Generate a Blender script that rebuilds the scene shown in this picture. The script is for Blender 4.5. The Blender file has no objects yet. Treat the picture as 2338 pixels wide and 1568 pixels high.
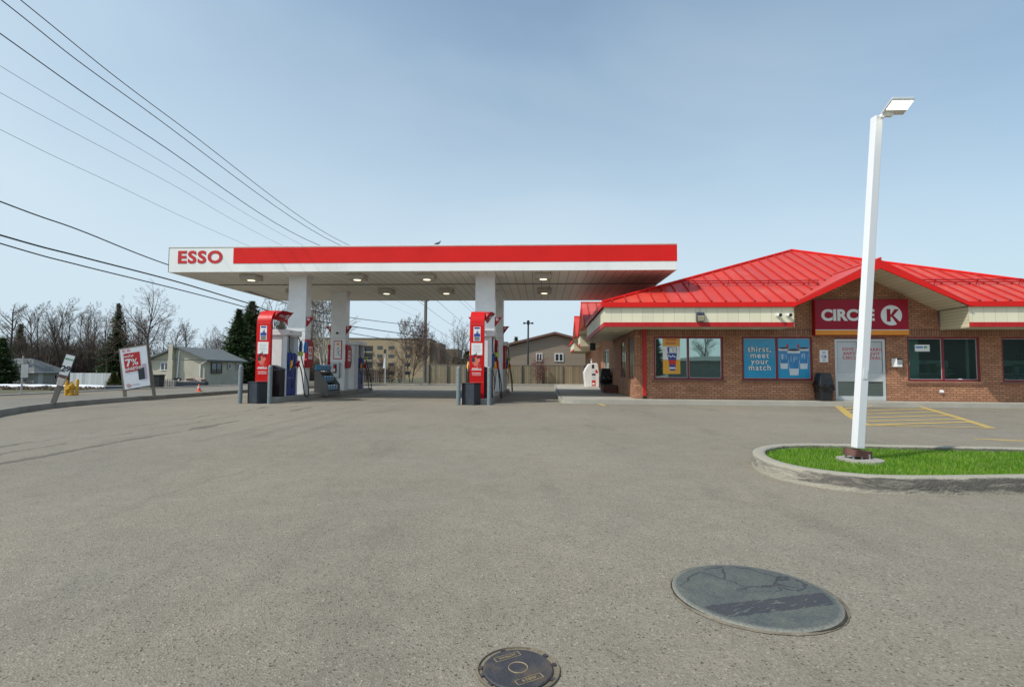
import bpy, bmesh, math, random
from mathutils import Vector, Matrix
R_ = math.radians
sc = bpy.context.scene
# ---------------------------------------------------------------- camera
W_PX, F_PX, CH = 2337.0, 1194.0, 1.1          # picture width, focal length (same unit), eye height
tp = (846.5 - 784.0) / F_PX
pit, rol = math.atan(tp), 0.006
Fw = Vector((0, math.cos(pit), math.sin(pit)))
U0 = Vector((0, -math.sin(pit), math.cos(pit)))
X0 = Vector((1, 0, 0))
CR = X0 * math.cos(rol) + U0 * math.sin(rol)
CU = U0 * math.cos(rol) - X0 * math.sin(rol)
CAM = Vector((0, 0, CH))
cd = bpy.data.cameras.new("camera")
cam = bpy.data.objects.new("camera", cd)
sc.collection.objects.link(cam)
cam.matrix_world = Matrix(((CR.x, CU.x, -Fw.x, 0), (CR.y, CU.y, -Fw.y, 0), (CR.z, CU.z, -Fw.z, CH), (0, 0, 0, 1)))
cd.sensor_width = 36.0
cd.lens = 36.0 * F_PX / W_PX
cd.clip_start, cd.clip_end = 0.05, 3000
sc.camera = cam
# ---------------------------------------------------------------- sky, sun, exposure
SUNV = Vector((-.76, -.42, 1.0)).normalized()
SEL, SROT = math.asin(SUNV.z), math.atan2(SUNV.x, SUNV.y)
world = bpy.data.worlds.new("World"); sc.world = world; world.use_nodes = True
wn = world.node_tree; wn.nodes.clear()
def wnode(t, **k):
    n = wn.nodes.new(t)
    for a, b in k.items(): setattr(n, a, b)
    return n
out = wnode('ShaderNodeOutputWorld'); bg = wnode('ShaderNodeBackground')
sky = wnode('ShaderNodeTexSky'); sky.sky_type = 'NISHITA'; sky.sun_disc = False
sky.sun_elevation = SEL; sky.sun_rotation = SROT; sky.altitude = 200
sky.air_density = 1.25; sky.dust_density = 2.4; sky.ozone_density = 1.2
tc = wnode('ShaderNodeTexCoord'); mp = wnode('ShaderNodeMapping')
mp.inputs['Scale'].default_value = (0.8, 0.5, 1.9); mp.inputs['Rotation'].default_value = (0, 0.25, 0.4)
nz = wnode('ShaderNodeTexNoise'); nz.inputs['Scale'].default_value = 1.6; nz.inputs['Detail'].default_value = 5; nz.inputs['Roughness'].default_value = .5
nz.inputs['Distortion'].default_value = .4
rp = wnode('ShaderNodeMapRange'); rp.inputs['From Min'].default_value = .36; rp.inputs['From Max'].default_value = .72
rp.inputs['To Min'].default_value = -.13; rp.inputs['To Max'].default_value = .13
mx = wnode('ShaderNodeMix', data_type='RGBA'); mx.inputs[7].default_value = (4.9, 5.95, 6.75, 1)
wn.links.new(tc.outputs['Generated'], mp.inputs['Vector']); wn.links.new(mp.outputs['Vector'], nz.inputs['Vector'])
wn.links.new(nz.outputs['Fac'], rp.inputs['Value'])
# thin high haze: thickest low down and toward the sun's side
sxyz = wnode('ShaderNodeSeparateXYZ'); wn.links.new(tc.outputs['Generated'], sxyz.inputs[0])
h1 = wnode('ShaderNodeMath', operation='MULTIPLY_ADD'); h1.inputs[1].default_value = -1.36; h1.inputs[2].default_value = 1.11; wn.links.new(sxyz.outputs['Z'], h1.inputs[0])
h2 = wnode('ShaderNodeMath', operation='MULTIPLY_ADD'); h2.inputs[1].default_value = -.34; wn.links.new(sxyz.outputs['X'], h2.inputs[0]); wn.links.new(h1.outputs[0], h2.inputs[2])
h3 = wnode('ShaderNodeMath', operation='ADD'); wn.links.new(h2.outputs[0], h3.inputs[0]); wn.links.new(rp.outputs['Result'], h3.inputs[1])
h4 = wnode('ShaderNodeClamp'); h4.inputs['Min'].default_value = .20; h4.inputs['Max'].default_value = .95; wn.links.new(h3.outputs[0], h4.inputs['Value']); wn.links.new(h4.outputs[0], mx.inputs['Factor'])
tint = wnode('ShaderNodeVectorMath', operation='MULTIPLY'); tint.inputs[1].default_value = (.97, 1.15, 1.16); wn.links.new(sky.outputs['Color'], tint.inputs[0]); wn.links.new(tint.outputs[0], mx.inputs[6]); wn.links.new(mx.outputs[2], bg.inputs['Color'])
bg.inputs['Strength'].default_value = 0.132
wn.links.new(bg.outputs['Background'], out.inputs['Surface'])
sl = bpy.data.lights.new("sun", 'SUN'); sl.energy = 3.5; sl.angle = R_(0.8); sl.color = (1.0, .955, .88)
so = bpy.data.objects.new("sun", sl); sc.collection.objects.link(so)
so.rotation_euler = (-SUNV).to_track_quat('-Z', 'Y').to_euler()
sc.view_settings.view_transform = 'Standard'; sc.view_settings.look = 'None'
sc.view_settings.exposure = 0.0; sc.view_settings.gamma = 1.0
sc.view_settings.use_curve_mapping = False
# ---------------------------------------------------------------- helpers: measured point -> place
def ray(u, v):
    return (Fw + CR * ((u - 1168.5) / F_PX) + CU * ((784.0 - v) / F_PX))
def G(u, v, z=0.0):
    d = ray(u, v); t = (z - CH) / d.z
    return CAM + d * t
def P(u, v, Y):
    d = ray(u, v); return CAM + d * (Y / d.y)
def hit(u, v, o, n):
    d = ray(u, v); t = (o - CAM).dot(n) / d.dot(n)
    return CAM + d * t
# ---------------------------------------------------------------- materials
def _nt(name):
    m = bpy.data.materials.new(name); m.use_nodes = True
    nt = m.node_tree; b = nt.nodes['Principled BSDF']
    return m, nt, b
def inp(b, k, v):
    if k in b.inputs: b.inputs[k].default_value = v
def N(nt, t, ins=None, **k):
    n = nt.nodes.new(t)
    for a, b in k.items(): setattr(n, a, b)
    if ins:
        for a, b in ins.items():
            if isinstance(b, bpy.types.NodeSocket): nt.links.new(b, n.inputs[a])
            else: n.inputs[a].default_value = b
    return n
def c4(c): return (c[0], c[1], c[2], 1)
def mat(name, col, rough=.6, var=.12, scale=6, bump=.0, bscale=40, metal=0, coat=0, spec=.5, stretch=None, dirt=0, blotchcol=(.08, .07, .05)):
    """plain painted / moulded surface with gentle tonal variation, optional blotches of dirt or other tones, and bump"""
    m, nt, b = _nt(name)
    tcn = N(nt, 'ShaderNodeTexCoord'); vec = tcn.outputs['Object']
    if stretch:
        mpn = N(nt, 'ShaderNodeMapping', {'Vector': vec, 'Scale': stretch}); vec = mpn.outputs['Vector']
    n1 = N(nt, 'ShaderNodeTexNoise', {'Vector': vec, 'Scale': scale, 'Detail': 6.0, 'Roughness': .6})
    r1 = N(nt, 'ShaderNodeMapRange', {'Value': n1.outputs['Fac'], 'From Min': .3, 'From Max': .7, 'To Min': 1 - var, 'To Max': 1 + var})
    vm = N(nt, 'ShaderNodeVectorMath', {0: (col[0], col[1], col[2])}, operation='SCALE')
    nt.links.new(r1.outputs['Result'], vm.inputs['Scale'])
    last = vm.outputs['Vector']
    if dirt:
        n2 = N(nt, 'ShaderNodeTexNoise', {'Vector': vec, 'Scale': scale * .45, 'Detail': 9.0, 'Roughness': .72})
        r2 = N(nt, 'ShaderNodeMapRange', {'Value': n2.outputs['Fac'], 'From Min': .5, 'From Max': .75, 'To Min': 0.0, 'To Max': dirt})
        mm = N(nt, 'ShaderNodeMix', {'Factor': r2.outputs['Result'], 6: last, 7: c4(blotchcol)}, data_type='RGBA'); last = mm.outputs[2]
    nt.links.new(last, b.inputs['Base Color'])
    rr = N(nt, 'ShaderNodeMapRange', {'Value': n1.outputs['Fac'], 'From Min': .3, 'From Max': .7, 'To Min': max(.02, rough - .07), 'To Max': min(1, rough + .07)})
    nt.links.new(rr.outputs['Result'], b.inputs['Roughness'])
    inp(b, 'Metallic', metal); inp(b, 'Coat Weight', coat); inp(b, 'Specular IOR Level', spec)
    if bump:
        n3 = N(nt, 'ShaderNodeTexNoise', {'Vector': vec, 'Scale': bscale, 'Detail': 4.0})
        bp = N(nt, 'ShaderNodeBump', {'Height': n3.outputs['Fac'], 'Strength': bump, 'Distance': .01})
        nt.links.new(bp.outputs['Normal'], b.inputs['Normal'])
    return m
def emis(name, col, st):
    m, nt, b = _nt(name); b.inputs['Base Color'].default_value = c4(col)
    inp(b, 'Emission Color', c4(col)); inp(b, 'Emission Strength', st); return m
def glass(name, tint=(.75, .95, .85), base=(.02, .03, .028), refl=.45):
    m, nt, b = _nt(name)
    b.inputs['Base Color'].default_value = c4(base); inp(b, 'Roughness', .35)
    tcn = N(nt, 'ShaderNodeTexCoord')
    n1 = N(nt, 'ShaderNodeTexNoise', {'Vector': tcn.outputs['Object'], 'Scale': 1.1, 'Detail': 1.0})
    bp = N(nt, 'ShaderNodeBump', {'Height': n1.outputs['Fac'], 'Strength': .05, 'Distance': .02})
    gl = N(nt, 'ShaderNodeBsdfGlossy', {'Color': c4(tint), 'Roughness': .015, 'Normal': bp.outputs['Normal']})
    lw = N(nt, 'ShaderNodeLayerWeight', {'Blend': .25})
    ad = N(nt, 'ShaderNodeMath', {0: lw.outputs['Fresnel'], 1: refl}, operation='MAXIMUM')
    ms = N(nt, 'ShaderNodeMixShader', {0: ad.outputs[0], 1: b.outputs['BSDF'], 2: gl.outputs['BSDF']})
    nt.links.new(ms.outputs[0], nt.nodes['Material Output'].inputs['Surface'])
    return m
def lines(name, col, axis, pitch, dark=.55, width=.06, rough=.5, horiz=False, bump=.4, var=.06, coat=0):
    """boards / panels: thin dark joints every 'pitch' metres along the axis vector"""
    m, nt, b = _nt(name)
    tcn = N(nt, 'ShaderNodeTexCoord')
    dp = N(nt, 'ShaderNodeVectorMath', {0: tcn.outputs['Object'], 1: (axis[0] / pitch, axis[1] / pitch, axis[2] / pitch)}, operation='DOT_PRODUCT')
    fr = N(nt, 'ShaderNodeMath', {0: dp.outputs['Value']}, operation='FRACT')
    lt = N(nt, 'ShaderNodeMath', {0: fr.outputs[0], 1: width}, operation='LESS_THAN')
    fl = N(nt, 'ShaderNodeMath', {0: dp.outputs['Value']}, operation='FLOOR')
    wn_ = N(nt, 'ShaderNodeTexWhiteNoise', {'W': fl.outputs[0]}, noise_dimensions='1D')
    n1 = N(nt, 'ShaderNodeTexNoise', {'Vector': tcn.outputs['Object'], 'Scale': 3.0, 'Detail': 6.0, 'Roughness': .65})
    s1 = N(nt, 'ShaderNodeMath', {0: wn_.outputs['Value'], 1: n1.outputs['Fac']}, operation='ADD')
    r1 = N(nt, 'ShaderNodeMapRange', {'Value': s1.outputs[0], 'From Min': .4, 'From Max': 1.5, 'To Min': 1 - var, 'To Max': 1 + var})
    r2 = N(nt, 'ShaderNodeMapRange', {'Value': lt.outputs[0], 'To Min': 1.0, 'To Max': dark})
    mu = N(nt, 'ShaderNodeMath', {0: r1.outputs['Result'], 1: r2.outputs['Result']}, operation='MULTIPLY')
    vm = N(nt, 'ShaderNodeVectorMath', {0: (col[0], col[1], col[2]), 'Scale': mu.outputs[0]}, operation='SCALE')
    nt.links.new(vm.outputs['Vector'], b.inputs['Base Color']); inp(b, 'Roughness', rough); inp(b, 'Coat Weight', coat)
    bp = N(nt, 'ShaderNodeBump', {'Height': fr.outputs[0] if horiz else r2.outputs['Result'], 'Strength': bump, 'Distance': .012})
    nt.links.new(bp.outputs['Normal'], b.inputs['Normal'])
    return m
def brickmat(name, c1, c2, mortar, bw=.215, bh=.0805, ms=.008, rot=False, offs=.5):
    m, nt, b = _nt(name)
    tcn = N(nt, 'ShaderNodeTexCoord'); sp = N(nt, 'ShaderNodeSeparateXYZ', {0: tcn.outputs['Object']})
    ad = N(nt, 'ShaderNodeMath', {0: sp.outputs['X'], 1: sp.outputs['Y']}, operation='ADD')
    ia, ib = (sp.outputs['Z'], ad.outputs[0]) if rot else (ad.outputs[0], sp.outputs['Z'])
    cb = N(nt, 'ShaderNodeCombineXYZ', {0: ia, 1: ib})
    # slight irregularity of the courses
    nd = N(nt, 'ShaderNodeTexNoise', {'Vector': tcn.outputs['Object'], 'Scale': 5.0, 'Detail': 2.0})
    sv = N(nt, 'ShaderNodeVectorMath', {0: nd.outputs['Color'], 1: (.5, .5, .5)}, operation='SUBTRACT')
    sv2 = N(nt, 'ShaderNodeVectorMath', {0: sv.outputs[0], 'Scale': .012}, operation='SCALE')
    av = N(nt, 'ShaderNodeVectorMath', {0: cb.outputs[0], 1: sv2.outputs[0]}, operation='ADD')
    bt = N(nt, 'ShaderNodeTexBrick', {'Vector': av.outputs[0], 'Color1': c4(c1), 'Color2': c4(c2), 'Mortar': c4(mortar), 'Scale': 1.0,
           'Mortar Size': ms, 'Mortar Smooth': .25, 'Bias': 0.0, 'Brick Width': bw, 'Row Height': bh}, offset=offs)
    n1 = N(nt, 'ShaderNodeTexNoise', {'Vector': tcn.outputs['Object'], 'Scale': 1.3, 'Detail': 8.0, 'Roughness': .7})
    r1 = N(nt, 'ShaderNodeMapRange', {'Value': n1.outputs['Fac'], 'From Min': .3, 'From Max': .7, 'To Min': .82, 'To Max': 1.15})
    n2 = N(nt, 'ShaderNodeTexNoise', {'Vector': tcn.outputs['Object'], 'Scale': 60.0, 'Detail': 3.0})
    r2 = N(nt, 'ShaderNodeMapRange', {'Value': n2.outputs['Fac'], 'From Min': .3, 'From Max': .7, 'To Min': .86, 'To Max': 1.12})
    mu = N(nt, 'ShaderNodeMath', {0: r1.outputs[0], 1: r2.outputs[0]}, operation='MULTIPLY')
    vm = N(nt, 'ShaderNodeVectorMath', {0: bt.outputs['Color'], 'Scale': mu.outputs[0]}, operation='SCALE')
    nt.links.new(vm.outputs['Vector'], b.inputs['Base Color']); inp(b, 'Roughness', .85)
    iv = N(nt, 'ShaderNodeMath', {0: 1.0, 1: bt.outputs['Fac']}, operation='SUBTRACT')
    a2 = N(nt, 'ShaderNodeMath', {0: n2.outputs['Fac'], 1: .25, 2: iv.outputs[0]}, operation='MULTIPLY_ADD')
    bp = N(nt, 'ShaderNodeBump', {'Height': a2.outputs[0], 'Strength': .7, 'Distance': .008})
    nt.links.new(bp.outputs['Normal'], b.inputs['Normal'])
    return m
# ---------------------------------------------------------------- mesh builder
class MB:
    def __init__(s): s.v = []; s.f = []; s.mi = []; s.m = 0; s.T = None
    def add(s, vs, fs):
        o = len(s.v)
        if s.T is not None: vs = [s.T @ Vector(p) for p in vs]
        s.v += [tuple(p) for p in vs]
        for f in fs: s.f.append([i + o for i in f]); s.mi.append(s.m)
        return s
    def box(s, x0, x1, y0, y1, z0, z1):
        return s.add([(x0, y0, z0), (x1, y0, z0), (x1, y1, z0), (x0, y1, z0), (x0, y0, z1), (x1, y0, z1), (x1, y1, z1), (x0, y1, z1)],
                     [(0, 3, 2, 1), (4, 5, 6, 7), (0, 1, 5, 4), (1, 2, 6, 5), (2, 3, 7, 6), (3, 0, 4, 7)])
    def poly(s, pts): return s.add(pts, [list(range(len(pts)))])
    def prism(s, pts, d):
        """closed polygon pts (3-D) swept by vector d"""
        n = len(pts); d = Vector(d); a = [Vector(p) for p in pts]
        nn = Vector((0, 0, 0))
        for i in range(n): nn += a[i].cross(a[(i + 1) % n])
        if nn.dot(d) > 0: a.reverse()
        b = [p + d for p in a]
        return s.add(a + b, [list(range(n)), list(range(2 * n - 1, n - 1, -1))] + [(i, n + i, n + (i + 1) % n, (i + 1) % n) for i in range(n)])
    def tube(s, pts, r, n=8, caps=True, r2=None, closed=False):
        pts = [Vector(p) for p in pts]; L = len(pts); base = len(s.v); vs = []; fs = []
        pn = None
        for i, p in enumerate(pts):
            if closed: t = pts[(i + 1) % L] - pts[i - 1]
            else: t = pts[min(i + 1, L - 1)] - pts[max(i - 1, 0)]
            t.normalize()
            if pn is None:
                a = Vector((0, 0, 1)) if abs(t.z) < .9 else Vector((1, 0, 0)); x = a.cross(t).normalized()
            else:
                x = (pn - t * pn.dot(t)).normalized()
            pn = x; y = t.cross(x)
            rr = r[i] if isinstance(r, (list, tuple)) else (r if r2 is None else r + (r2 - r) * i / (L - 1))
            for k in range(n):
                a = 2 * math.pi * k / n; vs.append(p + x * (rr * math.cos(a)) + y * (rr * math.sin(a)))
        seg = L if closed else L - 1
        for i in range(seg):
            j = (i + 1) % L
            for k in range(n): fs.append((i * n + k, i * n + (k + 1) % n, j * n + (k + 1) % n, j * n + k))
        if caps and not closed:
            fs.append(list(range(n - 1, -1, -1))); fs.append([(L - 1) * n + k for k in range(n)])
        return s.add(vs, fs)
    def lathe(s, prof, n=24, c=(0, 0)):
        """prof: list of (r, z) bottom to top"""
        vs = []; fs = []; L = len(prof)
        for r, z in prof:
            for k in range(n):
                a = 2 * math.pi * k / n; vs.append((c[0] + r * math.cos(a), c[1] + r * math.sin(a), z))
        for i in range(L - 1):
            for k in range(n): fs.append((i * n + k, i * n + (k + 1) % n, (i + 1) * n + (k + 1) % n, (i + 1) * n + k))
        fs.append(list(range(n - 1, -1, -1))); fs.append([(L - 1) * n + k for k in range(n)])
        return s.add(vs, fs)
    def build(s, name, mats, parent=None, smooth=False, bevel=0, loc=None, rotz=0, seg=1, angle=35):
        me = bpy.data.meshes.new(name); me.from_pydata(s.v, [], s.f); me.update()
        if not isinstance(mats, (list, tuple)): mats = [mats]
        for m in mats: me.materials.append(m)
        if len(mats) > 1: me.polygons.foreach_set('material_index', s.mi)
        o = bpy.data.objects.new(name, me); sc.collection.objects.link(o)
        if parent is not None: o.parent = parent
        if loc is not None: o.location = loc
        if rotz: o.rotation_euler = (0, 0, rotz)
        if smooth:
            me.polygons.foreach_set('use_smooth', [True] * len(me.polygons))
            try: me.set_sharp_from_angle(angle=R_(angle))
            except Exception: pass
        if bevel:
            b = o.modifiers.new('bevel', 'BEVEL'); b.width = bevel; b.segments = seg; b.limit_method = 'ANGLE'; b.angle_limit = R_(40)
            b.harden_normals = False
        return o
def thing(name, label, cat, loc=(0, 0, 0), rotz=0, group=None):
    o = bpy.data.objects.new(name, None); sc.collection.objects.link(o)
    o.location = loc; o.rotation_euler = (0, 0, rotz); o['label'] = label; o['category'] = cat
    o.empty_display_size = .3
    if group: o['group'] = group
    return o
def tag(o, label, cat, group=None):
    o['label'] = label; o['category'] = cat
    if group: o['group'] = group
    return o
def structure(o): o['kind'] = 'structure'; return o
def dup(o, parent=None):
    c = o.copy(); sc.collection.objects.link(c)
    if parent is not None: c.parent = parent
    for ch in [x for x in sc.objects if x.parent == o]: dup(ch, c)
    return c
def copy_thing(root, label, loc, rotz=None, group=None):
    kids = {}
    c = dup(root); c.location = loc
    if rotz is not None: c.rotation_euler = (0, 0, rotz)
    c['label'] = label
    if group: c['group'] = group
    return c
def spline(pts, n=8):
    """Catmull-Rom through points"""
    p = [Vector(q) for q in pts]; p = [p[0] * 2 - p[1]] + p + [p[-1] * 2 - p[-2]]; o = []
    for i in range(1, len(p) - 2):
        for k in range(n):
            t = k / n
            o.append(.5 * ((2 * p[i]) + (-p[i - 1] + p[i + 1]) * t + (2 * p[i - 1] - 5 * p[i] + 4 * p[i + 1] - p[i + 2]) * t * t + (-p[i - 1] + 3 * p[i] - 3 * p[i + 1] + p[i + 2]) * t ** 3))
    o.append(p[-2]); return o
def text_mesh(txt, size, mats, parent, name='lettering', loc=(0, 0, 0), fat=0.0, ext=.004, align='CENTER', sx=1.0, face=(math.pi / 2, 0, 0), spacing=1.0, line=1.0, shear=0):
    cu = bpy.data.curves.new('txt', 'FONT'); cu.body = txt; cu.size = size; cu.align_x = align; cu.align_y = 'CENTER'
    cu.offset = fat; cu.extrude = ext; cu.space_character = spacing; cu.space_line = line; cu.shear = shear; cu.resolution_u = 4
    o = bpy.data.objects.new('txt', cu); sc.collection.objects.link(o)
    dg = bpy.context.evaluated_depsgraph_get(); me = bpy.data.meshes.new_from_object(o.evaluated_get(dg))
    bpy.data.objects.remove(o); bpy.data.curves.remove(cu)
    me.materials.clear(); me.materials.append(mats); me.name = name
    ob = bpy.data.objects.new(name, me); sc.collection.objects.link(ob)
    if parent is not None: ob.parent = parent
    ob.location = loc; ob.rotation_euler = face; ob.scale = (sx, 1, 1)
    return ob
M = {}
M['white'] = mat('white_paint', (.74, .76, .76), .35, .05, 2.5, coat=.15, dirt=.18, blotchcol=(.35, .33, .29))
M['white_clean'] = mat('white_panel', (.76, .77, .76), .3, .03, 3)
M['canopy_white'] = mat('canopy_white', (.86, .88, .85), .35, .04, 1.2, stretch=(1, 1, .25), dirt=.3, blotchcol=(.42, .43, .40), coat=.2)  # grey streaks: grime plus faint reflections put into the colour
M['red'] = mat('sign_red', (.60, .008, .008), .4, .06, 1.0, spec=.25)
M['dark_red'] = mat('dark_red', (.36, .006, .014), .45, .06, 2.0, spec=.25)
M['band_red'] = mat('band_red', (.70, .016, .013), .5, .08, .8, spec=.2)
M['frame_red'] = mat('frame_red', (.19, .012, .022), .4, .12, 5)
M['trim_red'] = mat('trim_red', (.47, .016, .018), .5, .14, 4, spec=.3, dirt=.15, blotchcol=(.5, .12, .1))
M['roof_red'] = mat('roof_red', (.58, .052, .034), .42, .10, .7, dirt=1.0, blotchcol=(.60, .165, .125), spec=.45)  # dirt inputs here blend in random paler, pinker red blotches
M['black'] = mat('black_plastic', (.012, .013, .015), .4, .2, 8)
M['rubber'] = mat('black_rubber', (.012, .012, .013), .5, .2, 12)
M['bag'] = mat('bin_bag_black', (.008, .008, .010), .16, .2, 14, bump=.9, bscale=14)
M['slate'] = mat('dark_slate_plastic', (.030, .037, .050), .45, .2, 6, dirt=.25, blotchcol=(.07, .07, .07))
M['grey_paint'] = mat('bollard_grey', (.185, .225, .235), .5, .12, 7, dirt=.35, blotchcol=(.11, .10, .09))
M['steel'] = mat('brushed_steel', (.42, .43, .44), .38, .1, 9, metal=.7)
M['alu'] = mat('anodised_aluminium', (.58, .60, .60), .38, .06, 8, metal=.25)
M['blue'] = mat('pump_blue', (.012, .045, .26), .35, .15, 3, coat=.2)
M['blue_light'] = mat('blue_light', (.03, .20, .55), .4, .1, 5)
M['yellow'] = mat('yellow_plastic', (.80, .42, .02), .4, .1, 6)
M['lime'] = mat('lime_tag', (.45, .52, .07), .5, .2, 20)
M['orange'] = mat('orange_band', (.78, .27, .015), .35, .05, 3)
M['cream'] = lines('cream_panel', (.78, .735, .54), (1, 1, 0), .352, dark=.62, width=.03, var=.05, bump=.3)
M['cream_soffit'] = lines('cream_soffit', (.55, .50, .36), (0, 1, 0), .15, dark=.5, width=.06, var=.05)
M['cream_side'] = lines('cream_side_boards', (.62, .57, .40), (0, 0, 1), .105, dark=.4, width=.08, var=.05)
M['concrete'] = mat('concrete', (.33, .31, .27), .85, .14, 2.2, bump=.5, bscale=55, dirt=.5, blotchcol=(.17, .155, .13))
M['old_kerb'] = mat('stained_kerb', (.37, .345, .285), .9, .2, 3.2, bump=1.0, bscale=18, dirt=1.0, blotchcol=(.06, .055, .05), stretch=(.8, .8, 3.2))
M['brick'] = brickmat('brick', (.50, .245, .135), (.36, .165, .09), (.14, .078, .052), ms=.009)
M['brick_v'] = brickmat('soldier_brick', (.36, .18, .11), (.28, .13, .078), (.07, .04, .03), bw=.26, bh=.082, rot=True, offs=0)
M['glass'] = glass('window_glass', (.72, .95, .84), (.02, .032, .03), .55)
M['glass_dark'] = glass('dark_glass', (.7, .9, .9), (.012, .022, .024), .30)
def clear_glass(name, tint, refl):
    m, nt, b = _nt(name)
    tcn = N(nt, 'ShaderNodeTexCoord'); n1 = N(nt, 'ShaderNodeTexNoise', {'Vector': tcn.outputs['Object'], 'Scale': 1.1, 'Detail': 1.0})
    bp = N(nt, 'ShaderNodeBump', {'Height': n1.outputs['Fac'], 'Strength': .05, 'Distance': .02})
    gl = N(nt, 'ShaderNodeBsdfGlossy', {'Color': (.8, 1, .95, 1), 'Roughness': .01, 'Normal': bp.outputs['Normal']}); tr = N(nt, 'ShaderNodeBsdfTransparent', {'Color': c4(tint)})
    lw = N(nt, 'ShaderNodeLayerWeight', {'Blend': .25}); ad = N(nt, 'ShaderNodeMath', {0: lw.outputs['Fresnel'], 1: refl}, operation='MAXIMUM')
    ms = N(nt, 'ShaderNodeMixShader', {0: ad.outputs[0], 1: tr.outputs[0], 2: gl.outputs['BSDF']}); nt.links.new(ms.outputs[0], nt.nodes['Material Output'].inputs['Surface']); return m
M['glass_clear'] = clear_glass('shop_glass', (.80, .95, .90), .40)
M['glass_dim'] = glass('house_glass', (.8, .9, 1), (.015, .018, .02), .09)
M['lamp_on'] = emis('lamp_lens', (1, .90, .62), 1.6)
M['housing'] = mat('beige_housing', (.48, .46, .41), .6, .05, 3)
M['seam'] = mat('seam_red', (.44, .030, .025), .5, .1, 3, spec=.25)
def kerbmat():
    m, nt, b = _nt('scuffed_kerb'); tcn = N(nt, 'ShaderNodeTexCoord'); v = tcn.outputs['Object']; sp = N(nt, 'ShaderNodeSeparateXYZ', {0: v})
    mp1 = N(nt, 'ShaderNodeMapping', {'Vector': v, 'Scale': (1.0, 1.0, 5.0)})
    n1 = N(nt, 'ShaderNodeTexNoise', {'Vector': mp1.outputs[0], 'Scale': 3.2, 'Detail': 10.0, 'Roughness': .74, 'Distortion': .8})
    n2 = N(nt, 'ShaderNodeTexNoise', {'Vector': v, 'Scale': 40.0, 'Detail': 6.0})
    up = N(nt, 'ShaderNodeMapRange', {'Value': sp.outputs['Z'], 'From Min': .005, 'From Max': .05, 'To Min': 0.0, 'To Max': .20})
    dn = N(nt, 'ShaderNodeMapRange', {'Value': sp.outputs['Z'], 'From Min': .135, 'From Max': .156, 'To Min': 0.0, 'To Max': -.30})
    xr_ = N(nt, 'ShaderNodeMapRange', {'Value': sp.outputs['X'], 'From Min': 2.4, 'From Max': 3.2, 'To Min': -.22, 'To Max': .02})
    a1 = N(nt, 'ShaderNodeMath', {0: n1.outputs['Fac'], 1: up.outputs[0]}, operation='ADD'); a2 = N(nt, 'ShaderNodeMath', {0: a1.outputs[0], 1: dn.outputs[0]}, operation='ADD'); a3 = N(nt, 'ShaderNodeMath', {0: a2.outputs[0], 1: xr_.outputs[0]}, operation='ADD')
    f = N(nt, 'ShaderNodeMapRange', {'Value': a3.outputs[0], 'From Min': .54, 'From Max': .74, 'To Min': 0.0, 'To Max': .82})
    c1_ = N(nt, 'ShaderNodeMix', {'Factor': n2.outputs['Fac'], 6: (.29, .265, .21, 1), 7: (.40, .37, .30, 1)}, data_type='RGBA')
    c2_ = N(nt, 'ShaderNodeMix', {'Factor': f.outputs[0], 6: c1_.outputs[2], 7: (.055, .05, .048, 1)}, data_type='RGBA')
    nt.links.new(c2_.outputs[2], b.inputs['Base Color']); inp(b, 'Roughness', .9)
    hh = N(nt, 'ShaderNodeMath', {0: n1.outputs['Fac'], 1: n2.outputs['Fac']}, operation='ADD')
    bp = N(nt, 'ShaderNodeBump', {'Height': hh.outputs[0], 'Strength': .8, 'Distance': .02}); nt.links.new(bp.outputs[0], b.inputs['Normal']); return m
M['old_kerb'] = kerbmat()
M['bark'] = mat('bark', (.075, .058, .045), .9, .3, 6, bump=.6)
M['twig'] = mat('twigs', (.15, .122, .098), .9, .3, .6)
M['twig_red'] = mat('twigs_reddish', (.15, .10, .082), .9, .3, .6)
M['birch'] = mat('birch_bark', (.50, .47, .42), .8, .3, 5, stretch=(1, 1, .3), dirt=.6, blotchcol=(.06, .05, .04))
M['wood_grey'] = mat('weathered_wood', (.20, .175, .14), .85, .2, 5, stretch=(3, 3, .4))
M['pole_wood'] = mat('pole_wood', (.16, .145, .125), .9, .2, 5, stretch=(4, 4, .4))
M['hydrant'] = mat('hydrant_yellow', (.62, .33, .02), .45, .15, 8)
M['cone'] = mat('cone_orange', (.75, .12, .03), .5, .1, 8)
M['snow'] = mat('old_snow', (.72, .75, .80), .8, .08, 3, bump=.5, bscale=8)
M['shingle'] = mat('grey_shingles', (.135, .15, .15), .9, .2, 3, bump=.4, bscale=20)
M['cup_white'] = mat('print_white', (.62, .66, .70), .4, .06)
M['ink'] = mat('dark_ink', (.03, .03, .035), .5, .1, 8)
M['print_red'] = mat('print_red', (.55, .02, .02), .4, .08, 8)
M['blue_poster'] = mat('blue_poster', (.012, .29, .52), .3, .12, 1.2, coat=.5)
M['cup_blue'] = mat('cup_blue', (.03, .22, .48), .35, .25, 6, coat=.4)
M['yellow_poster'] = mat('yellow_poster', (.72, .36, .03), .35, .1, 3, coat=.3)
M['navy'] = mat('navy_print', (.02, .06, .28), .4, .2, 8)
M['green_print'] = mat('green_print', (.06, .30, .10), .5, .1, 8)
M['frost'] = mat('frosted_film', (.50, .53, .54), .35, .05, 2, coat=.6)
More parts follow.
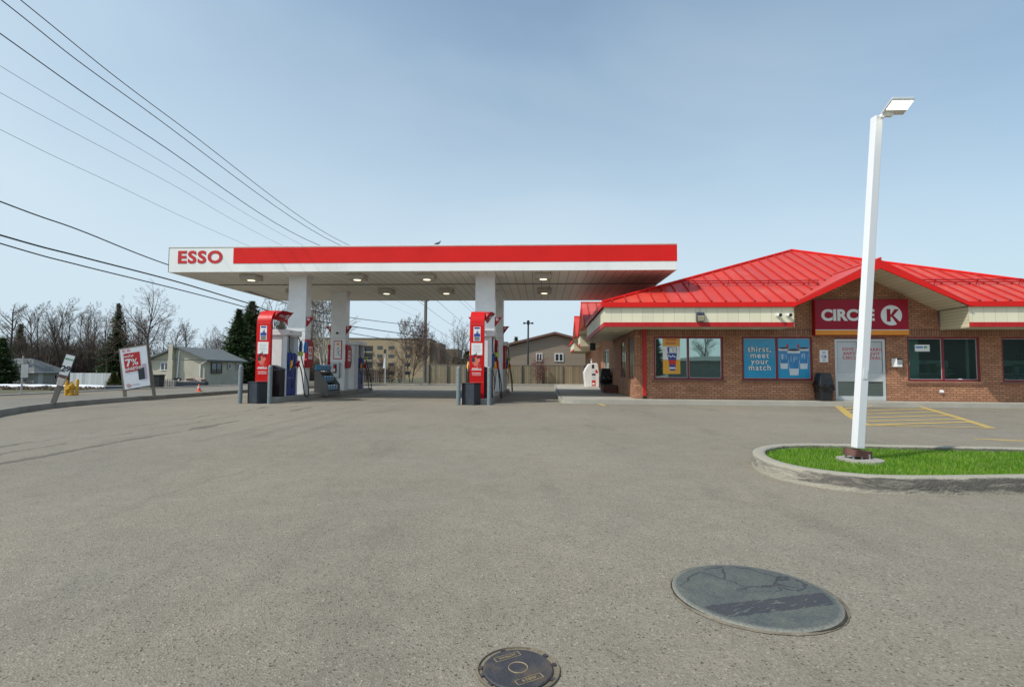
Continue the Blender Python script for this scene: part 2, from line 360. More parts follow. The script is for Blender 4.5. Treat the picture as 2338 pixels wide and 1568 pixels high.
# ================================================================ GROUND
rnd = random.Random(7)
def sstep(a, b, x):
    t = min(1, max(0, (x - a) / (b - a))); return t * t * (3 - 2 * t)
def terr(x, y):
    k = 1 - sstep(-26, -14, x)
    return -.06 - k * .03 * min(110, max(0, y - 24))
def asphalt(name, base, joints=True):
    m, nt, b = _nt(name)
    tcn = N(nt, 'ShaderNodeTexCoord'); v = tcn.outputs['Object']
    big = N(nt, 'ShaderNodeTexNoise', {'Vector': v, 'Scale': .22, 'Detail': 7.0, 'Roughness': .62})
    rb = N(nt, 'ShaderNodeMapRange', {'Value': big.outputs['Fac'], 'From Min': .3, 'From Max': .7, 'To Min': .87, 'To Max': 1.13})
    med = N(nt, 'ShaderNodeTexNoise', {'Vector': v, 'Scale': 3.5, 'Detail': 8.0, 'Roughness': .7})
    rm = N(nt, 'ShaderNodeMapRange', {'Value': med.outputs['Fac'], 'From Min': .3, 'From Max': .7, 'To Min': .93, 'To Max': 1.07})
    vo = N(nt, 'ShaderNodeTexVoronoi', {'Vector': v, 'Scale': 125.0, 'Randomness': 1.0})
    sv = N(nt, 'ShaderNodeSeparateColor', {0: vo.outputs['Color']})
    rv = N(nt, 'ShaderNodeMapRange', {'Value': sv.outputs[0], 'From Min': 0.0, 'From Max': 1.0, 'To Min': .80, 'To Max': 1.20})
    # scattered darker and paler stones, and small pits
    d1 = N(nt, 'ShaderNodeMath', {0: sv.outputs[1], 1: .965}, operation='GREATER_THAN')
    rd = N(nt, 'ShaderNodeMapRange', {'Value': d1.outputs[0], 'To Min': 1.0, 'To Max': .42})
    l1 = N(nt, 'ShaderNodeMath', {0: sv.outputs[2], 1: .97}, operation='GREATER_THAN')
    rl = N(nt, 'ShaderNodeMapRange', {'Value': l1.outputs[0], 'To Min': 1.0, 'To Max': 1.35})
    m1 = N(nt, 'ShaderNodeMath', {0: rb.outputs[0], 1: rm.outputs[0]}, operation='MULTIPLY')
    m2 = N(nt, 'ShaderNodeMath', {0: m1.outputs[0], 1: rv.outputs[0]}, operation='MULTIPLY')
    m3 = N(nt, 'ShaderNodeMath', {0: m2.outputs[0], 1: rd.outputs[0]}, operation='MULTIPLY')
    m4 = N(nt, 'ShaderNodeMath', {0: m3.outputs[0], 1: rl.outputs[0]}, operation='MULTIPLY')
    last = m4.outputs[0]
    sp = N(nt, 'ShaderNodeSeparateXYZ', {0: v})
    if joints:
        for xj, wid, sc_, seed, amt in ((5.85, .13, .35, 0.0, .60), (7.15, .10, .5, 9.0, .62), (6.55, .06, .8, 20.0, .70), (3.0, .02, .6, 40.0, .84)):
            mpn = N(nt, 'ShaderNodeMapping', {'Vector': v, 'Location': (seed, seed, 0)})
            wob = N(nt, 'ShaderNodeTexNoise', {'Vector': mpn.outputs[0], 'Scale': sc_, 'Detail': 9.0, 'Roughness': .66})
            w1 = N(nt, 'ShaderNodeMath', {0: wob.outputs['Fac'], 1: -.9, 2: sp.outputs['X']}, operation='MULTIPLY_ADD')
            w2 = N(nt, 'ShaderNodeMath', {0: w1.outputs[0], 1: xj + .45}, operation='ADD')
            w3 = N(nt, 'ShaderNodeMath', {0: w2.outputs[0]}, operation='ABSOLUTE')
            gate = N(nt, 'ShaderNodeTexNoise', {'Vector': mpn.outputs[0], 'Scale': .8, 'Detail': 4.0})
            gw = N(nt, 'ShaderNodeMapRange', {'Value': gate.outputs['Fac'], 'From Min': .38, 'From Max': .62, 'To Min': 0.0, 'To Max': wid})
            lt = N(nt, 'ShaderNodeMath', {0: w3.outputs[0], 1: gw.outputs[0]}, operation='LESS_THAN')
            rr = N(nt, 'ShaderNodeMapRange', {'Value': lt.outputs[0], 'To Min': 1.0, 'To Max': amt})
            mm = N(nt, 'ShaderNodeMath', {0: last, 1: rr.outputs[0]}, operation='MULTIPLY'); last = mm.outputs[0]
        # faint tyre-darkened and oil-stained patches
        mo = N(nt, 'ShaderNodeMapping', {'Vector': v, 'Scale': (1.0, .25, 1), 'Rotation': (0, 0, .15)})
        oi = N(nt, 'ShaderNodeTexNoise', {'Vector': mo.outputs[0], 'Scale': 1.1, 'Detail': 9.0, 'Roughness': .7})
        ro = N(nt, 'ShaderNodeMapRange', {'Value': oi.outputs['Fac'], 'From Min': .54, 'From Max': .74, 'To Min': 1.0, 'To Max': .74})
        mm = N(nt, 'ShaderNodeMath', {0: last, 1: ro.outputs[0]}, operation='MULTIPLY'); last = mm.outputs[0]
    hue = N(nt, 'ShaderNodeTexNoise', {'Vector': v, 'Scale': .5, 'Detail': 3.0})
    mc = N(nt, 'ShaderNodeMix', {'Factor': hue.outputs['Fac'], 6: c4(base), 7: c4((base[0] * 1.06, base[1] * 1.0, base[2] * .91))}, data_type='RGBA')
    vm = N(nt, 'ShaderNodeVectorMath', {0: mc.outputs[2], 'Scale': last}, operation='SCALE')
    nt.links.new(vm.outputs['Vector'], b.inputs['Base Color']); inp(b, 'Roughness', .88); inp(b, 'Specular IOR Level', .35)
    bp = N(nt, 'ShaderNodeBump', {'Height': vo.outputs['Distance'], 'Strength': .5, 'Distance': .007})
    bp2 = N(nt, 'ShaderNodeBump', {'Height': med.outputs['Fac'], 'Strength': .3, 'Distance': .03, 'Normal': bp.outputs['Normal']})
    nt.links.new(bp2.outputs['Normal'], b.inputs['Normal'])
    return m
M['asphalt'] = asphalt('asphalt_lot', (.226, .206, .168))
M['road'] = asphalt('asphalt_street', (.185, .175, .155), False)
def soil():
    m, nt, b = _nt('dry_grass_soil'); tcn = N(nt, 'ShaderNodeTexCoord'); v = tcn.outputs['Object']
    n1 = N(nt, 'ShaderNodeTexNoise', {'Vector': v, 'Scale': .35, 'Detail': 9.0, 'Roughness': .7})
    n2 = N(nt, 'ShaderNodeTexNoise', {'Vector': v, 'Scale': 14.0, 'Detail': 6.0, 'Roughness': .7})
    r = N(nt, 'ShaderNodeValToRGB', {0: n1.outputs['Fac']})
    e = r.color_ramp.elements; e[0].position = .35; e[0].color = (.085, .065, .042, 1); e[1].position = .68; e[1].color = (.17, .14, .085, 1)
    x = e.new(.55); x.color = (.105, .105, .05, 1)
    rr = N(nt, 'ShaderNodeMapRange', {'Value': n2.outputs['Fac'], 'From Min': .3, 'From Max': .7, 'To Min': .65, 'To Max': 1.3})
    vm = N(nt, 'ShaderNodeVectorMath', {0: r.outputs[0], 'Scale': rr.outputs[0]}, operation='SCALE')
    nt.links.new(vm.outputs[0], b.inputs['Base Color']); inp(b, 'Roughness', .95)
    bp = N(nt, 'ShaderNodeBump', {'Height': n2.outputs['Fac'], 'Strength': .8, 'Distance': .05}); nt.links.new(bp.outputs[0], b.inputs['Normal'])
    return m
M['soil'] = soil()
def ear(pts):
    """triangulate a flat outline through bmesh"""
    me = bpy.data.meshes.new('t'); bm = bmesh.new(); vs = [bm.verts.new(p) for p in pts]; bm.faces.new(vs)
    bmesh.ops.triangulate(bm, faces=bm.faces[:]); bm.to_mesh(me); bm.free()
    r = [tuple(p.vertices) for p in me.polygons]; bpy.data.meshes.remove(me); return r
def sheet(name, pts, z, m):
    q = [(p[0], p[1], z) for p in pts]; mb = MB(); mb.add(q, [t for t in ear(q)])
    o = mb.build(name, m); me = o.data
    if me.polygons[0].normal.z < 0:
        me.flip_normals()
    return structure(o)
# terrain sheet to the horizon
xs = [-1600, -700, -350, -200, -140, -110, -90, -75, -62, -52, -44, -37, -32, -28, -26, -24, -22, -20, -18, -16, -14, -12, -8, 0, 20, 60, 150, 400, 1600]
ys = [-1600, -500, -150, -60, -20, 0, 12, 20, 24, 28, 33, 39, 46, 54, 63, 74, 88, 104, 120, 134, 160, 220, 400, 900, 2400]
mb = MB(); nx = len(xs)
vs = [(x, y, terr(x, y)) for y in ys for x in xs]
mb.add(vs, [(j * nx + i, j * nx + i + 1, (j + 1) * nx + i + 1, (j + 1) * nx + i) for j in range(len(ys) - 1) for i in range(nx - 1)])
structure(mb.build('ground', M['soil'], smooth=True))
KL = spline([(-8.6, -40, 0), (-9.0, 0, 0), (-9.7, 8.6, 0), (-11.55, 11.9, 0), (-12.6, 14.7, 0), (-12.78, 17.4, 0), (-12.6, 20.5, 0), (-12.4, 25, 0), (-12.0, 30, 0), (-11.2, 34.6, 0), (-9.3, 36.9, 0), (-6.6, 37.6, 0), (-3, 38.2, 0), (10, 38.3, 0), (34, 38.3, 0)], 6)
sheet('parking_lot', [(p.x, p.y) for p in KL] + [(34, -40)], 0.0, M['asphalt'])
def offset(path, d):
    o = []
    for i, p in enumerate(path):
        t = (path[min(i + 1, len(path) - 1)] - path[max(i - 1, 0)]); t.z = 0; t.normalize()
        o.append(Vector((p.x - t.y * d, p.y + t.x * d, p.z)))
    return o
def kerb(name, path, d, h, m, closed=False, r=.025, z0=-.05):
    """kerb swept along path, body on the left side by d"""
    prof = [(0, z0), (0.008, h - r), (r * .5 + .008, h - r * .3), (r + .012, h), (d - r, h), (d - r * .3, h - r * .4), (d, h - r), (d, z0)]
    mb = MB(); L = len(path); offs = []
    for dd, z in prof:
        if closed:
            o = []
            for i, p in enumerate(path):
                t = path[(i + 1) % L] - path[i - 1]; t.z = 0; t.normalize(); o.append(Vector((p.x - t.y * dd, p.y + t.x * dd, z)))
        else: o = [Vector((q.x, q.y, z)) for q in offset(path, dd)]
        offs.append(o)
    n = len(prof); vs = [offs[k][i] for i in range(L) for k in range(n)]
    fs = [(i * n + k, i * n + k + 1, ((i + 1) % L) * n + k + 1, ((i + 1) % L) * n + k) for i in range(L if closed else L - 1) for k in range(n - 1)]
    mb.add(vs, fs); return mb.build(name, m, smooth=True, angle=50)
M['kerb_grey'] = mat('street_kerb_concrete', (.25, .232, .195), .9, .15, 1.5, bump=.7, bscale=30, dirt=.7, blotchcol=(.11, .10, .085))
structure(kerb('kerb', KL, .17, .155, M['kerb_grey']))
KLo = offset(KL, .17)
left = [(p.x, p.y) for p in KLo if p.y < 36.0 and p.x < -8]
# street beyond the kerb, its dirt shoulder and the pale path edge
sheet('road', left + [(-16.4, 60), (-16.9, 36), (-17.6, 24), (-18.0, 14), (-18.0, -40)], -.006, M['road'])
M['dirt'] = mat('dirt_shoulder', (.185, .155, .115), .95, .2, 1.2, bump=.8, bscale=20, dirt=.7, blotchcol=(.10, .082, .058))
sheet('road_shoulder', [(-16.4, 60), (-16.9, 36), (-17.6, 24), (-18.0, 14), (-18.0, -40), (-20.5, -40), (-20.4, 14), (-20.0, 26), (-18.9, 36), (-17.6, 60)], -.010, M['dirt'])
mb = MB()
sp_ = [Vector((-20.5, -20, 0)), Vector((-20.4, 14, 0)), Vector((-20.0, 26, 0)), Vector((-18.9, 36, 0)), Vector((-17.6, 60, 0))]
structure(kerb('path_edge', sp_, .30, .05, M['concrete'], z0=-.4))
# raised verge behind the back kerb
vp = [(p.x, p.y) for p in KLo if p.y > 33.0]
sheet('verge', vp + [(34, 60), (-16.2, 60), (-15.2, 34.0)], .10, M['soil'])
# snow patches left on the grass by the far house
for i, (u, v, rx, ry) in enumerate(((20, 884, 5.2, 2.6), (92, 886, 4.2, 2.0), (190, 886, 2.6, 1.2))):
    y = 41.0; 
    for _ in range(6):
        z = terr((u - 1168) / F_PX * y, y); y = (CH - z) * F_PX / (v - 840.5)
    x = (u - 1168.5) / F_PX * y; mb = MB(); k = 26; rr = random.Random(i)
    rad = [1 + .22 * math.sin(3 * a * 2 * math.pi / k + i) + rr.uniform(-.12, .12) for a in range(k)]
    top = [(x + rx * rad[a] * .82 * math.cos(a * 2 * math.pi / k), y + ry * rad[a] * .82 * math.sin(a * 2 * math.pi / k)) for a in range(k)]
    bot = [(x + rx * rad[a] * math.cos(a * 2 * math.pi / k), y + ry * rad[a] * math.sin(a * 2 * math.pi / k)) for a in range(k)]
    vs = [(p[0], p[1], terr(*p) + .26 + rr.uniform(0, .06)) for p in top] + [(p[0], p[1], terr(*p) - .02) for p in bot] + [(x, y, terr(x, y) + .4)]
    mb.add(vs, [(a, (a + 1) % k, 2 * k) for a in range(k)] + [(a, a + k, (a + 1) % k + k, (a + 1) % k) for a in range(k)])
    o = mb.build('snow_patch', M['snow'], smooth=True, angle=80); o['kind'] = 'stuff'
    o['label'] = ('wide bank of old snow left on grass before the grey hip roofed house', 'smaller strip of old snow beside the wide bank', 'short strip of old snow behind the yellow hydrant')[i]; o['category'] = 'snow'
# ---------------------------------------------------------------- grass island with its kerb
IS = spline([(13.5, 5.55, 0), (9, 5.28, 0), (6.2, 5.02, 0), (4.6, 4.86, 0), (3.75, 4.80, 0), (3.27, 4.86, 0), (2.93, 5.12, 0), (2.75, 5.5, 0), (2.77, 6.0, 0), (2.96, 6.5, 0), (3.27, 6.86, 0), (3.7, 7.08, 0), (4.4, 7.10, 0), (6.5, 6.86, 0), (9.5, 6.55, 0), (13.5, 6.2, 0)], 5)
IS = [p for p in IS]; IS.reverse()     # body of the kerb lies inside
isl = kerb('island_kerb', IS, .155, .155, M['old_kerb'])
structure(isl)
inn = [(p.x, p.y) for p in offset(IS, .15)]
if inn[0][1] < 0: pass
M['grass_soil'] = mat('lawn_soil', (.035, .055, .012), .95, .2, 6)
sheet('island_ground', inn, .085, M['grass_soil'])
def inside(x, y, poly):
    c = False; j = len(poly) - 1
    for i in range(len(poly)):
        if (poly[i][1] > y) != (poly[j][1] > y) and x < (poly[j][0] - poly[i][0]) * (y - poly[i][1]) / (poly[j][1] - poly[i][1]) + poly[i][0]: c = not c
        j = i
    return c
def grassmat():
    m, nt, b = _nt('lawn_blades'); g = N(nt, 'ShaderNodeNewGeometry'); tcn = N(nt, 'ShaderNodeTexCoord')
    n1 = N(nt, 'ShaderNodeTexNoise', {'Vector': tcn.outputs['Object'], 'Scale': 2.2, 'Detail': 5.0})
    ad = N(nt, 'ShaderNodeMath', {0: g.outputs['Random Per Island'], 1: n1.outputs['Fac']}, operation='ADD')
    r = N(nt, 'ShaderNodeValToRGB', {0: N(nt, 'ShaderNodeMath', {0: ad.outputs[0], 1: .5}, operation='MULTIPLY').outputs[0]})
    e = r.color_ramp.elements; e[0].position = .2; e[0].color = (.045, .15, .006, 1); e[1].position = .8; e[1].color = (.27, .44, .04, 1)
    x = e.new(.5); x.color = (.15, .33, .016, 1)
    n5 = N(nt, 'ShaderNodeTexNoise', {'Vector': tcn.outputs['Object'], 'Scale': 5.0, 'Detail': 6.0}); pr = N(nt, 'ShaderNodeMath', {0: g.outputs['Random Per Island'], 1: 7.31}, operation='MULTIPLY'); pf = N(nt, 'ShaderNodeMath', {0: pr.outputs[0]}, operation='FRACT')
    ps = N(nt, 'ShaderNodeMath', {0: pf.outputs[0], 1: n5.outputs['Fac']}, operation='MULTIPLY'); pg = N(nt, 'ShaderNodeMath', {0: ps.outputs[0], 1: .50}, operation='GREATER_THAN')
    sm = N(nt, 'ShaderNodeMix', {'Factor': pg.outputs[0], 6: r.outputs[0], 7: (.34, .36, .12, 1)}, data_type='RGBA')
    nt.links.new(sm.outputs[2], b.inputs['Base Color']); inp(b, 'Roughness', .55)
    tr = N(nt, 'ShaderNodeBsdfTranslucent', {'Color': (.16, .33, .02, 1)})
    ms = N(nt, 'ShaderNodeMixShader', {0: .3, 1: b.outputs['BSDF'], 2: tr.outputs[0]}); nt.links.new(ms.outputs[0], nt.nodes['Material Output'].inputs['Surface'])
    return m
M['grass'] = grassmat()
import numpy as np
rg = random.Random(3); vs = []; fs = []
pad = (3.97, 6.02)
n = 0
while n < 62000:
    x = rg.uniform(2.6, 10.5); y = rg.uniform(4.7, 7.2)
    if x > 7.6 and rg.random() < .5: continue
    if not inside(x, y, inn) or (x - pad[0]) ** 2 + (y - pad[1]) ** 2 < .0595: continue
    a = rg.uniform(0, 6.283); h = rg.uniform(.028, .066); w = rg.uniform(.0018, .0034); l = rg.uniform(0, .035); la = rg.uniform(0, 6.283)
    k = len(vs); dx, dy = math.cos(a) * w, math.sin(a) * w; lx, ly = math.cos(la) * l, math.sin(la) * l
    vs += [(x - dx, y - dy, .08), (x + dx, y + dy, .08), (x + dx * .7 + lx * .4, y + dy * .7 + ly * .4, .08 + h * .6), (x - dx * .7 + lx * .4, y - dy * .7 + ly * .4, .08 + h * .6), (x + lx, y + ly, .08 + h)]
    fs += [(k, k + 1, k + 2, k + 3), (k + 3, k + 2, k + 4)]; n += 1
me = bpy.data.meshes.new('lawn'); me.from_pydata(vs, [], fs); me.materials.append(M['grass'])
o = bpy.data.objects.new('grass', me); sc.collection.objects.link(o); o['kind'] = 'stuff'
o['label'] = 'bright green mown lawn inside the kerbed island'; o['category'] = 'grass'
# ---------------------------------------------------------------- painted markings (4 mm sheets)
M['paint_y'] = mat('worn_yellow_paint', (.50, .35, .095), .7, .15, 6, dirt=1.0, blotchcol=(.25, .21, .14))
def stripe(mb, a, b, w, z=.004):
    a = G(*a); b = G(*b); t = (b - a); t.z = 0; t.normalize(); nrm = Vector((-t.y, t.x, 0)) * (w / 2)
    mb.poly([(a - nrm).to_tuple()[:2] + (z,), (b - nrm).to_tuple()[:2] + (z,), (b + nrm).to_tuple()[:2] + (z,), (a + nrm).to_tuple()[:2] + (z,)])
def Z7(x, y): return ((2560 + x * .54748) * .60859, (1480 + y * .54748) * .60859)
mb = MB()
for a, b, w, z in (((1052, 70), (1150, 148), .20, .004), ((1150, 148), (1262, 212), .18, .0041), ((1088, 97), (1330, 78), .2, .0045), ((1330, 78), (1600, 75), .2, .0046), ((1600, 75), (1860, 150), .17, .005), ((1860, 150), (2120, 231), .15, .0051),
                ((1120, 115), (1690, 96), .17, .0055), ((1150, 136), (1740, 118), .17, .0056), ((1185, 160), (1815, 142), .17, .0057), ((1220, 183), (1900, 169), .17, .0058), ((1262, 208), (1990, 188), .17, .0059), ((1262, 209), (2120, 230), .13, .0062), ((1995, 303), (2340, 318), .14, .004)):
    stripe(mb, Z7(*a), Z7(*b), w, z)
structure(mb.build('road_marking', M['paint_y']))
mb = MB()
q = [G(1361.5, 921.0, .004), G(1366, 920.2, .004), G(1385, 925.6, .004), G(1377, 926.2, .004)]
mb.poly([(p.x, p.y, .004) for p in q]); q = [G(1306, 882.8), G(1309.6, 882.8), G(1313, 885.6), G(1309, 885.6)]; mb.poly([(p.x, p.y, .004) for p in q])
q = [G(1344, 909), G(1346.5, 909), G(1351, 914), G(1348, 914)]; mb.poly([(p.x, p.y, .004) for p in q])
structure(mb.build('kerb_marking', M['paint_y']))
# ---------------------------------------------------------------- manhole covers
def cover_mat():
    m, nt, b = _nt('worn_cover'); tcn = N(nt, 'ShaderNodeTexCoord'); v = tcn.outputs['Object']
    n1 = N(nt, 'ShaderNodeTexNoise', {'Vector': v, 'Scale': 6.5, 'Detail': 10.0, 'Roughness': .75})
    r = N(nt, 'ShaderNodeValToRGB', {0: n1.outputs['Fac']}); e = r.color_ramp.elements
    e[0].position = .32; e[0].color = (.058, .070, .072, 1); e[1].position = .7; e[1].color = (.125, .130, .108, 1)
    # pale worn rim
    ln = N(nt, 'ShaderNodeVectorMath', {0: v}, operation='LENGTH')
    rr = N(nt, 'ShaderNodeMapRange', {'Value': ln.outputs['Value'], 'From Min': .372, 'From Max': .399, 'To Min': 0.0, 'To Max': .65})
    mx1 = N(nt, 'ShaderNodeMix', {'Factor': rr.outputs[0], 6: r.outputs[0], 7: (.27, .26, .215, 1)}, data_type='RGBA')
    # cracks: edges of stretched voronoi cells gated to the upper half
    ds = N(nt, 'ShaderNodeTexNoise', {'Vector': v, 'Scale': 7.0, 'Detail': 4.0})
    dv = N(nt, 'ShaderNodeVectorMath', {0: ds.outputs['Color'], 1: (.12, .12, .12), 2: v}, operation='MULTIPLY_ADD')
    vo = N(nt, 'ShaderNodeTexVoronoi', {'Vector': dv.outputs[0], 'Scale': 4.6}, feature='DISTANCE_TO_EDGE')
    lt = N(nt, 'ShaderNodeMath', {0: vo.outputs['Distance'], 1: .024}, operation='LESS_THAN')
    sp = N(nt, 'ShaderNodeSeparateXYZ', {0: v})
    g1 = N(nt, 'ShaderNodeMapRange', {'Value': sp.outputs['Y'], 'From Min': -.02, 'From Max': .06, 'To Min': 0.0, 'To Max': 1.0})
    nn = N(nt, 'ShaderNodeTexNoise', {'Vector': v, 'Scale': 5.0, 'Detail': 2.0})
    g2 = N(nt, 'ShaderNodeMath', {0: nn.outputs['Fac'], 1: .38}, operation='GREATER_THAN')
    k1 = N(nt, 'ShaderNodeMath', {0: lt.outputs[0], 1: g1.outputs[0]}, operation='MULTIPLY'); k2 = N(nt, 'ShaderNodeMath', {0: k1.outputs[0], 1: g2.outputs[0]}, operation='MULTIPLY')
    inr = N(nt, 'ShaderNodeMath', {0: ln.outputs['Value'], 1: .36}, operation='LESS_THAN'); k3 = N(nt, 'ShaderNodeMath', {0: k2.outputs[0], 1: inr.outputs[0]}, operation='MULTIPLY')
    k4 = N(nt, 'ShaderNodeMath', {0: k3.outputs[0], 1: .75}, operation='MULTIPLY')
    mx2 = N(nt, 'ShaderNodeMix', {'Factor': k4.outputs[0], 6: mx1.outputs[2], 7: (.03, .03, .035, 1)}, data_type='RGBA')
    # tyre print band
    rot = N(nt, 'ShaderNodeMapping', {'Vector': v, 'Rotation': (0, 0, 0.0)}); s2 = N(nt, 'ShaderNodeSeparateXYZ', {0: rot.outputs[0]})
    ed = N(nt, 'ShaderNodeTexNoise', {'Vector': v, 'Scale': 30.0, 'Detail': 3.0})
    yb = N(nt, 'ShaderNodeMath', {0: ed.outputs['Fac'], 1: .03, 2: s2.outputs['Y']}, operation='MULTIPLY_ADD')
    tl = N(nt, 'ShaderNodeMath', {0: s2.outputs['X'], 1: -.354, 2: yb.outputs[0]}, operation='MULTIPLY_ADD')
    ya = N(nt, 'ShaderNodeMath', {0: tl.outputs[0], 1: .14}, operation='ADD'); yc = N(nt, 'ShaderNodeMath', {0: ya.outputs[0]}, operation='ABSOLUTE')
    tb = N(nt, 'ShaderNodeMath', {0: yc.outputs[0], 1: .068}, operation='LESS_THAN')
    wv = N(nt, 'ShaderNodeMapping', {'Vector': v, 'Scale': (1, 1.0, 1), 'Rotation': (0, 0, .9)})
    wt = N(nt, 'ShaderNodeTexVoronoi', {'Vector': N(nt, 'ShaderNodeMapping', {'Vector': wv.outputs[0], 'Scale': (1.0, .3, 1)}).outputs[0], 'Scale': 60.0})
    wg = N(nt, 'ShaderNodeMath', {0: wt.outputs['Distance'], 1: .76}, operation='LESS_THAN')
    tt = N(nt, 'ShaderNodeMath', {0: tb.outputs[0], 1: wg.outputs[0]}, operation='MULTIPLY'); t2 = N(nt, 'ShaderNodeMath', {0: tt.outputs[0], 1: inr.outputs[0]}, operation='MULTIPLY')
    t3 = N(nt, 'ShaderNodeMath', {0: t2.outputs[0], 1: .78}, operation='MULTIPLY')
    mx3 = N(nt, 'ShaderNodeMix', {'Factor': t3.outputs[0], 6: mx2.outputs[2], 7: (.035, .035, .045, 1)}, data_type='RGBA')
    nf = N(nt, 'ShaderNodeTexNoise', {'Vector': v, 'Scale': 90.0, 'Detail': 4.0}); rf = N(nt, 'ShaderNodeMapRange', {'Value': nf.outputs['Fac'], 'From Min': .3, 'From Max': .7, 'To Min': .72, 'To Max': 1.28})
    vm = N(nt, 'ShaderNodeVectorMath', {0: mx3.outputs[2], 'Scale': rf.outputs[0]}, operation='SCALE')
    nt.links.new(vm.outputs[0], b.inputs['Base Color']); inp(b, 'Roughness', .7)
    hh = N(nt, 'ShaderNodeMath', {0: nf.outputs['Fac'], 1: k3.outputs[0]}, operation='SUBTRACT')
    bp = N(nt, 'ShaderNodeBump', {'Height': hh.outputs[0], 'Strength': .35, 'Distance': .006}); nt.links.new(bp.outputs[0], b.inputs['Normal'])
    return m
M['cover'] = cover_mat()
c1 = G(1719, 1357.5); 
t = thing('manhole_cover', 'large grey cracked round cover with black tyre print set in asphalt', 'manhole cover', (c1.x, c1.y, 0), -.10); t.scale = (.962, .962, 1)
mb = MB(); mb.lathe([(.400, -.02), (.400, .006), (.392, .011), (.378, .013), (0.0001, .013)], 72); mb.build('lid', M['cover'], t, smooth=True)
M['gap'] = mat('dark_gap', (.035, .028, .02), .95, .4, 12)
M['rust_rim'] = mat('rusty_rim', (.19, .16, .115), .9, .3, 9, bump=.7, bscale=60, dirt=1.0, blotchcol=(.03, .022, .014))
mb = MB(); mb.lathe([(.401, .0035), (.421, .0035), (.4235, -.01)], 72)
vs = []; k = 90; rr = random.Random(5)
ro = [.409 + rr.uniform(0, .005) + .012 * max(0, math.sin(a * 2 * math.pi / k - 2.4)) ** 2 + .010 * max(0, math.cos(a * 2 * math.pi / k + .3)) ** 3 for a in range(k)]
mb = MB(); vs = [(.399 * math.cos(a * 2 * math.pi / k), .399 * math.sin(a * 2 * math.pi / k), .006) for a in range(k)] + [(ro[a] * math.cos(a * 2 * math.pi / k), ro[a] * math.sin(a * 2 * math.pi / k), .003) for a in range(k)]
mb.add(vs, [(a, k + a, k + (a + 1) % k, (a + 1) % k) for a in range(k)]); mb.build('frame_ring', M['rust_rim'], t)
for a0_, a1_, wd_ in ((2.7, 3.9, .011), (4.95, 6.0, .014), (1.9, 2.5, .004)):
    mb = MB(); k = 24; q0 = [(.4005 * math.cos(a0_ + (a1_ - a0_) * j / k), .4005 * math.sin(a0_ + (a1_ - a0_) * j / k), .0075) for j in range(k + 1)]
    q1 = [((.4005 + wd_ * math.sin(math.pi * j / k) * rr.uniform(.7, 1.1)) * math.cos(a0_ + (a1_ - a0_) * j / k), (.4005 + wd_ * math.sin(math.pi * j / k) * rr.uniform(.7, 1.1)) * math.sin(a0_ + (a1_ - a0_) * j / k), .0072) for j in range(k + 1)]
    mb.add(q0 + q1, [(j, k + 1 + j, k + 2 + j, j + 1) for j in range(k)]); mb.build('gap', M['gap'], t)
c2 = G(1182.5, 1529)
M['iron'] = mat('cast_iron', (.050, .049, .056), .6, .2, 14, bump=.5, bscale=120, metal=.2, dirt=1.0, blotchcol=(.15, .105, .06))
t = thing('manhole_cover', 'small dark cast iron cover with raised ring at bottom edge of the lot', 'manhole cover', (c2.x, c2.y, 0), .5)
Rr = .154
mb = MB(); mb.lathe([(Rr * .84, -.02), (Rr * .84, .006), (Rr * .81, .010), (.0001, .010)], 56); mb.build('lid', M['iron'], t, smooth=True)
mb = MB(); mb.lathe([(Rr * .995, -.01), (Rr * .995, .008), (Rr * .955, .009), (Rr * .95, .0025), (Rr * .855, .0025), (Rr * .85, -.02)], 56); fr = mb.build('frame_ring', M['rust_rim'], t)
for a in (.2, 1.5, 2.6, 2.95, 3.4, 4.4, 5.3, 6.0):
    mb = MB(); mb.T = Matrix.Rotation(a, 4, 'Z'); mb.box(Rr * .86, Rr * .95, -.008, .010, .0026, .0075); mb.build('lug', M['iron'], fr)
M['brass'] = mat('worn_brass', (.30, .23, .13), .5, .2, 30, metal=.2)
mb = MB(); mb.tube([(.035 * math.cos(a * math.pi / 16), .035 * math.sin(a * math.pi / 16), .0105) for a in range(32)], .0022, 6, closed=True); mb.build('raised_ring', M['brass'], t, smooth=True)
for sy, txt in ((.082, 'XVALOT'), (-.082, 'ILTSNV')):
    mb = MB(); w, h = .052, .014
    for a, b in (((-w, sy - h), (w, sy - h)), ((-w, sy + h), (w, sy + h)), ((-w, sy - h), (-w, sy + h)), ((w, sy - h), (w, sy + h))): mb.tube([a + (.0105,), b + (.0105,)], .0014, 5)
    pl = mb.build('name_plate', M['brass'], t)
    text_mesh(txt, .018, M['brass'], pl, loc=(0, sy, .0108), face=(0, 0, 0), ext=.0008, fat=.0003)
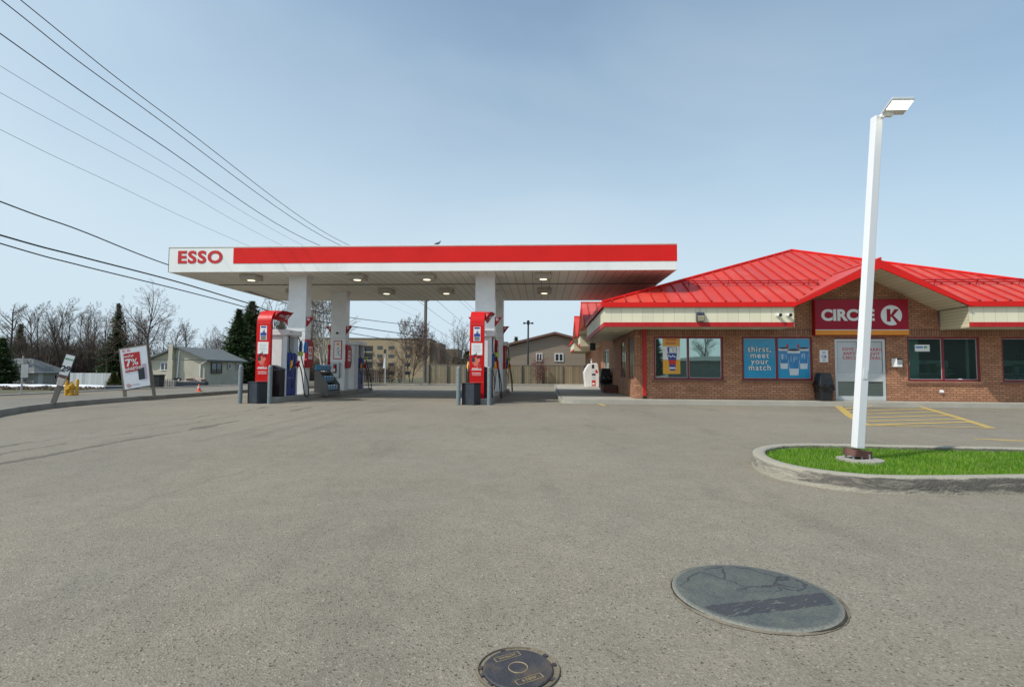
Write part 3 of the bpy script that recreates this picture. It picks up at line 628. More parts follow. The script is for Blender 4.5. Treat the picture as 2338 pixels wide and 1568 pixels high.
# ================================================================ FUEL CANOPY
CY = -math.atan(.0567); CO = Vector((-12.70, 19.14, 0))        # front left corner, yaw
CM = Matrix.Translation(CO) @ Matrix.Rotation(CY, 4, 'Z')
CW, CDp, CZ, CT = 18.47, 7.9, 4.65, 5.57
can = thing('fuel_canopy', 'large flat white and red canopy on four white columns over the fuel pumps', 'canopy', CO, CY)
M['ceiling'] = lines('canopy_ceiling', (.74, .70, .63), (1, 0, 0), .335, dark=.30, width=.055, rough=.42, var=.06)
mb = MB(); mb.box(.08, CW - .08, .08, CDp - .08, CZ + .03, CZ + .5); mb.build('ceiling', M['ceiling'], can)
mb = MB()
mb.box(.09, CW - .09, 2.93, 3.02, CZ + .005, CZ + .029); mb.build('ceiling_joint', mat('joint', (.16, .15, .14), .6), can)
mb = MB()   # fascia ring
mb.box(0, CW, 0, .075, CZ, CT); mb.box(0, CW, CDp - .075, CDp, CZ, CT); mb.box(0, .075, .0755, CDp - .0755, CZ, CT); mb.box(CW - .075, CW, .0755, CDp - .0755, CZ, CT)
fa = mb.build('fascia', M['canopy_white'], can, bevel=.006)
mb = MB()
mb.box(2.47, CW + .01, -.012, -.0005, CZ + .315, CT - .03); mb.box(CW + .0005, CW + .012, .0, CDp, CZ + .315, CT - .03)
mb.build('red_band', M['band_red'], can)
mb = MB(); mb.box(-.012, CW + .018, -.018, CDp + .012, CT, CT + .03); mb.build('top_trim', M['canopy_white'], can)
mb = MB(); mb.box(-.004, .012, -.004, -.0005, CZ, CT); mb.build('corner_joint', M['slate'], can)
text_mesh('ESSO', .62, M['print_red'], can, loc=(1.20, -.006, CZ + .535), fat=.024, ext=.006, sx=1.14, spacing=1.14)
def column(x, y, w, d, parent, near):
    mb = MB(); mb.box(x - w / 2, x + w / 2, y, y + d, .0, CZ + .03)
    c = mb.build('column', M['white'], parent, bevel=.006)
    mb = MB(); mb.box(x - w / 2 - .006, x + w / 2 + .006, y - .006, y + d + .006, 2.55, 2.562); mb.build('seam', M['steel'], c)
    mb = MB(); mb.box(x - w / 2 - .03, x + w / 2 + .03, y - .03, y + d + .03, CZ - .03, CZ + .028); mb.build('collar', M['white'], c)
    for s in (1, -1):
        e = x + s * w / 2
        # flared wing sign: triangular cross section
        mb = MB(); y0 = y + .06
        mb.prism([(e + s * .004, y0, 2.74), (e + s * .27, y0, 3.10), (e + s * .004, y0, 3.10)], (0, .07, 0)); wg = mb.build('wing_sign', M['dark_red'], c)
        mb = MB(); mb.prism([(e + s * .03, y0 - .004, 2.985), (e + s * .12, y0 - .004, 2.985), (e + s * .12, y0 - .004, 3.045), (e + s * .03, y0 - .004, 3.045)], (0, .0035, 0))
        text_mesh('K', .10, M['white_clean'], wg, loc=(e + s * .085, y0 - .003, 3.015), fat=.003, ext=.002)
        ring = MB(); ring.tube([(e + s * .085 + .052 * math.cos(a * math.pi / 8), y0 - .003, 3.015 + .052 * math.sin(a * math.pi / 8)) for a in range(16)], .006, 5, closed=True); ring.build('emblem', M['white_clean'], wg)
        # rounded side panel facing the lane
        prof = [(-.04, 1.18), (.40, 1.18), (.52, 1.30), (.56, 1.45), (.56, 1.98), (.50, 2.14), (.38, 2.24), (-.04, 2.24), (-.04, 2.05), (.0, 2.03), (.0, 1.5), (-.06, 1.46)]
        mb = MB(); mb.prism([(e + s * .004, y + a, z) for a, z in prof], (s * .10, 0, 0)); pn = mb.build('side_panel', M['dark_red'], c, bevel=.008)
        mb = MB(); mb.m = 0; X = e + s * .105
        mb.prism([(X, y + .08, 1.5), (X, y + .42, 1.5), (X, y + .42, 1.98), (X, y + .08, 1.98)], (s * .003, 0, 0)); mb.m = 1
        for a0, a1, z0, z1 in ((.13, .22, 1.78, 1.93), (.27, .37, 1.74, 1.93), (.12, .38, 1.62, 1.68), (.14, .36, 1.56, 1.58)):
            mb.prism([(X + s * .003, y + a0, z0), (X + s * .003, y + a1, z0), (X + s * .003, y + a1, z1), (X + s * .003, y + a0, z1)], (s * .002, 0, 0))
        mb.build('notice', [M['white_clean'], M['print_red']], pn)
    return c
# column places measured in canopy space
def toC(p): return CM.inverted() @ Vector(p)
cx1 = toC((-8.17, 20.05, 0)).x; cx2 = toC((-1.0, 19.65, 0)).x
y1, y2 = .92, 4.95
cols = [column(cx1, y1, .69, .46, can, True), column(cx1 + .02, y2, .69, .46, can, False), column(cx2, y1, .73, .46, can, True), column(cx2 + .02, y2, .73, .46, can, False)]
def col_poster(cx, y):
    t = thing('column_poster', '', 'poster', CM @ Vector((cx, y - .004, 0)), CY)
    mb = MB(); mb.box(-.19, .19, -.02, 0, 1.58, 2.42); mb.m = 1; mb.box(-.155, .155, -.023, -.0201, 1.615, 2.385); mb.m = 2
    mb.box(-.05, .06, -.026, -.0231, 2.22, 2.32)
    mb.m = 3
    rr = random.Random(2)
    for k in range(14):
        a = rr.uniform(-.07, .05); z = 1.75 + k * .026; mb.box(a, a + rr.uniform(.03, .09), -.026, -.0231, z, z + .016)
    mb.build('frame', [M['print_red'], M['white_clean'], M['orange'], M['ink']], t)
    return t
t = col_poster(cx1 + .02, y2); t['label'] = 'red framed white notice poster on front of the far left canopy column'
ex = thing('extinguisher_cabinet', 'grey steel fire extinguisher box on the column below the red framed poster', 'extinguisher box', CM @ Vector((cx1 - .02, y2, 0)), CY)
mb = MB(); mb.box(-.17, .17, -.13, -.002, .75, 1.43); mb.build('cabinet', M['steel'], ex, bevel=.01)
mb = MB(); mb.box(-.12, .06, -.135, -.131, .95, 1.36); mb.build('window', M['glass_dim'], ex)
mb = MB(); mb.tube([(-.03, -.15, 1.0), (-.03, -.15, 1.3)], .045, 12); mb.build('extinguisher', M['red'], ex, smooth=True)
mb = MB(); mb.box(-.075, .015, -.2, -.196, 1.02, 1.16); mb.build('tag', M['white_clean'], ex)
ex = thing('security_camera', 'small black dome camera on front of the far left canopy column', 'camera', CM @ Vector((cx1 + .02, y2 - .002, 2.78)), CY)
mb = MB(); mb.tube([(0, 0, 0), (0, -.05, 0)], .05, 14); mb.build('mount', M['white_clean'], ex, smooth=True)
mb = MB(); mb.T = Matrix.Translation((-.02, -.08, -.01)); mb.lathe([(.001, -.055), (.035, -.045), (.055, -.01), (.05, .03), (.02, .052), (.001, .055)], 16); mb.build('dome', M['black'], ex, smooth=True)
# ceiling lights
def ceiling_light():
    t = thing('ceiling_light', '', 'light', (0, 0, 0), CY, 'lights under the canopy')
    mb = MB(); mb.box(-.31, .31, -.31, .31, -.19, .0); mb.build('housing', M['housing'], t, bevel=.02)
    mb = MB(); mb.lathe([(.13, -.202), (.14, -.188), (.14, -.17)], 24); mb.build('lens', M['lamp_on'], t, smooth=True)
    return t
cl = ceiling_light(); first = True
lab = {(0, 0): 'box light under the canopy nearest its left end', (0, 1): 'box light in front row, first one right of near left column', (0, 2): 'box light in front row midway between the two near columns',
       (0, 3): 'flush box light in the front row right of the near right column', (1, 0): 'box light in back row half hidden behind the near left column', (1, 1): 'box light in back row right of the far left column',
       (1, 2): 'box light in the back row just left of near right column', (1, 3): 'box light in back row right of the right hand columns'}
for r, (yy, row) in enumerate(((.85, (565, 815, 976, 1240)), (4.4, (668, 882, 1020, 1242)))):
    for k, u in enumerate(row):
        w = CM @ Vector((0, yy, 0)); Yd = w.y - .4
        p = P(u, 641 if r == 0 else 674, Yd + .0); q = toC((p.x, p.y, 0)); pos = CM @ Vector((q.x, yy, CZ + .029))
        o = cl if first else copy_thing(cl, '', pos, CY); first = False
        o.location = pos; o['label'] = lab[(r, k)]
# ================================================================ PUMP ISLANDS
IY = CY
def arch(loc, label):
    """tall red strip that bends back over the pump, flared sign wing along its right side"""
    t = thing('sign_arch', label, 'sign', loc, IY)
    w, th, R, H = .24, .13, .50, 3.12
    prof = [(0, .0)] + [(0, z) for z in (1.0, 2.0)]
    arc = [(R - R * math.cos(a), H - R + R * math.sin(a)) for a in [k * math.pi / 2 / 10 for k in range(11)]]
    top = [(.7, H - .005), (.98, H - .02)]
    outer = [(0, 0), (0, 1.2), (0, 2.2)] + arc + top
    inner = [(th, 0), (th, 1.2), (th, 2.2)] + [(R - (R - th) * math.cos(a), H - R + (R - th) * math.sin(a)) for a in [k * math.pi / 2 / 10 for k in range(11)]] + [(.7, H - th), (.98, H - .02 - th * .8)]
    mb = MB(); n = len(outer)
    vs = [(x, y, z) for x in (-w, w) for y, z in outer + inner]; m = 2 * n
    fs = []
    for i in range(n - 1):
        fs += [(i, i + 1, m + i + 1, m + i), (n + i, m + n + i, m + n + i + 1, n + i + 1), (i, n + i, n + i + 1, i + 1), (m + i, m + i + 1, m + n + i + 1, m + n + i)]
    fs += [(0, m, m + n, n), (n - 1, 2 * n - 1, m + 2 * n - 1, m + n - 1)]
    mb.add(vs, fs); b = mb.build('red_strip', M['red'], t, smooth=True, angle=40)
    # wing: outer slanted face, from the bend to the back end
    mb = MB(); y0, y1 = .42, .98
    A = [(w + .002, y0 - .14, H - .42), (w + .20, y0 + .02, H - .04), (w + .002, y0 - .05, H - .03)]
    mb.add([(w + .002, .135, H - .33), (w + .012, .15, H - .335), (w + .012, y1 - .02, H - .36), (w + .002, y1 - .02, H - .36),
            (w + .03, .14, H - .26), (w + .12, .20, H - .12), (w + .22, .34, H - .015), (w + .27, y1 + .05, H - .015), (w + .002, y1, H - .015), (w + .002, .3, H - .04)],
           [(0, 1, 5, 4), (1, 6, 5), (1, 2, 7, 6), (2, 3, 8, 7), (4, 5, 9), (5, 6, 9), (6, 7, 8, 9), (0, 4, 9), (0, 9, 8, 3), (0, 3, 2, 1)])
    wg = mb.build('sign_wing', M['dark_red'], t)
    # lettering on the slanted face
    n_ = None
    ax = Vector((0, -1, 0)); 
    # face basis: text runs from near to far (y+), upright follows the slanted face
    e1 = Vector((0, 1, 0)); e2 = Vector((.25, 0, .34)).normalized(); e3 = e1.cross(e2)
    c = Vector((w + .135, .58, H - .18)) + e3 * .012
    rot = Matrix((e1, e2, e3)).transposed().to_4x4()
    o = text_mesh('CIRCLE', .115, M['cup_white'], wg, fat=.002, ext=.002, sx=1); o.matrix_local = Matrix.Translation(c - e1 * .10) @ rot
    o = text_mesh('K', .11, M['cup_white'], wg, fat=.007, ext=.002); o.matrix_local = Matrix.Translation(c + e1 * .25) @ rot
    mb = MB(); mb.T = Matrix.Translation(c + e1 * .25) @ rot; mb.tube([(.085 * math.cos(a * math.pi / 12), .085 * math.sin(a * math.pi / 12), 0) for a in range(24)], .013, 6, closed=True); mb.build('emblem', M['white_clean'], wg)
    # posters on the front
    mb = MB(); mb.box(-.115, .115, -.006, -.0005, 2.08, 2.56); mb.m = 1; mb.box(-.10, .10, -.009, -.0061, 2.22, 2.33); mb.box(-.09, .09, -.009, -.0061, 2.49, 2.545)
    mb.prism([(-.03, -.009, 2.33), (.0, -.009, 2.33), (-.012, -.009, 2.43)], (0, .0028, 0)); mb.prism([(.0, -.009, 2.33), (.05, -.009, 2.33), (.025, -.009, 2.46)], (0, .0028, 0))
    mb.m = 2; mb.box(-.09, .09, -.0095, -.0061, 2.15, 2.20); mb.box(-.09, .09, -.0095, -.0061, 2.095, 2.13)
    mb.build('price_notice', [M['white_clean'], M['navy'], M['ink']], t)
    mb = MB(); mb.box(-.185, .185, -.006, -.0005, .70 + .2, 2.02); mb.m = 1; mb.box(-.183, .183, -.009, -.0061, 1.62, 2.015)
    rr = random.Random(9)
    mb.m = 2
    for k in range(5):
        wd = rr.uniform(.09, .15); mb.box(-wd, wd, -.0105, -.0091, 1.93 - k * .052, 1.943 - k * .052)
    mb.m = 3
    for k in range(9):
        a = rr.uniform(-.17, .1); z = rr.uniform(1.50, 1.66); mb.box(a, a + rr.uniform(.03, .09), -.0118 - k * .0003, -.0092, z, z + rr.uniform(.02, .06))
    # food picture: glossy rounded shapes
    for k in range(16):
        a = rr.uniform(-.12, .12); z = rr.uniform(1.22, 1.52); r = rr.uniform(.03, .065); mb.m = rr.choice([4, 4, 5, 3])
        rx = min(r, .182 - abs(a)); mb.prism([(a + rx * math.cos(q * math.pi / 8), -.0100 - k * .0003, z + r * 1.35 * math.sin(q * math.pi / 8)) for q in range(16)], (0, .003, 0))
    mb.m = 1
    for z, wd, h in ((1.16, .15, .028), (1.115, .17, .035), (1.02, .16, .018), (.975, .14, .014), (.94, .15, .010)):
        x = -wd
        while x < wd - .02:
            l = rr.uniform(.012, .03); mb.box(x, min(wd, x + l), -.010, -.0061, z, z + h); x += l + .006
    mb.build('promotion_poster', [M['red'], M['white_clean'], mat('print_grey', (.35, .35, .35), .5), M['ink'], mat('print_salmon', (.62, .16, .12), .4), M['print_red']], t)
    mb = MB(); mb.box(-.215, .215, -.004, -.0003, .72, .727); mb.box(-.215, .215, -.004, -.0003, 2.64, 2.647); mb.build('trim_line', mat('trim_pale_red', (.7, .25, .22), .4), t)
    return t
def hose(mb, pts, r=.022): mb.tube(spline(pts, 8), r, 7)
def dispenser(loc, label, grp='fuel dispensers on the islands'):
    t = thing('fuel_dispenser', label, 'fuel pump', loc, IY, grp)
    w, D, z0 = .36, .98, .0
    mb = MB()   # end columns with chamfers, base, core
    for y0, y1, s in ((0, .16, 1), (D - .10, D, -1)):
        if s == 1: pts = [(-w, .10, 0), (-w + .10, 0, 0), (w - .10, 0, 0), (w, .10, 0), (w, .16, 0), (-w, .16, 0)]
        else: pts = [(-w, D - .10, 0), (w, D - .10, 0), (w, D, 0), (-w, D, 0)]
        mb.prism([(x, y, z0) for x, y, _ in pts], (0, 0, 2.10))
    b = mb.build('cabinet', M['white'], t, bevel=.006)
    mb = MB(); mb.box(-w + .115, -w + .135, -.004, .0, .05, 2.08); mb.box(w - .125, w - .105, -.004, .0, .05, 2.08); mb.build('seam', M['steel'], b)
    mb = MB(); mb.box(-w + .12, w - .12, .155, D - .095, .0, 2.08); mb.build('core', mat('pump_core_grey', (.38, .39, .40), .4, .05), t)
    mb = MB(); prof = [(-w - .07, 2.11), (-w - .10, 2.16), (-w - .10, 2.31), (w + .10, 2.31), (w + .10, 2.16), (w + .07, 2.11)]
    mb.prism([(x, -.07, z) for x, z in prof], (0, D + .14, 0)); cap = mb.build('top_cap', M['white_clean'], t, bevel=.012)
    mb = MB()
    for s in (1, -1): mb.box(min(s * (w + .101), s * (w + .104)), max(s * (w + .101), s * (w + .104)), .12, .3, 2.22, 2.25)
    mb.build('badge', M['print_red'], cap)
    for s in (1, -1):
        mb = MB(); mb.box(*(sorted((s * (w - .12), s * (w - .005)))), .163, D - .103, .02, .98); sk = mb.build('lower_panel', M['blue'], t, bevel=.008)
        text_mesh('SYNERGY', .085, mat('pale_blue_print', (.25, .35, .7), .4), sk, loc=(s * (w - .003), .5, .62), face=(math.pi / 2, 0, s * math.pi / 2), fat=.001, ext=.001, sx=1.5)
        # nozzle boots: folded blue holders
        mb = MB()
        for k in range(3):
            y0 = .20 + k * .20; x0 = s * (w - .12)
            mb.prism([(x0, y0, 1.0), (x0, y0 + .17, 1.0), (x0 + s * .20, y0 + .15, 1.06), (x0 + s * .20, y0 + .02, 1.06)], (0, 0, .40))
            mb.prism([(x0, y0 + .01, 1.42), (x0, y0 + .16, 1.42), (x0 + s * .17, y0 + .13, 1.42), (x0 + s * .17, y0 + .03, 1.42)], (0, 0, .09))
        mb.build('nozzle_boot', M['blue'], t, bevel=.015)
        for k, cm in ((0, 'yellow'), (2, 'red')):
            y0 = .285 + k * .21; x0 = s * (w + (.10 if k == 0 else .15)); z = 1.17
            mb = MB(); mb.tube([(x0 - s * .05, y0, z - .14), (x0, y0, z - .02), (x0 + s * .02, y0, z + .07)], [.035, .05, .04], 8)
            mb.tube([(x0 + s * .01, y0, z + .02), (x0 + s * .04, y0 - .05, z - .10), (x0 + s * .02, y0 - .10, z - .20)], [.035, .03, .018], 7)
            nz_ = mb.build('nozzle', M[cm], t, smooth=True)
            mb = MB(); mb.tube([(x0 + s * .02, y0 - .1, z - .19), (x0 + s * .01, y0 - .11, z - .27)], .012, 6); mb.build('spout', M['steel'], nz_)
        mb = MB(); X = s * (w + .03)
        hose(mb, [(X, .25, 2.12), (X - s * .02, .27, 1.7), (X + s * .05, .30, 1.4), (X + s * .10, .29, 1.18)], .016)
        hose(mb, [(X, .86, 2.12), (X + s * .05, .93, 1.95), (X + s * .07, .98, 1.5), (X + s * .14, 1.10, 1.0), (X + s * .22, 1.28, .45), (X + s * .24, 1.34, .12), (X + s * .24, 1.26, -.08), (X + s * .22, 1.10, -.02), (X + s * .20, 1.0, .25), (X + s * .17, .94, .65), (X + s * .15, .84, .95), (X + s * .13, .72, 1.12)], .020)
        hose(mb, [(X, .30, .92), (X + s * .06, .36, .6), (X + s * .05, .42, .25), (X + s * .07, .5, .5), (X + s * .1, .58, .95)], .013)
        mb.build('hose', M['rubber'], t, smooth=True)
        mb = MB(); p = Vector((X + s * .07, .98, 1.5)); mb.tube([p + Vector((0, -.012, -.075)), p + Vector((0, 0, .075))], [.085, .085], 10); mb.build('hose_tag', M['lime'], t, smooth=True)
    mb = MB(); mb.box(-w + .02, w - .02, .02, D - .02, -.02, .0); mb.build('plinth', M['black'], t)
    return t
def bollard(loc, label):
    t = thing('bollard', label, 'bollard', loc, 0, 'steel bollards guarding the pump islands')
    mb = MB(); mb.lathe([(.069, 0), (.069, 1.16), (.062, 1.205), (.042, 1.232), (.001, 1.24)], 20); mb.build('post', M['grey_paint'], t, smooth=True)
    mb = MB(); mb.lathe([(.0715, .985), (.073, .99), (.073, 1.03), (.0715, 1.035)], 20); mb.lathe([(.0712, .93), (.0725, .935), (.0725, .95), (.0712, .955)], 20); mb.build('band', mat('bollard_band', (.22, .25, .26), .5, .15, 9, dirt=.6, blotchcol=(.25, .12, .06)) if 'bb' not in M else M['bb'], t, smooth=True)
    return t
OL = Vector((-8.34, 17.05, 0)); OR_ = Vector((-1.22, 16.98, 0))
def IM(o): return Matrix.Translation(o) @ Matrix.Rotation(IY, 4, 'Z')
def island_base(o, name_l, L=10.6):
    mb = MB(); wv, r = .52, .5; pts = []
    y0 = .32
    for k in range(9):
        a = math.pi + k * math.pi / 8; pts.append((wv * math.cos(a), y0 + .30 + .30 * math.sin(a)))
    for k in range(9):
        a = k * math.pi / 8; pts.append((wv * math.cos(a), L - .30 + .30 * math.sin(a)))
    mb.prism([(x, y, -.03) for x, y in pts], (0, 0, .21))
    ob = mb.build('pump_island', M['concrete'], None, bevel=.02, loc=o, rotz=IY); tag(ob, name_l, 'pump island')
    return ob
island_base(OL, 'left long concrete pump island with rounded ends under the canopy')
island_base(OR_, 'right long concrete pump island with rounded ends under the canopy')
la = arch(IM(OL) @ Vector((.0, .42, 0)), 'tall red curved sign arch over the left pump, lettered wing on its side')
ra = copy_thing(la, 'tall red curved sign arch at the front end of the right pump island', IM(OR_) @ Vector((.03, .42, 0)))
for a in (la, ra): a['group'] = 'red sign arches'
dA = dispenser(IM(OL) @ Vector((.02, 1.17, .18)), 'white and blue fuel pump behind the left red arch, near column')
dB = copy_thing(dA, 'white and blue fuel pump behind the far left column', IM(OL) @ Vector((.10, 8.10, .18)))
dC = copy_thing(dA, 'white and blue fuel pump behind the right red arch', IM(OR_) @ Vector((.08, 1.17, .18)))
dD = copy_thing(dA, 'fuel pump at the far end of the right island, mostly hidden by columns', IM(OR_) @ Vector((.10, 8.10, .18)))
g1 = P(547.5, 920, 16.95); b1 = bollard((g1.x, 16.95, 0), 'grey steel bollard left of the left red arch')
for u, Y, l in ((614.8, 16.93, 'grey steel bollard right of the left red arch, before the black bin'), (1046, 16.85, 'grey steel bollard left of the right red arch'), (1116.5, 16.83, 'grey steel bollard right of the right red arch')):
    g = P(u, 920, Y); copy_thing(b1, l, (g.x, Y, 0))
def squeegee_box(loc, rz, label):
    t = thing('utility_box', label, 'bin', loc, rz, 'dark boxes before the red arches')
    mb = MB()
    a, b, h = .235, .20, .67
    mb.add([(-a, -b, 0), (a, -b, 0), (a, b, 0), (-a, b, 0), (-a * 1.03, -b * 1.03, h), (a * 1.03, -b * 1.03, h), (a * 1.03, b * 1.03, h), (-a * 1.03, b * 1.03, h)], [(0, 3, 2, 1), (4, 5, 6, 7), (0, 1, 5, 4), (1, 2, 6, 5), (2, 3, 7, 6), (3, 0, 4, 7)])
    mb.build('body', M['slate'], t, bevel=.012, seg=2)
    mb = MB(); mb.box(-a * 1.08, a * 1.08, -b * 1.09, b * 1.09, h + .001, h + .03); mb.build('lid', M['black'], t, bevel=.01)
    return t
g = P(586, 921, 16.95); s1 = squeegee_box((g.x - .06, 17.12, 0), -.5, 'dark slate box on the ground before the left red arch')
g = P(1070, 921, 16.85); copy_thing(s1, 'dark slate box on the ground before the right red arch', (g.x + .06, 17.03, 0), -.5)
def pump_bin(loc, label, rz=IY):
    t = thing('waste_bin', label, 'bin', loc, rz, 'black bins beside the fuel pumps')
    mb = MB(); mb.prism([(-.21, -.15, 0), (.20, -.15, 0), (.22, .15, 0), (-.20, .15, 0)], (0, 0, .90)); mb.build('body', M['black'], t, bevel=.015)
    mb = MB(); mb.prism([(-.23, -.17, .902), (.24, -.17, .902), (.24, -.17, .93), (-.08, -.17, 1.07), (-.23, -.17, 1.07)], (0, .34, 0)); mb.build('lid', M['slate'], t, bevel=.01)
    return t
w1 = pump_bin(IM(OL) @ Vector((.27, .86, .18)), 'tall black waste bin with sloped lid between left arch and its pump')
copy_thing(w1, 'tall black waste bin with sloped lid beside right red arch', IM(OR_) @ Vector((.31, .86, .18)))
# hanging washer gloves and hook on the hose side
for nm, q in (('glove_dispenser', (IM(OL) @ Vector((.52, 2.22, .18)))),):
    t = thing(nm, 'pair of bright blue plastic gloves hanging beside the left pump', 'gloves', q, IY)
    for k, x in enumerate((-.09, .09)):
        mb = MB(); mb.prism([(x - .06, 0, 1.52), (x + .06, 0, 1.55), (x + .075, 0, 1.86), (x + .04, 0, 1.98), (x - .03, 0, 1.95), (x - .07, 0, 1.75)], (0, .02, 0)); mb.build('glove', M['blue_light'], t, bevel=.006)
    mb = MB(); mb.tube([(-.1, .01, 1.96), (0, .01, 2.02), (.1, .01, 1.96)], .006, 5); mb.build('hook', M['black'], t)
# water jug rack between the left columns
rk = thing('bottle_rack', 'grey steel stepped rack for water jugs between the left columns', 'rack', IM(OL) @ Vector((.30, 3.98, .18)), IY)
M['rack'] = lines('ribbed_grey_rack', (.20, .185, .165), (1, 1, 0), .05, dark=.7, width=.3, rough=.5)
side = [(-.1, -.16), (.46, -.16), (.46, .30), (.05, .86), (-.1, .86)]
for y in (0, 1.22):
    mb = MB(); mb.prism([(x, y, z + .02) for x, z in side], (0, .05, 0)); mb.build('side_panel', M['rack'], rk)
mb = MB(); mb.box(-.1, -.06, .051, 1.219, -.14, .84); mb.box(-.059, .44, .051, 1.219, .04, .07); mb.box(-.059, .28, .051, 1.219, .40, .43); mb.box(-.059, .12, .051, 1.219, .80, .83); mb.box(.40, .44, .051, 1.219, -.14, .039); mb.build('shelf', M['rack'], rk)
def jugs(loc, label, n):
    t = thing('water_jug_pack', label, 'bottled water', loc, IY, 'blue water jug packs on the rack')
    for k in range(n):
        mb = MB(); y = k * .27
        mb.prism([(-.13, y, 0), (.13, y, 0), (.13, y + .25, 0), (-.13, y + .25, 0)], (0, 0, .24)); mb.build('jug', M['jug'], t, bevel=.04, seg=3)
    return t
m, nt, b = _nt('water_blue'); b.inputs['Base Color'].default_value = (.05, .24, .42, 1); inp(b, 'Roughness', .15); inp(b, 'Coat Weight', .6); M['jug'] = m
B0 = rk.location
RM = Matrix.Translation(B0) @ Matrix.Rotation(IY, 4, 'Z')
j1 = jugs(RM @ Vector((.29, .10, .075)), 'blue water jugs on the lowest shelf of the grey rack', 4)
copy_thing(j1, 'blue water jugs on the middle shelf of the grey rack', RM @ Vector((.13, .10, .435)))
copy_thing(j1, 'blue water jugs on top of the grey rack', RM @ Vector((.0, .10, .885)))
# ================================================================ CONVENIENCE STORE
SA = -math.atan(.07); SO = Vector((3.07, 17.70, 0))
SM = Matrix.Translation(SO) @ Matrix.Rotation(SA, 4, 'Z'); SI = SM.inverted()
e2 = SM.to_3x3() @ Vector((0, 1, 0)); e1 = SM.to_3x3() @ Vector((1, 0, 0))
def F(u, v, b=1.3):
    """picture point -> (a, z) on the plane parallel to the store front at depth b"""
    p = SI @ hit(u, v, SM @ Vector((0, b, 0)), e2); return p.x, p.z
def L_(u, v, a=1.3):
    p = SI @ hit(u, v, SM @ Vector((a, 0, 0)), e1); return p.y, p.z
st = thing('convenience_store', 'brick shop with red metal roof and cream eaves right of the canopy', 'shop', SO, SA)
WA, WB, WH = 1.3, 1.3, 2.62      # wall corner, soffit height
SW = .13                          # sidewalk height
# ---- walls with openings
def wall_with_holes(mb, x0, x1, z0, z1, holes, plane):
    """rectangular wall cut around holes; plane(x, z, d) -> 3-D"""
    xs_ = sorted(set([x0, x1] + [h[0] for h in holes] + [h[1] for h in holes])); xs_ = [x for x in xs_ if x0 <= x <= x1]
    for a, b in zip(xs_, xs_[1:]):
        hs = sorted([(h[2], h[3]) for h in holes if h[0] <= a + 1e-6 and h[1] >= b - 1e-6]); z = z0
        for h0, h1 in hs + [(z1, z1)]:
            if h0 > z + 1e-5: mb.poly([plane(a, z), plane(b, z), plane(b, h0), plane(a, h0)])
            z = max(z, h1)
def win(u0, v0, u1, v1):
    a0, z1 = F(u0, v0); a1, z0 = F(u1, v1); return [a0, a1, z0, z1]
Wd = [win(1491.8, 766.5, 1651.6, 865), win(1692.8, 767, 1856, 867.6), win(2069.5, 771, 2239.2, 874), None]
a4, z4t = F(2284.8, 773.5); _, z4b = F(2284.8, 875.8)
z0c = sum(w[2] for w in Wd[:3]) / 3; z1c = sum(w[3] for w in Wd[:3]) / 3
for w in Wd[:3]: w[2], w[3] = z0c, z1c
Wd[3] = [a4, a4 + 1.95, z0c, z1c]
dr = [F(1903.5, 770)[0], F(2021, 770)[0], SW, F(1960, 770)[1]]
END = 18 - 1.3
mb = MB()
wall_with_holes(mb, WA, END, 0, 5.2 if False else WH + .1, Wd + [dr], lambda x, z: (x, WB, z))
for w in Wd + [dr]:                              # brick reveals
    d = .12
    mb.poly([(w[0], WB, w[2]), (w[0], WB, w[3]), (w[0], WB + d, w[3]), (w[0], WB + d, w[2])])
    mb.poly([(w[1], WB, w[2]), (w[1], WB + d, w[2]), (w[1], WB + d, w[3]), (w[1], WB, w[3])])
    mb.poly([(w[0], WB, w[3]), (w[1], WB, w[3]), (w[1], WB + d, w[3]), (w[0], WB + d, w[3])])
# gable brick above the soffit line
A0, A1, AC = 6.34, 11.72, 9.03; ZE, ZP = 3.43, 4.82
mb.poly([(A0 + .02, WB, WH + .1), (A1 - .02, WB, WH + .1), (A1 - .02, WB, ZE - .10), (AC, WB, ZP - .14), (A0 + .02, WB, ZE - .10)])
# left side wall (openings measured obliquely)
SWn = [[1.62, 3.0, z0c, z1c], [3.7, 5.1, z0c, z1c]]; SD = [9.6, 12.2, SW, 2.3]
wall_with_holes(mb, WB, 27, 0, WH + .1, SWn + [SD], lambda y, z: (WA, y, z))
for w in SWn + [SD]:
    d = .12
    mb.poly([(WA, w[0], w[2]), (WA + d, w[0], w[2]), (WA + d, w[0], w[3]), (WA, w[0], w[3])]); mb.poly([(WA, w[1], w[2]), (WA, w[1], w[3]), (WA + d, w[1], w[3]), (WA + d, w[1], w[2])])
for g0 in (8.07, 15.5):
    mb.poly([(WA, g0 + .02, WH + .1), (WA, g0 + 5.38, WH + .1), (WA, g0 + 5.38, ZE - .1), (WA, g0 + 2.7, ZP - .14), (WA, g0 + .02, ZE - .1)])
mb.poly([(END, WB, 0), (END, 27, 0), (END, 27, WH + .1), (END, WB, WH + .1)]); mb.poly([(WA, 27, 0), (END, 27, 0), (END, 27, WH + .1), (WA, 27, WH + .1)])
wall = mb.build('wall', M['brick'], st)
# soldier course, 4 mm proud
mb = MB(); s_l, s_r = F(1858, 700)[0], F(2075, 700)[0]
mb.box(WA, s_l - .02, WB - .004, WB - .0005, z1c + .045, z1c + .30); mb.build('soldier_course', M['brick_v'], wall); mb = MB(); mb.box(s_r + .02, END, WB - .004, WB - .0005, z1c + .045, z1c + .30)
mb.build('soldier_course', M['brick_v'], wall); mb = MB(); mb.box(WA - .004, WA - .0005, WB - .003, 8.0, z1c + .045, z1c + .30); mb.build('soldier_course', M['brick_v'], wall)
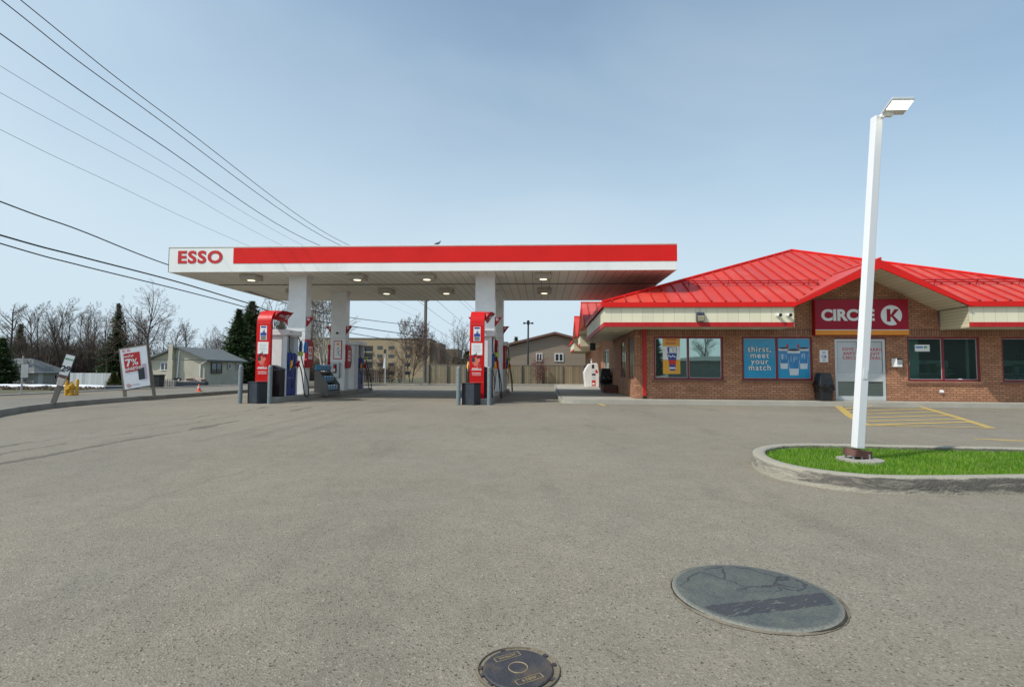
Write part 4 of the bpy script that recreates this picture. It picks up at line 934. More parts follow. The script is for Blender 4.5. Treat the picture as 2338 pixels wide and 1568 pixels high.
# brick sills
mb = MB()
for w in Wd:
    mb.prism([(w[0] - .06, WB - .055, w[2] - .09), (w[0] - .06, WB - .0005, w[2] - .11), (w[0] - .06, WB - .0005, w[2] - .004), (w[0] - .06, WB - .055, w[2] - .03)], (w[1] - w[0] + .12, 0, 0))
mb.build('sill', M['brick_v'], wall)
# windows
def window(w, name_parent, mats, inner=None):
    f = .065; y = WB + .055
    mb = MB(); xm = (w[0] + w[1]) / 2
    mb.box(w[0], w[1], y - .03, y + .05, w[3] - f, w[3]); mb.box(w[0], w[1], y - .03, y + .05, w[2], w[2] + f)
    for x0, x1 in ((w[0], w[0] + f), (xm - f / 2, xm + f / 2), (w[1] - f, w[1])): mb.box(x0, x1, y - .03, y + .05, w[2] + f, w[3] - f)
    fr = mb.build('window', M['frame_red'], st, bevel=.004)
    for k, (x0, x1) in enumerate(((w[0] + f, xm - f / 2), (xm + f / 2, w[1] - f))):
        mb = MB(); mb.box(x0, x1, y + .012, y + .02, w[2] + f, w[3] - f); mb.build('pane', mats[k], fr)
        mb = MB(); r = .014
        for bx in ((x0, x0 + r, w[2] + f, w[3] - f), (x1 - r, x1, w[2] + f, w[3] - f), (x0 + r, x1 - r, w[3] - f - r, w[3] - f), (x0 + r, x1 - r, w[2] + f, w[2] + f + r)): mb.box(bx[0], bx[1], y + .004, y + .0118, bx[2], bx[3])
        mb.build('glazing_bead', M['alu'], fr)
    return fr
window(Wd[0], st, (M['glass'], M['glass'])); window(Wd[1], st, (M['glass_dark'], M['glass_dark']))
window(Wd[2], st, (M['glass_clear'], M['glass_clear'])); window(Wd[3], st, (M['glass_clear'], M['glass_clear']))
# shop interior seen through the glass: back wall, floor, ceiling, a pale partition and shelves of goods
M['inside'] = mat('interior_grey', (.32, .36, .34), .8, .1, 1); M['inside_pale'] = mat('interior_pale', (.72, .80, .80), .6, .06, 1)
mb = MB(); mb.box(WA + .2, END - .2, WB + 2.6, WB + 2.65, SW, WH); mb.box(WA + .2, END - .2, WB + .13, WB + 2.59, 0, SW); mb.box(WA + .2, END - .2, WB + .13, WB + 2.59, WH + .03, WH + .06); mb.build('interior', M['inside'], st)
w = Wd[2]; mb = MB(); mb.box(w[0] - .3, w[0] + .58, WB + .30, WB + .34, SW, WH); mb.box(w[1] - .22, w[1] - .14, WB + .3, WB + .36, SW, WH); mb.build('partition', M['inside_pale'], st)
rg2 = random.Random(6); gm = [mat('goods_' + n_, c_, .5, .1, 5) for n_, c_ in (('red', (.4, .03, .03)), ('teal', (.03, .2, .25)), ('white', (.5, .5, .5)), ('dark', (.05, .06, .07)), ('green', (.06, .2, .05)))]
for ks_, (sx0, sx1, lab_) in enumerate(((Wd[2][0] + .9, Wd[2][1] - .3, 'dim shelf of goods seen through the third shop window'), (Wd[3][0] + .25, Wd[3][0] + 1.6, 'dim shelf of goods behind the last window on the right'))):
    t = thing('display_shelf', lab_, 'shelf', SM @ Vector((sx0, WB + .75, SW)), SA); L2 = sx1 - sx0
    mb = MB(); mb.box(0, L2, .3, .34, 0, 1.45); mb.box(0, L2, 0, .299, .02, .06)
    for z in (.5, .95): mb.box(0, L2, 0, .299, z, z + .03)
    mb.build('rack', M['inside_pale'], t)
    for z in (.061, .531, .981):
        x = .03
        while x < L2 - .15:
            q_ = rg2.uniform(.1, .22); mb = MB(); mb.box(x, x + q_ * .9, .02, .25, z, z + rg2.uniform(.14, .34)); mb.build('box_of_goods', rg2.choice(gm), t); x += q_
for w in SWn:
    f = .045; x = WA + .03; mb = MB(); ym = (w[0] + w[1]) / 2
    mb.box(x, x + .05, w[0], w[1], w[3] - f, w[3]); mb.box(x, x + .05, w[0], w[1], w[2], w[2] + f)
    for y0, y1_ in ((w[0], w[0] + f), (ym - f / 2, ym + f / 2), (w[1] - f, w[1])): mb.box(x, x + .05, y0, y1_, w[2] + f, w[3] - f)
    fr = mb.build('window', M['frame_red'], st)
    for y0, y1_ in ((w[0] + f, ym - f / 2), (ym + f / 2, w[1] - f)): mb = MB(); mb.box(x + .012, x + .02, y0, y1_, w[2] + f, w[3] - f); mb.build('pane', M['glass'], fr)
mb = MB(); x = WA + .05; w = SD
for y0, y1_, z0, z1 in ((w[0], w[1], w[3] - .07, w[3]), (w[0], w[0] + .07, w[2], w[3] - .07), (w[1] - .07, w[1], w[2], w[3] - .07), (10.85, 10.95, w[2], w[3] - .07), (w[0] + .07, 10.85, w[2], w[2] + .12), (10.95, w[1] - .07, w[2], w[2] + .12)): mb.box(x, x + .05, y0, y1_, z0, z1)
d_ = mb.build('side_door', M['alu'], st)
for y0, y1_ in ((w[0] + .07, 10.85), (10.95, w[1] - .07)): mb = MB(); mb.box(x + .02, x + .03, y0, y1_, w[2] + .12, w[3] - .07); mb.build('pane', M['glass'], d_)
# front door: aluminium frame, frosted upper panels with red lettering, pushbar panel, dark lower panes
y = WB + .03; mb = MB()
mb.box(dr[0], dr[1], y - .02, y + .07, dr[3] - .055, dr[3]); mb.build('door_head', M['frame_red'], st)
x0, x1 = dr[0] + .02, dr[1] - .02; zt = dr[3] - .057; fm = .085; xm = x0 + (x1 - x0) * .463
_, zmid = F(1960, 869.5); _, zmid2 = F(1960, 852.5)
mb = MB()
for bx in ((x0, x0 + fm, SW, zt), (x1 - fm, x1, SW, zt), (x0 + fm, x1 - fm, zt - .09, zt), (x0 + fm, x1 - fm, SW, SW + .16), (x0 + fm, x1 - fm, zmid - .02, zmid2)): mb.box(bx[0], bx[1], y - .01, y + .05, bx[2], bx[3])
mb.box(xm - .05, xm + .05, y - .01, y + .05, SW + .16, zmid - .02); mb.box(xm - .025, xm + .05, y - .01, y + .05, zmid2, zt - .09)
dd = mb.build('door', M['alu'], st, bevel=.004)
for k, (xa, xb) in enumerate(((x0 + fm, xm - .025), (xm + .05, x1 - fm))):
    mb = MB(); mb.box(xa, xb, y + .012, y + .02, zmid2, zt - .09); mb.build('frosted_panel', M['frost'], dd)
    mb = MB(); r = .012
    for bx in ((xa, xa + r, zmid2, zt - .09), (xb - r, xb, zmid2, zt - .09), (xa + r, xb - r, zt - .09 - r, zt - .09)): mb.box(bx[0], bx[1], y + .004, y + .0118, bx[2], bx[3])
    mb.build('gasket', M['ink'], dd)
for xa, xb in ((x0 + fm, xm - .05), (xm + .05, x1 - fm)): mb = MB(); mb.box(xa, xb, y + .012, y + .02, SW + .16, zmid - .02); mb.build('pane', M['glass_dark'], dd)
for txt, (u0, v0), k in (('SOVE TO', (1945, 797.3), 1), ('ANFVT', (1941, 807.2), 1), ('CIRCLE', (1941, 816.8), 1), ('DUARRIUEI', (1997, 798.2), 1), ('QVIY', (1995, 808), 1), ('PIXAL', (1995, 817.4), 1)):
    a, z = F(u0, v0, WB + .04); text_mesh(txt, .15, M['print_red'], dd, loc=(a, y + .008, z), fat=.002, ext=.001, sx=1.0, spacing=1.15)
mb = MB(); mb.box(xm - .20, xm - .06, y + .002, y + .0115, zmid2 + .0, zmid2 + .012); mb.build('sticker', M['white_clean'], dd)
# ---- eave boxes (cream band, red trims, soffit)
def eave_front(a0, a1, endL, endR):
    mb = MB(); mb.box(a0, a1, .06, .075, 2.77, 3.279); mb.build('eave_panel', M['cream'], st)
    mb = MB(); mb.box(a0, a1, .045, .10, WH - .005, 2.769); mb.build('eave_trim', M['trim_red'], st, bevel=.004)
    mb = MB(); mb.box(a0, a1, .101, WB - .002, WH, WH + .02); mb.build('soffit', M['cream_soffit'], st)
    for e, s in ((a0, -1 if endL else 0), (a1, 1 if endR else 0)):
        if s: mb = MB(); mb.box(min(e, e + s * .012), max(e, e + s * .012), .05, WB - .002, WH - .02, 3.279); mb.build('eave_end', M['cream_side'], st)
eave_front(.0605, 6.30, False, True); eave_front(11.80, 17.94, True, False)
for b0, b1 in ((.0755, 8.07), (13.47, 15.5), (20.9, 27.0)):
    mb = MB(); mb.box(.06, .075, b0, b1, 2.77, 3.279); mb.build('eave_panel', M['cream'], st)
    mb = MB(); mb.box(.045, .10, b0 + .026, b1, WH - .005, 2.769); mb.build('eave_trim', M['trim_red'], st)
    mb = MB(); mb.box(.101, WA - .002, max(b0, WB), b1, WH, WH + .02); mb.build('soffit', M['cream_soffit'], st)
    for e in (b0, b1):
        if e > 1: mb = MB(); mb.box(.05, WA - .002, e - (.006 if e == b1 else .012), e + (.012 if e == b1 else .0), WH - .02, 3.279); mb.build('eave_end', M['cream_side'], st)
# ---- main roof
W_, PA, PB, ZR = 18.0, 9.0, 6.07, ZE + 3.10; BL = 28.0
kf = 3.10 / 6.07; ks = 3.10 / 9.0
mb = MB(); zb = .0
vs = [(0, 0, ZE), (A0, 0, ZE), (A1, 0, ZE), (W_, 0, ZE), (PA, PB, ZR), (W_, BL, ZE), (0, BL, ZE), (PA, BL - PB, ZR), (AC, (ZP - ZE) / kf, ZP)]
mb.add(vs, [(0, 1, 8, 2, 3, 4), (3, 5, 7, 4), (5, 6, 7), (6, 0, 4, 7)])
# the cut front face: eave-gable valley
main_roof = mb.build('roof', M['roof_red'], st)
mb = MB(); mb.box(0, W_, 0, BL, ZE - .03, ZE - .01)
# gable roofs (front, and two on the side)
def T_front(x, b, z): return (x, b, z)
def gable(swap, c0, half, depth_k, parent):
    """open gable: ridge at c0, eaves at c0 +- half; swap maps (across, depth) to the side elevation"""
    g = (lambda a, b, z: (b, a, z)) if swap else (lambda a, b, z: (a, b, z))
    k = ks if swap else kf; th = .05; slope = (ZP - ZE) / half
    mb = MB()
    for s in (-1, 1):
        bb = (ZP - ZE) / k
        o = .02
        pts = [g(c0 + s * (half + .05), -.03, ZE + o - .05 * slope), g(c0, -.03, ZP + o), g(c0, bb + .1, ZP + o), g(c0 + s * (half + .05), .02, ZE + o - .05 * slope)]
        mb.poly(pts); mb.prism([(p[0], p[1], p[2] - .015) for p in pts], (0, 0, -.02))
    gr = mb.build('gable_roof', M['roof_red'], parent)
    # rake fascia: red board following both slopes
    mb = MB(); h = .255
    for s in (-1, 1):
        e = c0 + s * (half + .06); q = [(e, ZE - .02 - .06 * slope), (c0, ZP + .0), (c0, ZP - h * 1.12), (e - s * .0, ZE - .15 - .0)]
        mb.prism([g(a, -.07, z) for a, z in q], g(0, .05, 0))
    mb.build('rake_board', M['band_red'], gr)
    mb = MB()
    for s in (-1, 1):   # sloped soffit boards between rake and wall
        e = c0 + s * (half - .02); zt, zl = ZP - .20, ZE - .14
        mb.poly([g(e, -.018, zl), g(c0, -.018, zt), g(c0, WB - .003, zt), g(e, WB - .003, zl)])
    mb.build('gable_soffit', M['gsof_s'] if swap else M['gsof'], gr)
    mb = MB()   # ridge cap and valley flashing
    mb.tube([g(c0, -.08, ZP + .035), g(c0, (ZP - ZE) / k, ZP + .035)], .045, 6); mb.build('ridge_cap', M['roof_red'], gr)
    return gr
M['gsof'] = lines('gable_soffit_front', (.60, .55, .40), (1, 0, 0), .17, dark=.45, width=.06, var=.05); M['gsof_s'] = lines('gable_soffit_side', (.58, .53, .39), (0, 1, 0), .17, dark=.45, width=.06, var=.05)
gable(False, AC, (A1 - A0) / 2, 0, st); gable(True, 10.77, 2.7, 0, st); gable(True, 18.2, 2.7, 0, st)
# eave fascia (red edge)
mb = MB()
mb.box(-.03, A0, -.035, .0, ZE - .155, ZE + .012); mb.build('eave_fascia', M['band_red'], st, bevel=.004); mb = MB(); mb.box(A1, W_ + .03, -.035, .0, ZE - .155, ZE + .012)
mb.build('eave_fascia', M['band_red'], st, bevel=.004)
mb = MB()
for b0, b1 in ((.0005, 8.07), (13.47, 15.5), (20.9, BL)): mb = MB(); mb.box(-.035, .0, b0, b1, ZE - .155, ZE + .012); mb.build('eave_fascia', M['band_red'], st)
for x0_, x1_ in ((.001, 6.31), (11.79, W_)): mb = MB(); mb.box(x0_, x1_, .0005, .058, ZE - .1, ZE - .09); mb.build('drip_board', M['cream_soffit'], st)
# standing seams
def rib(mb, p, q, w=.022, h=.055):
    p = Vector(p); q = Vector(q); t = (q - p).normalized(); s = t.cross(Vector((0, 0, 1))).normalized() * w
    u = s.cross(t).normalized() * h
    if u.z < 0: u = -u
    a = [p - s, p + s, p + s * .7 + u, p - s * .7 + u]; b = [q - s, q + s, q + s * .7 + u, q - s * .7 + u]
    mb.add(a + b, [(0, 1, 5, 4), (1, 2, 6, 5), (2, 3, 7, 6), (3, 0, 4, 7), (0, 3, 2, 1), (4, 5, 6, 7)])
mb = MB(); a = .33; ends = []
while a < W_ - .1:
    bmax = min(a, W_ - a) * PB / PA
    if a > PA: bmax = (W_ - a) * PB / PA
    bmin = .012 if (a < A0 or a > A1) else min(a - A0, A1 - a) + .02
    if bmax > bmin + .1:
        rib(mb, (a, bmin, ZE + kf * bmin), (a, bmax - .03, ZE + kf * (bmax - .03))); ends.append((a, bmin))
    a += .472
mb.build('standing_seam', M['seam'], main_roof)
mb = MB()
for a_, b_ in ends: mb.tube([(a_, b_ - .012, ZE + kf * b_ + .03), (a_, b_ + .03, ZE + kf * b_ + .03)], .034, 6)
o_ = mb.build('seam_end', M['gap'], main_roof); o_['kind'] = 'stuff'
mb = MB(); b = .4; cut_ = [8.07, 13.4, 15.5, 20.9]
while b < BL:
    if cut_ and b > cut_[0]: cut_.pop(0); mb.build('standing_seam', M['seam'], main_roof); mb = MB()
    amax = min(b * PA / PB, PA, (BL - b) * PA / PB); amin = .012
    for g0 in (8.07, 15.5):
        if g0 < b < g0 + 5.4: amin = min(b - g0, g0 + 5.4 - b) / 2.7 * (ZP - ZE) / ks + .02
    if amax > amin + .1:
        rib(mb, (amin, b, ZE + ks * amin), (amax - .03, b, ZE + ks * (amax - .03)))
    b += .472
mb.build('standing_seam', M['seam'], main_roof)
mb = MB()   # seams on side gables facing the camera
for g0 in (8.07, 15.5):
    if g0 > 9: mb.build('standing_seam', M['seam'], main_roof); mb = MB()
    for x in (.25, .72, 1.19, 1.66, 2.13, 2.6):
        zz = ZP
        rib(mb, (x, g0 + max(.0, x * ks / (ZP - ZE) * 2.7) + .02, ZE + x * ks + .02), (x, g0 + 2.68, ZP))
mb.build('standing_seam', M['seam'], main_roof)
mb = MB()   # hip and ridge caps
for p, q in (((0, 0, ZE), (PA, PB, ZR)), ((W_, 0, ZE), (PA, PB, ZR)), ((PA, PB, ZR), (PA, BL - PB, ZR))):
    p = Vector(p) + Vector((0, 0, .03)); q = Vector(q) + Vector((0, 0, .03)); mb.tube([p, q], .055, 6)
mb.build('ridge_cap', M['band_red'], main_roof)
# snow guard rails
mb = MB(); bb = 1.62; zz = ZE + kf * bb
for x0, x1 in ((3.05, 6.34 + 1.55), (A1 - 1.5, 16.2)):
    for h in (.085, .165): mb.tube([(x0, bb - .05, zz + h), (x1, bb - .05, zz + h)], .019, 6)
    x = x0 + .25
    while x < x1:
        mb.tube([(x, bb + .05, zz), (x, bb - .06, zz + .2)], .012, 5); mb.tube([(x, bb - .1, zz - .06), (x, bb - .05, zz + .09)], .010, 5); x += 1.42
mb.build('snow_guard', M['dark_red'], st)
# downspout
a, z = F(1470.5, 800, WB - .05)
mb = MB(); mb.box(a - .055, a + .055, WB - .085, WB - .004, SW + .10, WH - .003); ds = mb.build('downspout', M['trim_red'], st, bevel=.008)
mb = MB(); mb.box(a - .065, a + .065, WB - .10, WB - .003, SW, SW + .095); mb.build('drain_boot', M['black'], ds)
# ---- sidewalk round the store
M['walk'] = mat('sidewalk_concrete', (.36, .34, .29), .85, .10, 1.1, bump=.4, bscale=50, dirt=.6, blotchcol=(.22, .20, .165), stretch=(1, 1, 1))
fr_ = [(-1.35, 24.5), (-1.45, 12), (-1.46, 4.0), (-1.44, 1.2), (-1.40, .45), (-1.28, .22), (-1.0, .14), (6, .10), (12, .06), (19, .02)]
wpts = [SM @ Vector((p[0], p[1], 0)) for p in fr_]
back = [SM @ Vector((19, 1.29, 0)), SM @ Vector((1.29, 1.29, 0)), SM @ Vector((1.29, 24.5, 0))]
mb = MB(); allp = [(p.x, p.y, SW) for p in wpts + back]
mb.add(allp, ear(allp)); n = len(wpts)
mb.add([(p.x, p.y, SW) for p in wpts] + [(p.x - 0, p.y - .012, -.02) for p in wpts], [(i, i + 1, n + i + 1, n + i) for i in range(n - 1)])
structure(mb.build('pavement', M['walk'], None))
wl = [SM @ Vector((p[0] - .004, p[1] - .004, 0)) for p in fr_]
kb = kerb('kerb', wl, .15, SW + .004, M['kerb_grey'], r=.03); structure(kb)
# ================================================================ THINGS ON THE STORE
def on_front(name, label, cat, u, v, b=1.3, group=None):
    a, z = F(u, v, b); return thing(name, label, cat, SM @ Vector((a, b, z)), SA, group)
# shop sign
a0, z1 = F(1859.6, 684.6, 1.1); a1, z0 = F(2073.6, 764.8, 1.1); w = (a1 - a0) / 2; h = (z1 - z0)
t = thing('shop_sign', 'dark red fascia sign above the shop door with white letters and orange base stripe', 'sign', SM @ Vector(((a0 + a1) / 2, 1.1, z0)), SA)
mb = MB(); mb.box(-w - .02, w + .005, 0, .19, -.005, h + .005); mb.build('box', M['dark_red'], t, bevel=.005)
M['sign_face'] = mat('sign_face_red', (.33, .006, .025), .4, .10, 1.5, spec=.3, bump=.1, bscale=2)
mb = MB(); mb.box(-w, w, -.012, -.0005, h * .155, h); fc = mb.build('face', M['sign_face'], t)
mb = MB(); mb.box(-w, w, -.014, -.0005, h * .135, h * .153); mb.build('white_stripe', M['white_clean'], t)
mb = MB(); mb.box(-w - .01, w + .01, -.018, -.0005, 0, h * .133); mb.build('orange_stripe', M['orange'], t, bevel=.006)
kc = w * .64; kz = h * .555; kr = h * .285
text_mesh('CIRCLE', h * .43, M['white_clean'], fc, loc=(-w * .30, -.016, kz - .01), fat=.022, ext=.004, sx=1.03)
mb = MB(); mb.prism([(kc + kr * math.cos(q * math.pi / 32), -.0165, kz + kr * math.sin(q * math.pi / 32)) for q in range(64)], (0, .004, 0)); em = mb.build('emblem_disc', M['white_clean'], fc)
# K: stem, upper arm, long leg breaking out of the disc
mb = MB(); k = kr
def kp(pts): mb.prism([(kc + x * k, -.0195, kz + z * k) for x, z in pts], (0, .0028, 0))
kp([(-.44, -.62), (-.08, -.62), (-.08, .62), (-.44, .62)])
kp([(-.0799, .02), (.30, .60), (.72, .60), (.20, -.02), (-.0799, -.20)])
kp([(.2001, -.0205), (.02, -.145), (.58, -.98), (.86, -.72), ])
mb.build('emblem_letter', M['sign_face'], em)
# wall lamp on the cream band
def wall_lamp():
    a, z = F(1597.5, 723, .04); t = thing('wall_lamp', 'black and cream wall light on the cream eave panel', 'wall light', SM @ Vector((a, .055, z)), SA)
    mb = MB(); mb.prism([(-.13, 0, -.17), (-.13, -.10, -.17), (-.13, -.16, -.0), (-.13, -.10, .14), (-.13, 0, .15)], (.26, 0, 0)); mb.build('housing', M['slate'], t, bevel=.015)
    mb = MB(); mb.prism([(-.11, -.11, -.152), (-.11, -.178, .0), (-.11, -.166, .012), (-.11, -.10, -.14)], (.22, 0, 0)); mb.build('lens', mat('cream_lens', (.62, .56, .38), .3, .06), t)
    mb = MB(); mb.tube([(0, -.02, .15), (0, -.01, .30)], .008, 5); mb.build('conduit', M['steel'], t)
wall_lamp()
def bullet(u, label):
    a, z = F(u, 719.5, .04); t = thing('security_camera', label, 'camera', SM @ Vector((a, .055, z)), SA, 'black cameras on the cream eave panel')
    mb = MB(); mb.tube([(-.03, 0, 0), (-.03, -.03, 0)], .065, 16); mb.build('mount', M['white_clean'], t, smooth=True)
    mb = MB(); mb.tube([(-.03, -.03, 0), (.01, -.13, -.005)], .052, 16); mb.build('body', M['white_clean'], t, smooth=True)
    mb = MB(); mb.tube([(.01, -.131, -.005), (.015, -.155, -.006)], [.058, .05], 16); mb.build('lens_hood', M['black'], t, smooth=True)
bullet(1777, 'left one of two round black lensed cameras on the cream eave'); bullet(1800, 'right one of two round black lensed cameras, by the sign')
for u, v, l in ((1613, 749.8, 'round soffit downlight over the first shop window'), (1962, 0, '')):
    if l:
        t = on_front('soffit_light', l, 'light', u, 746, .7); t.location.z = WH - .001
        mb = MB(); mb.lathe([(.10, -.012), (.11, -.004), (.11, -.0005)], 20); mb.build('rim', M['white_clean'], t, smooth=True)
t = thing('soffit_light', 'round soffit downlight over the blue drink posters', 'light', SM @ Vector((5.35, .7, WH - .001)), SA); mb = MB(); mb.lathe([(.10, -.012), (.11, -.004), (.11, -.0005)], 20); mb.build('rim', M['white_clean'], t, smooth=True)
t = thing('soffit_light', 'round downlight in the corner soffit near the side windows', 'light', SM @ Vector((.7, 2.0, WH - .001)), SA); mb = MB(); mb.lathe([(.10, -.012), (.11, -.004), (.11, -.0005)], 20); mb.build('rim', M['white_clean'], t, smooth=True)
# posters in the blue window
f = .065; w = Wd[1]; xm = (w[0] + w[1]) / 2; yb = WB + .055 - .002
def pane_poster(x0, x1, name, label, m):
    t = thing(name, label, 'poster', SM @ Vector(((x0 + x1) / 2, yb, (w[2] + w[3]) / 2)), SA)
    hw, hh = (x1 - x0) / 2 - .018, (w[3] - w[2]) / 2 - f - .018
    mb = MB(); mb.box(-hw, hw, -.003, .003, -hh, hh); s = mb.build('sheet', m, t); return t, s, hw, hh
t, s, hw, hh = pane_poster(w[0] + f, xm - f / 2, 'window_poster', 'blue window poster reading thirst, meet your match', M['blue_poster'])
for k, txt in enumerate(('thirst,', 'meet', 'your', 'match')):
    z = hh * .46 - k * hh * .315
    text_mesh(txt, .285, M['ink'], s, loc=(0, -.0042, z), fat=.014, ext=.0008, spacing=1.15); text_mesh(txt, .285, M['white_clean'], s, loc=(0, -.0062, z), fat=.004, ext=.0008, spacing=1.15)
t, s, hw, hh = pane_poster(xm + f / 2, w[1] - f, 'window_poster', 'blue window poster with picture of three iced drink cups', M['blue_poster'])
M['cola'] = mat('print_cola', (.07, .04, .035), .5, .3, 30)
def cup(cx, cz, sc_, y):
    mb = MB(); W0, W1, H = .165 * sc_, .105 * sc_, .62 * sc_
    mb.m = 1; mb.prism([(cx - W1, y, cz - H * .62), (cx + W1, y, cz - H * .62), (cx + W0, y, cz + H * .42), (cx - W0, y, cz + H * .42)], (0, .001, 0))
    mb.m = 0; mb.prism([(cx - W1 * 1.07, y - .0006, cz - H * .34), (cx + W1 * 1.07, y - .0006, cz - H * .34), (cx + W0 * .96, y - .0006, cz + H * .30), (cx - W0 * .96, y - .0006, cz + H * .30)], (0, .0005, 0))
    mb.m = 2; mb.prism([(cx + W0 * math.cos(q * math.pi / 12), y - .0008, cz + H * .44 + .028 * sc_ * math.sin(q * math.pi / 12)) for q in range(24)], (0, .0005, 0))
    mb.m = 1
    rr = random.Random(int(cx * 100) + 5)
    for k in range(5):
        a = cx + rr.uniform(-.5, .5) * W0; mb.box(a, a + .012, y - .0012, y - .0007, cz + rr.uniform(-.1, .05) * sc_, cz + rr.uniform(.06, .12) * sc_)
    return mb.build('printed_cup', [M['cup_blue'], M['cup_white'], M['cola']], s)
cup(-.335, .06, 1.12, -.0048); cup(.335, .06, 1.12, -.0051); cup(0, -.07, 1.36, -.0075)
mb = MB()
for cx in (-.21, .16): mb.prism([(cx + .035 * math.cos(q * math.pi / 8), -.0055, .44 + .075 * math.sin(q * math.pi / 8)) for q in range(16)], (0, .001, 0))
mb.build('printed_emblem', M['print_red'], s)
# yellow drink poster in first window
w = Wd[0]; a0, z1 = F(1512.5, 769.5, WB + .04); a1, z0 = F(1553, 853.5, WB + .04)
t = thing('window_poster', 'tall yellow poster with drink cup picture in the first shop window', 'poster', SM @ Vector(((a0 + a1) / 2, yb, (z0 + z1) / 2)), SA); hw, hh = (a1 - a0) / 2, min((z1 - z0) / 2, (w[3] - w[2]) / 2 - f)
mb = MB(); mb.box(-hw, hw, -.003, .003, -hh, hh); mb.m = 1; mb.box(-hw, hw, -.0045, -.0031, -hh * .22, hh * .5)
mb.m = 2; mb.prism([(-hw * .5, -.006, hh * .46), (hw * .6, -.006, hh * .46), (hw * .55, -.006, hh * .14), (-hw * .42, -.006, hh * .14)], (0, .0012, 0))
mb.prism([(-hw * .5, -.0062, hh * .12), (hw * .62, -.0062, hh * .12), (hw * .5, -.0062, -hh * .35), (hw * .42, -.0062, -hh * .82), (-hw * .2, -.0062, -hh * .82), (-hw * .32, -.0062, -hh * .35)], (0, .0012, 0))
mb.m = 1; mb.prism([(hw * -.25, -.0075, hh * .42), (hw * .52, -.0075, hh * .44), (hw * .5, -.0075, hh * .16), (-hw * .25, -.0075, hh * .16)], (0, .001, 0)); mb.prism([(-hw * .24, -.0076, -hh * .72), (hw * .42, -.0076, -hh * .72), (hw * .43, -.0076, -hh * .64), (-hw * .26, -.0076, -hh * .64)], (0, .001, 0))
for q in range(4): mb.prism([(-hw * .3 + q * hw * .22 + .03 * math.cos(r * math.pi / 5), -.0078, -hh * .02 - (q % 2) * .03 + .03 * math.sin(r * math.pi / 5)) for r in range(10)], (0, .001, 0))
mb.m = 3; mb.prism([(-hw * .33, -.0079, -hh * .24), (hw * .52, -.0079, -hh * .24), (hw * .47, -.0079, -hh * .5), (-hw * .26, -.0079, -hh * .5)], (0, .001, 0))
s = mb.build('sheet', [M['yellow_poster'], M['white_clean'], M['navy'], M['print_red']], t)
text_mesh('EUFGQBBS', .085, M['print_red'], s, loc=(0, -.0045, hh * .86), fat=.002, ext=.0006, sx=.9); text_mesh('TELOGG', .10, M['print_red'], s, loc=(-hw * .1, -.0045, hh * .66), fat=.003, ext=.0006)
text_mesh('A G\nX5', .06, M['ink'], s, loc=(hw * .2, -.0082, hh * .3), fat=.001, ext=.0004)
# notice left of the door
a, z = F(1880, 813, WB); t = thing('notice', 'small white notice with blue print on the brick left of the door', 'notice', SM @ Vector((a, WB - .001, z)), SA)
mb = MB(); mb.box(-.145, .145, -.012, 0, -.215, .215); s = mb.build('board', M['white_clean'], t, bevel=.004)
text_mesh('CB', .13, M['navy'], s, loc=(0, -.0135, -.02), fat=.004, ext=.001); text_mesh('AISSA\nSVEAT', .045, M['navy'], s, loc=(0, -.0135, .13), ext=.001); text_mesh('UNST\nLASS', .045, M['ink'], s, loc=(0, -.0135, -.14), ext=.001)
# ash bin right of the door
a, z = F(2043, 828, WB); t = thing('wall_ashtray', 'white wall mounted ashtray box on the brick right of the door', 'ashtray', SM @ Vector((a, WB - .001, z)), SA)
mb = MB(); mb.prism([(-.13, 0, -.15), (-.05, -.16, -.15), (.14, -.16, -.15), (.14, 0, -.15)], (0, 0, .30)); mb.build('box', M['white_clean'], t, bevel=.01)
mb = MB(); mb.box(-.03, .12, -.166, -.161, -.06, .09); mb.build('plate', M['steel'], t); mb = MB(); mb.box(-.04, .13, -.168, -.1605, .10, .152); mb.build('slot', M['black'], t)
# sticker, thermostat, handles in third window
for nm, lb, u, v, hw, hh, m1, m2 in (('window_sticker', 'pale rectangular sticker with blue and green logos in third window', 2105, 794.5, .245, .118, 'white_clean', 'blue_light'), ('door_buzzer', 'small white box with green face at left edge of third window', 2072.5, 829.8, .045, .058, 'white_clean', 'green_print'), ('paper_note', 'small white note at bottom of the third window', 2192, 866.5, .06, .035, 'white_clean', 'white_clean')):
    a, z = F(u, v, WB + .05); t = thing(nm, lb, 'sticker' if nm != 'door_buzzer' else 'buzzer', SM @ Vector((a, yb + .004, z)), SA)
    mb = MB(); mb.box(-hw, hw, -.004, 0, -hh, hh); s = mb.build('sheet', M[m1], t)
    if nm == 'window_sticker':
        mb = MB(); mb.prism([(-.2, -.006, .0), (.02, -.006, .0), (.03, -.006, .055), (-.23, -.006, .055)], (0, .0015, 0)); mb.build('print', M['blue_light'], s)
        mb = MB(); mb.prism([(.06, -.006, -.01), (.16, -.006, .01), (.17, -.006, .05), (.06, -.006, .07)], (0, .0015, 0)); mb.build('print', M['green_print'], s)
a, z = F(2148, 893, WB); t = thing('wall_vent', 'small white vent hood low on the brick under third window', 'vent', SM @ Vector((a, WB - .001, z)), SA)
mb = MB(); mb.prism([(-.055, 0, -.05), (-.055, -.06, -.05), (-.055, -.06, -.01), (-.055, 0, .05)], (.11, 0, 0)); mb.build('hood', M['white'], t)
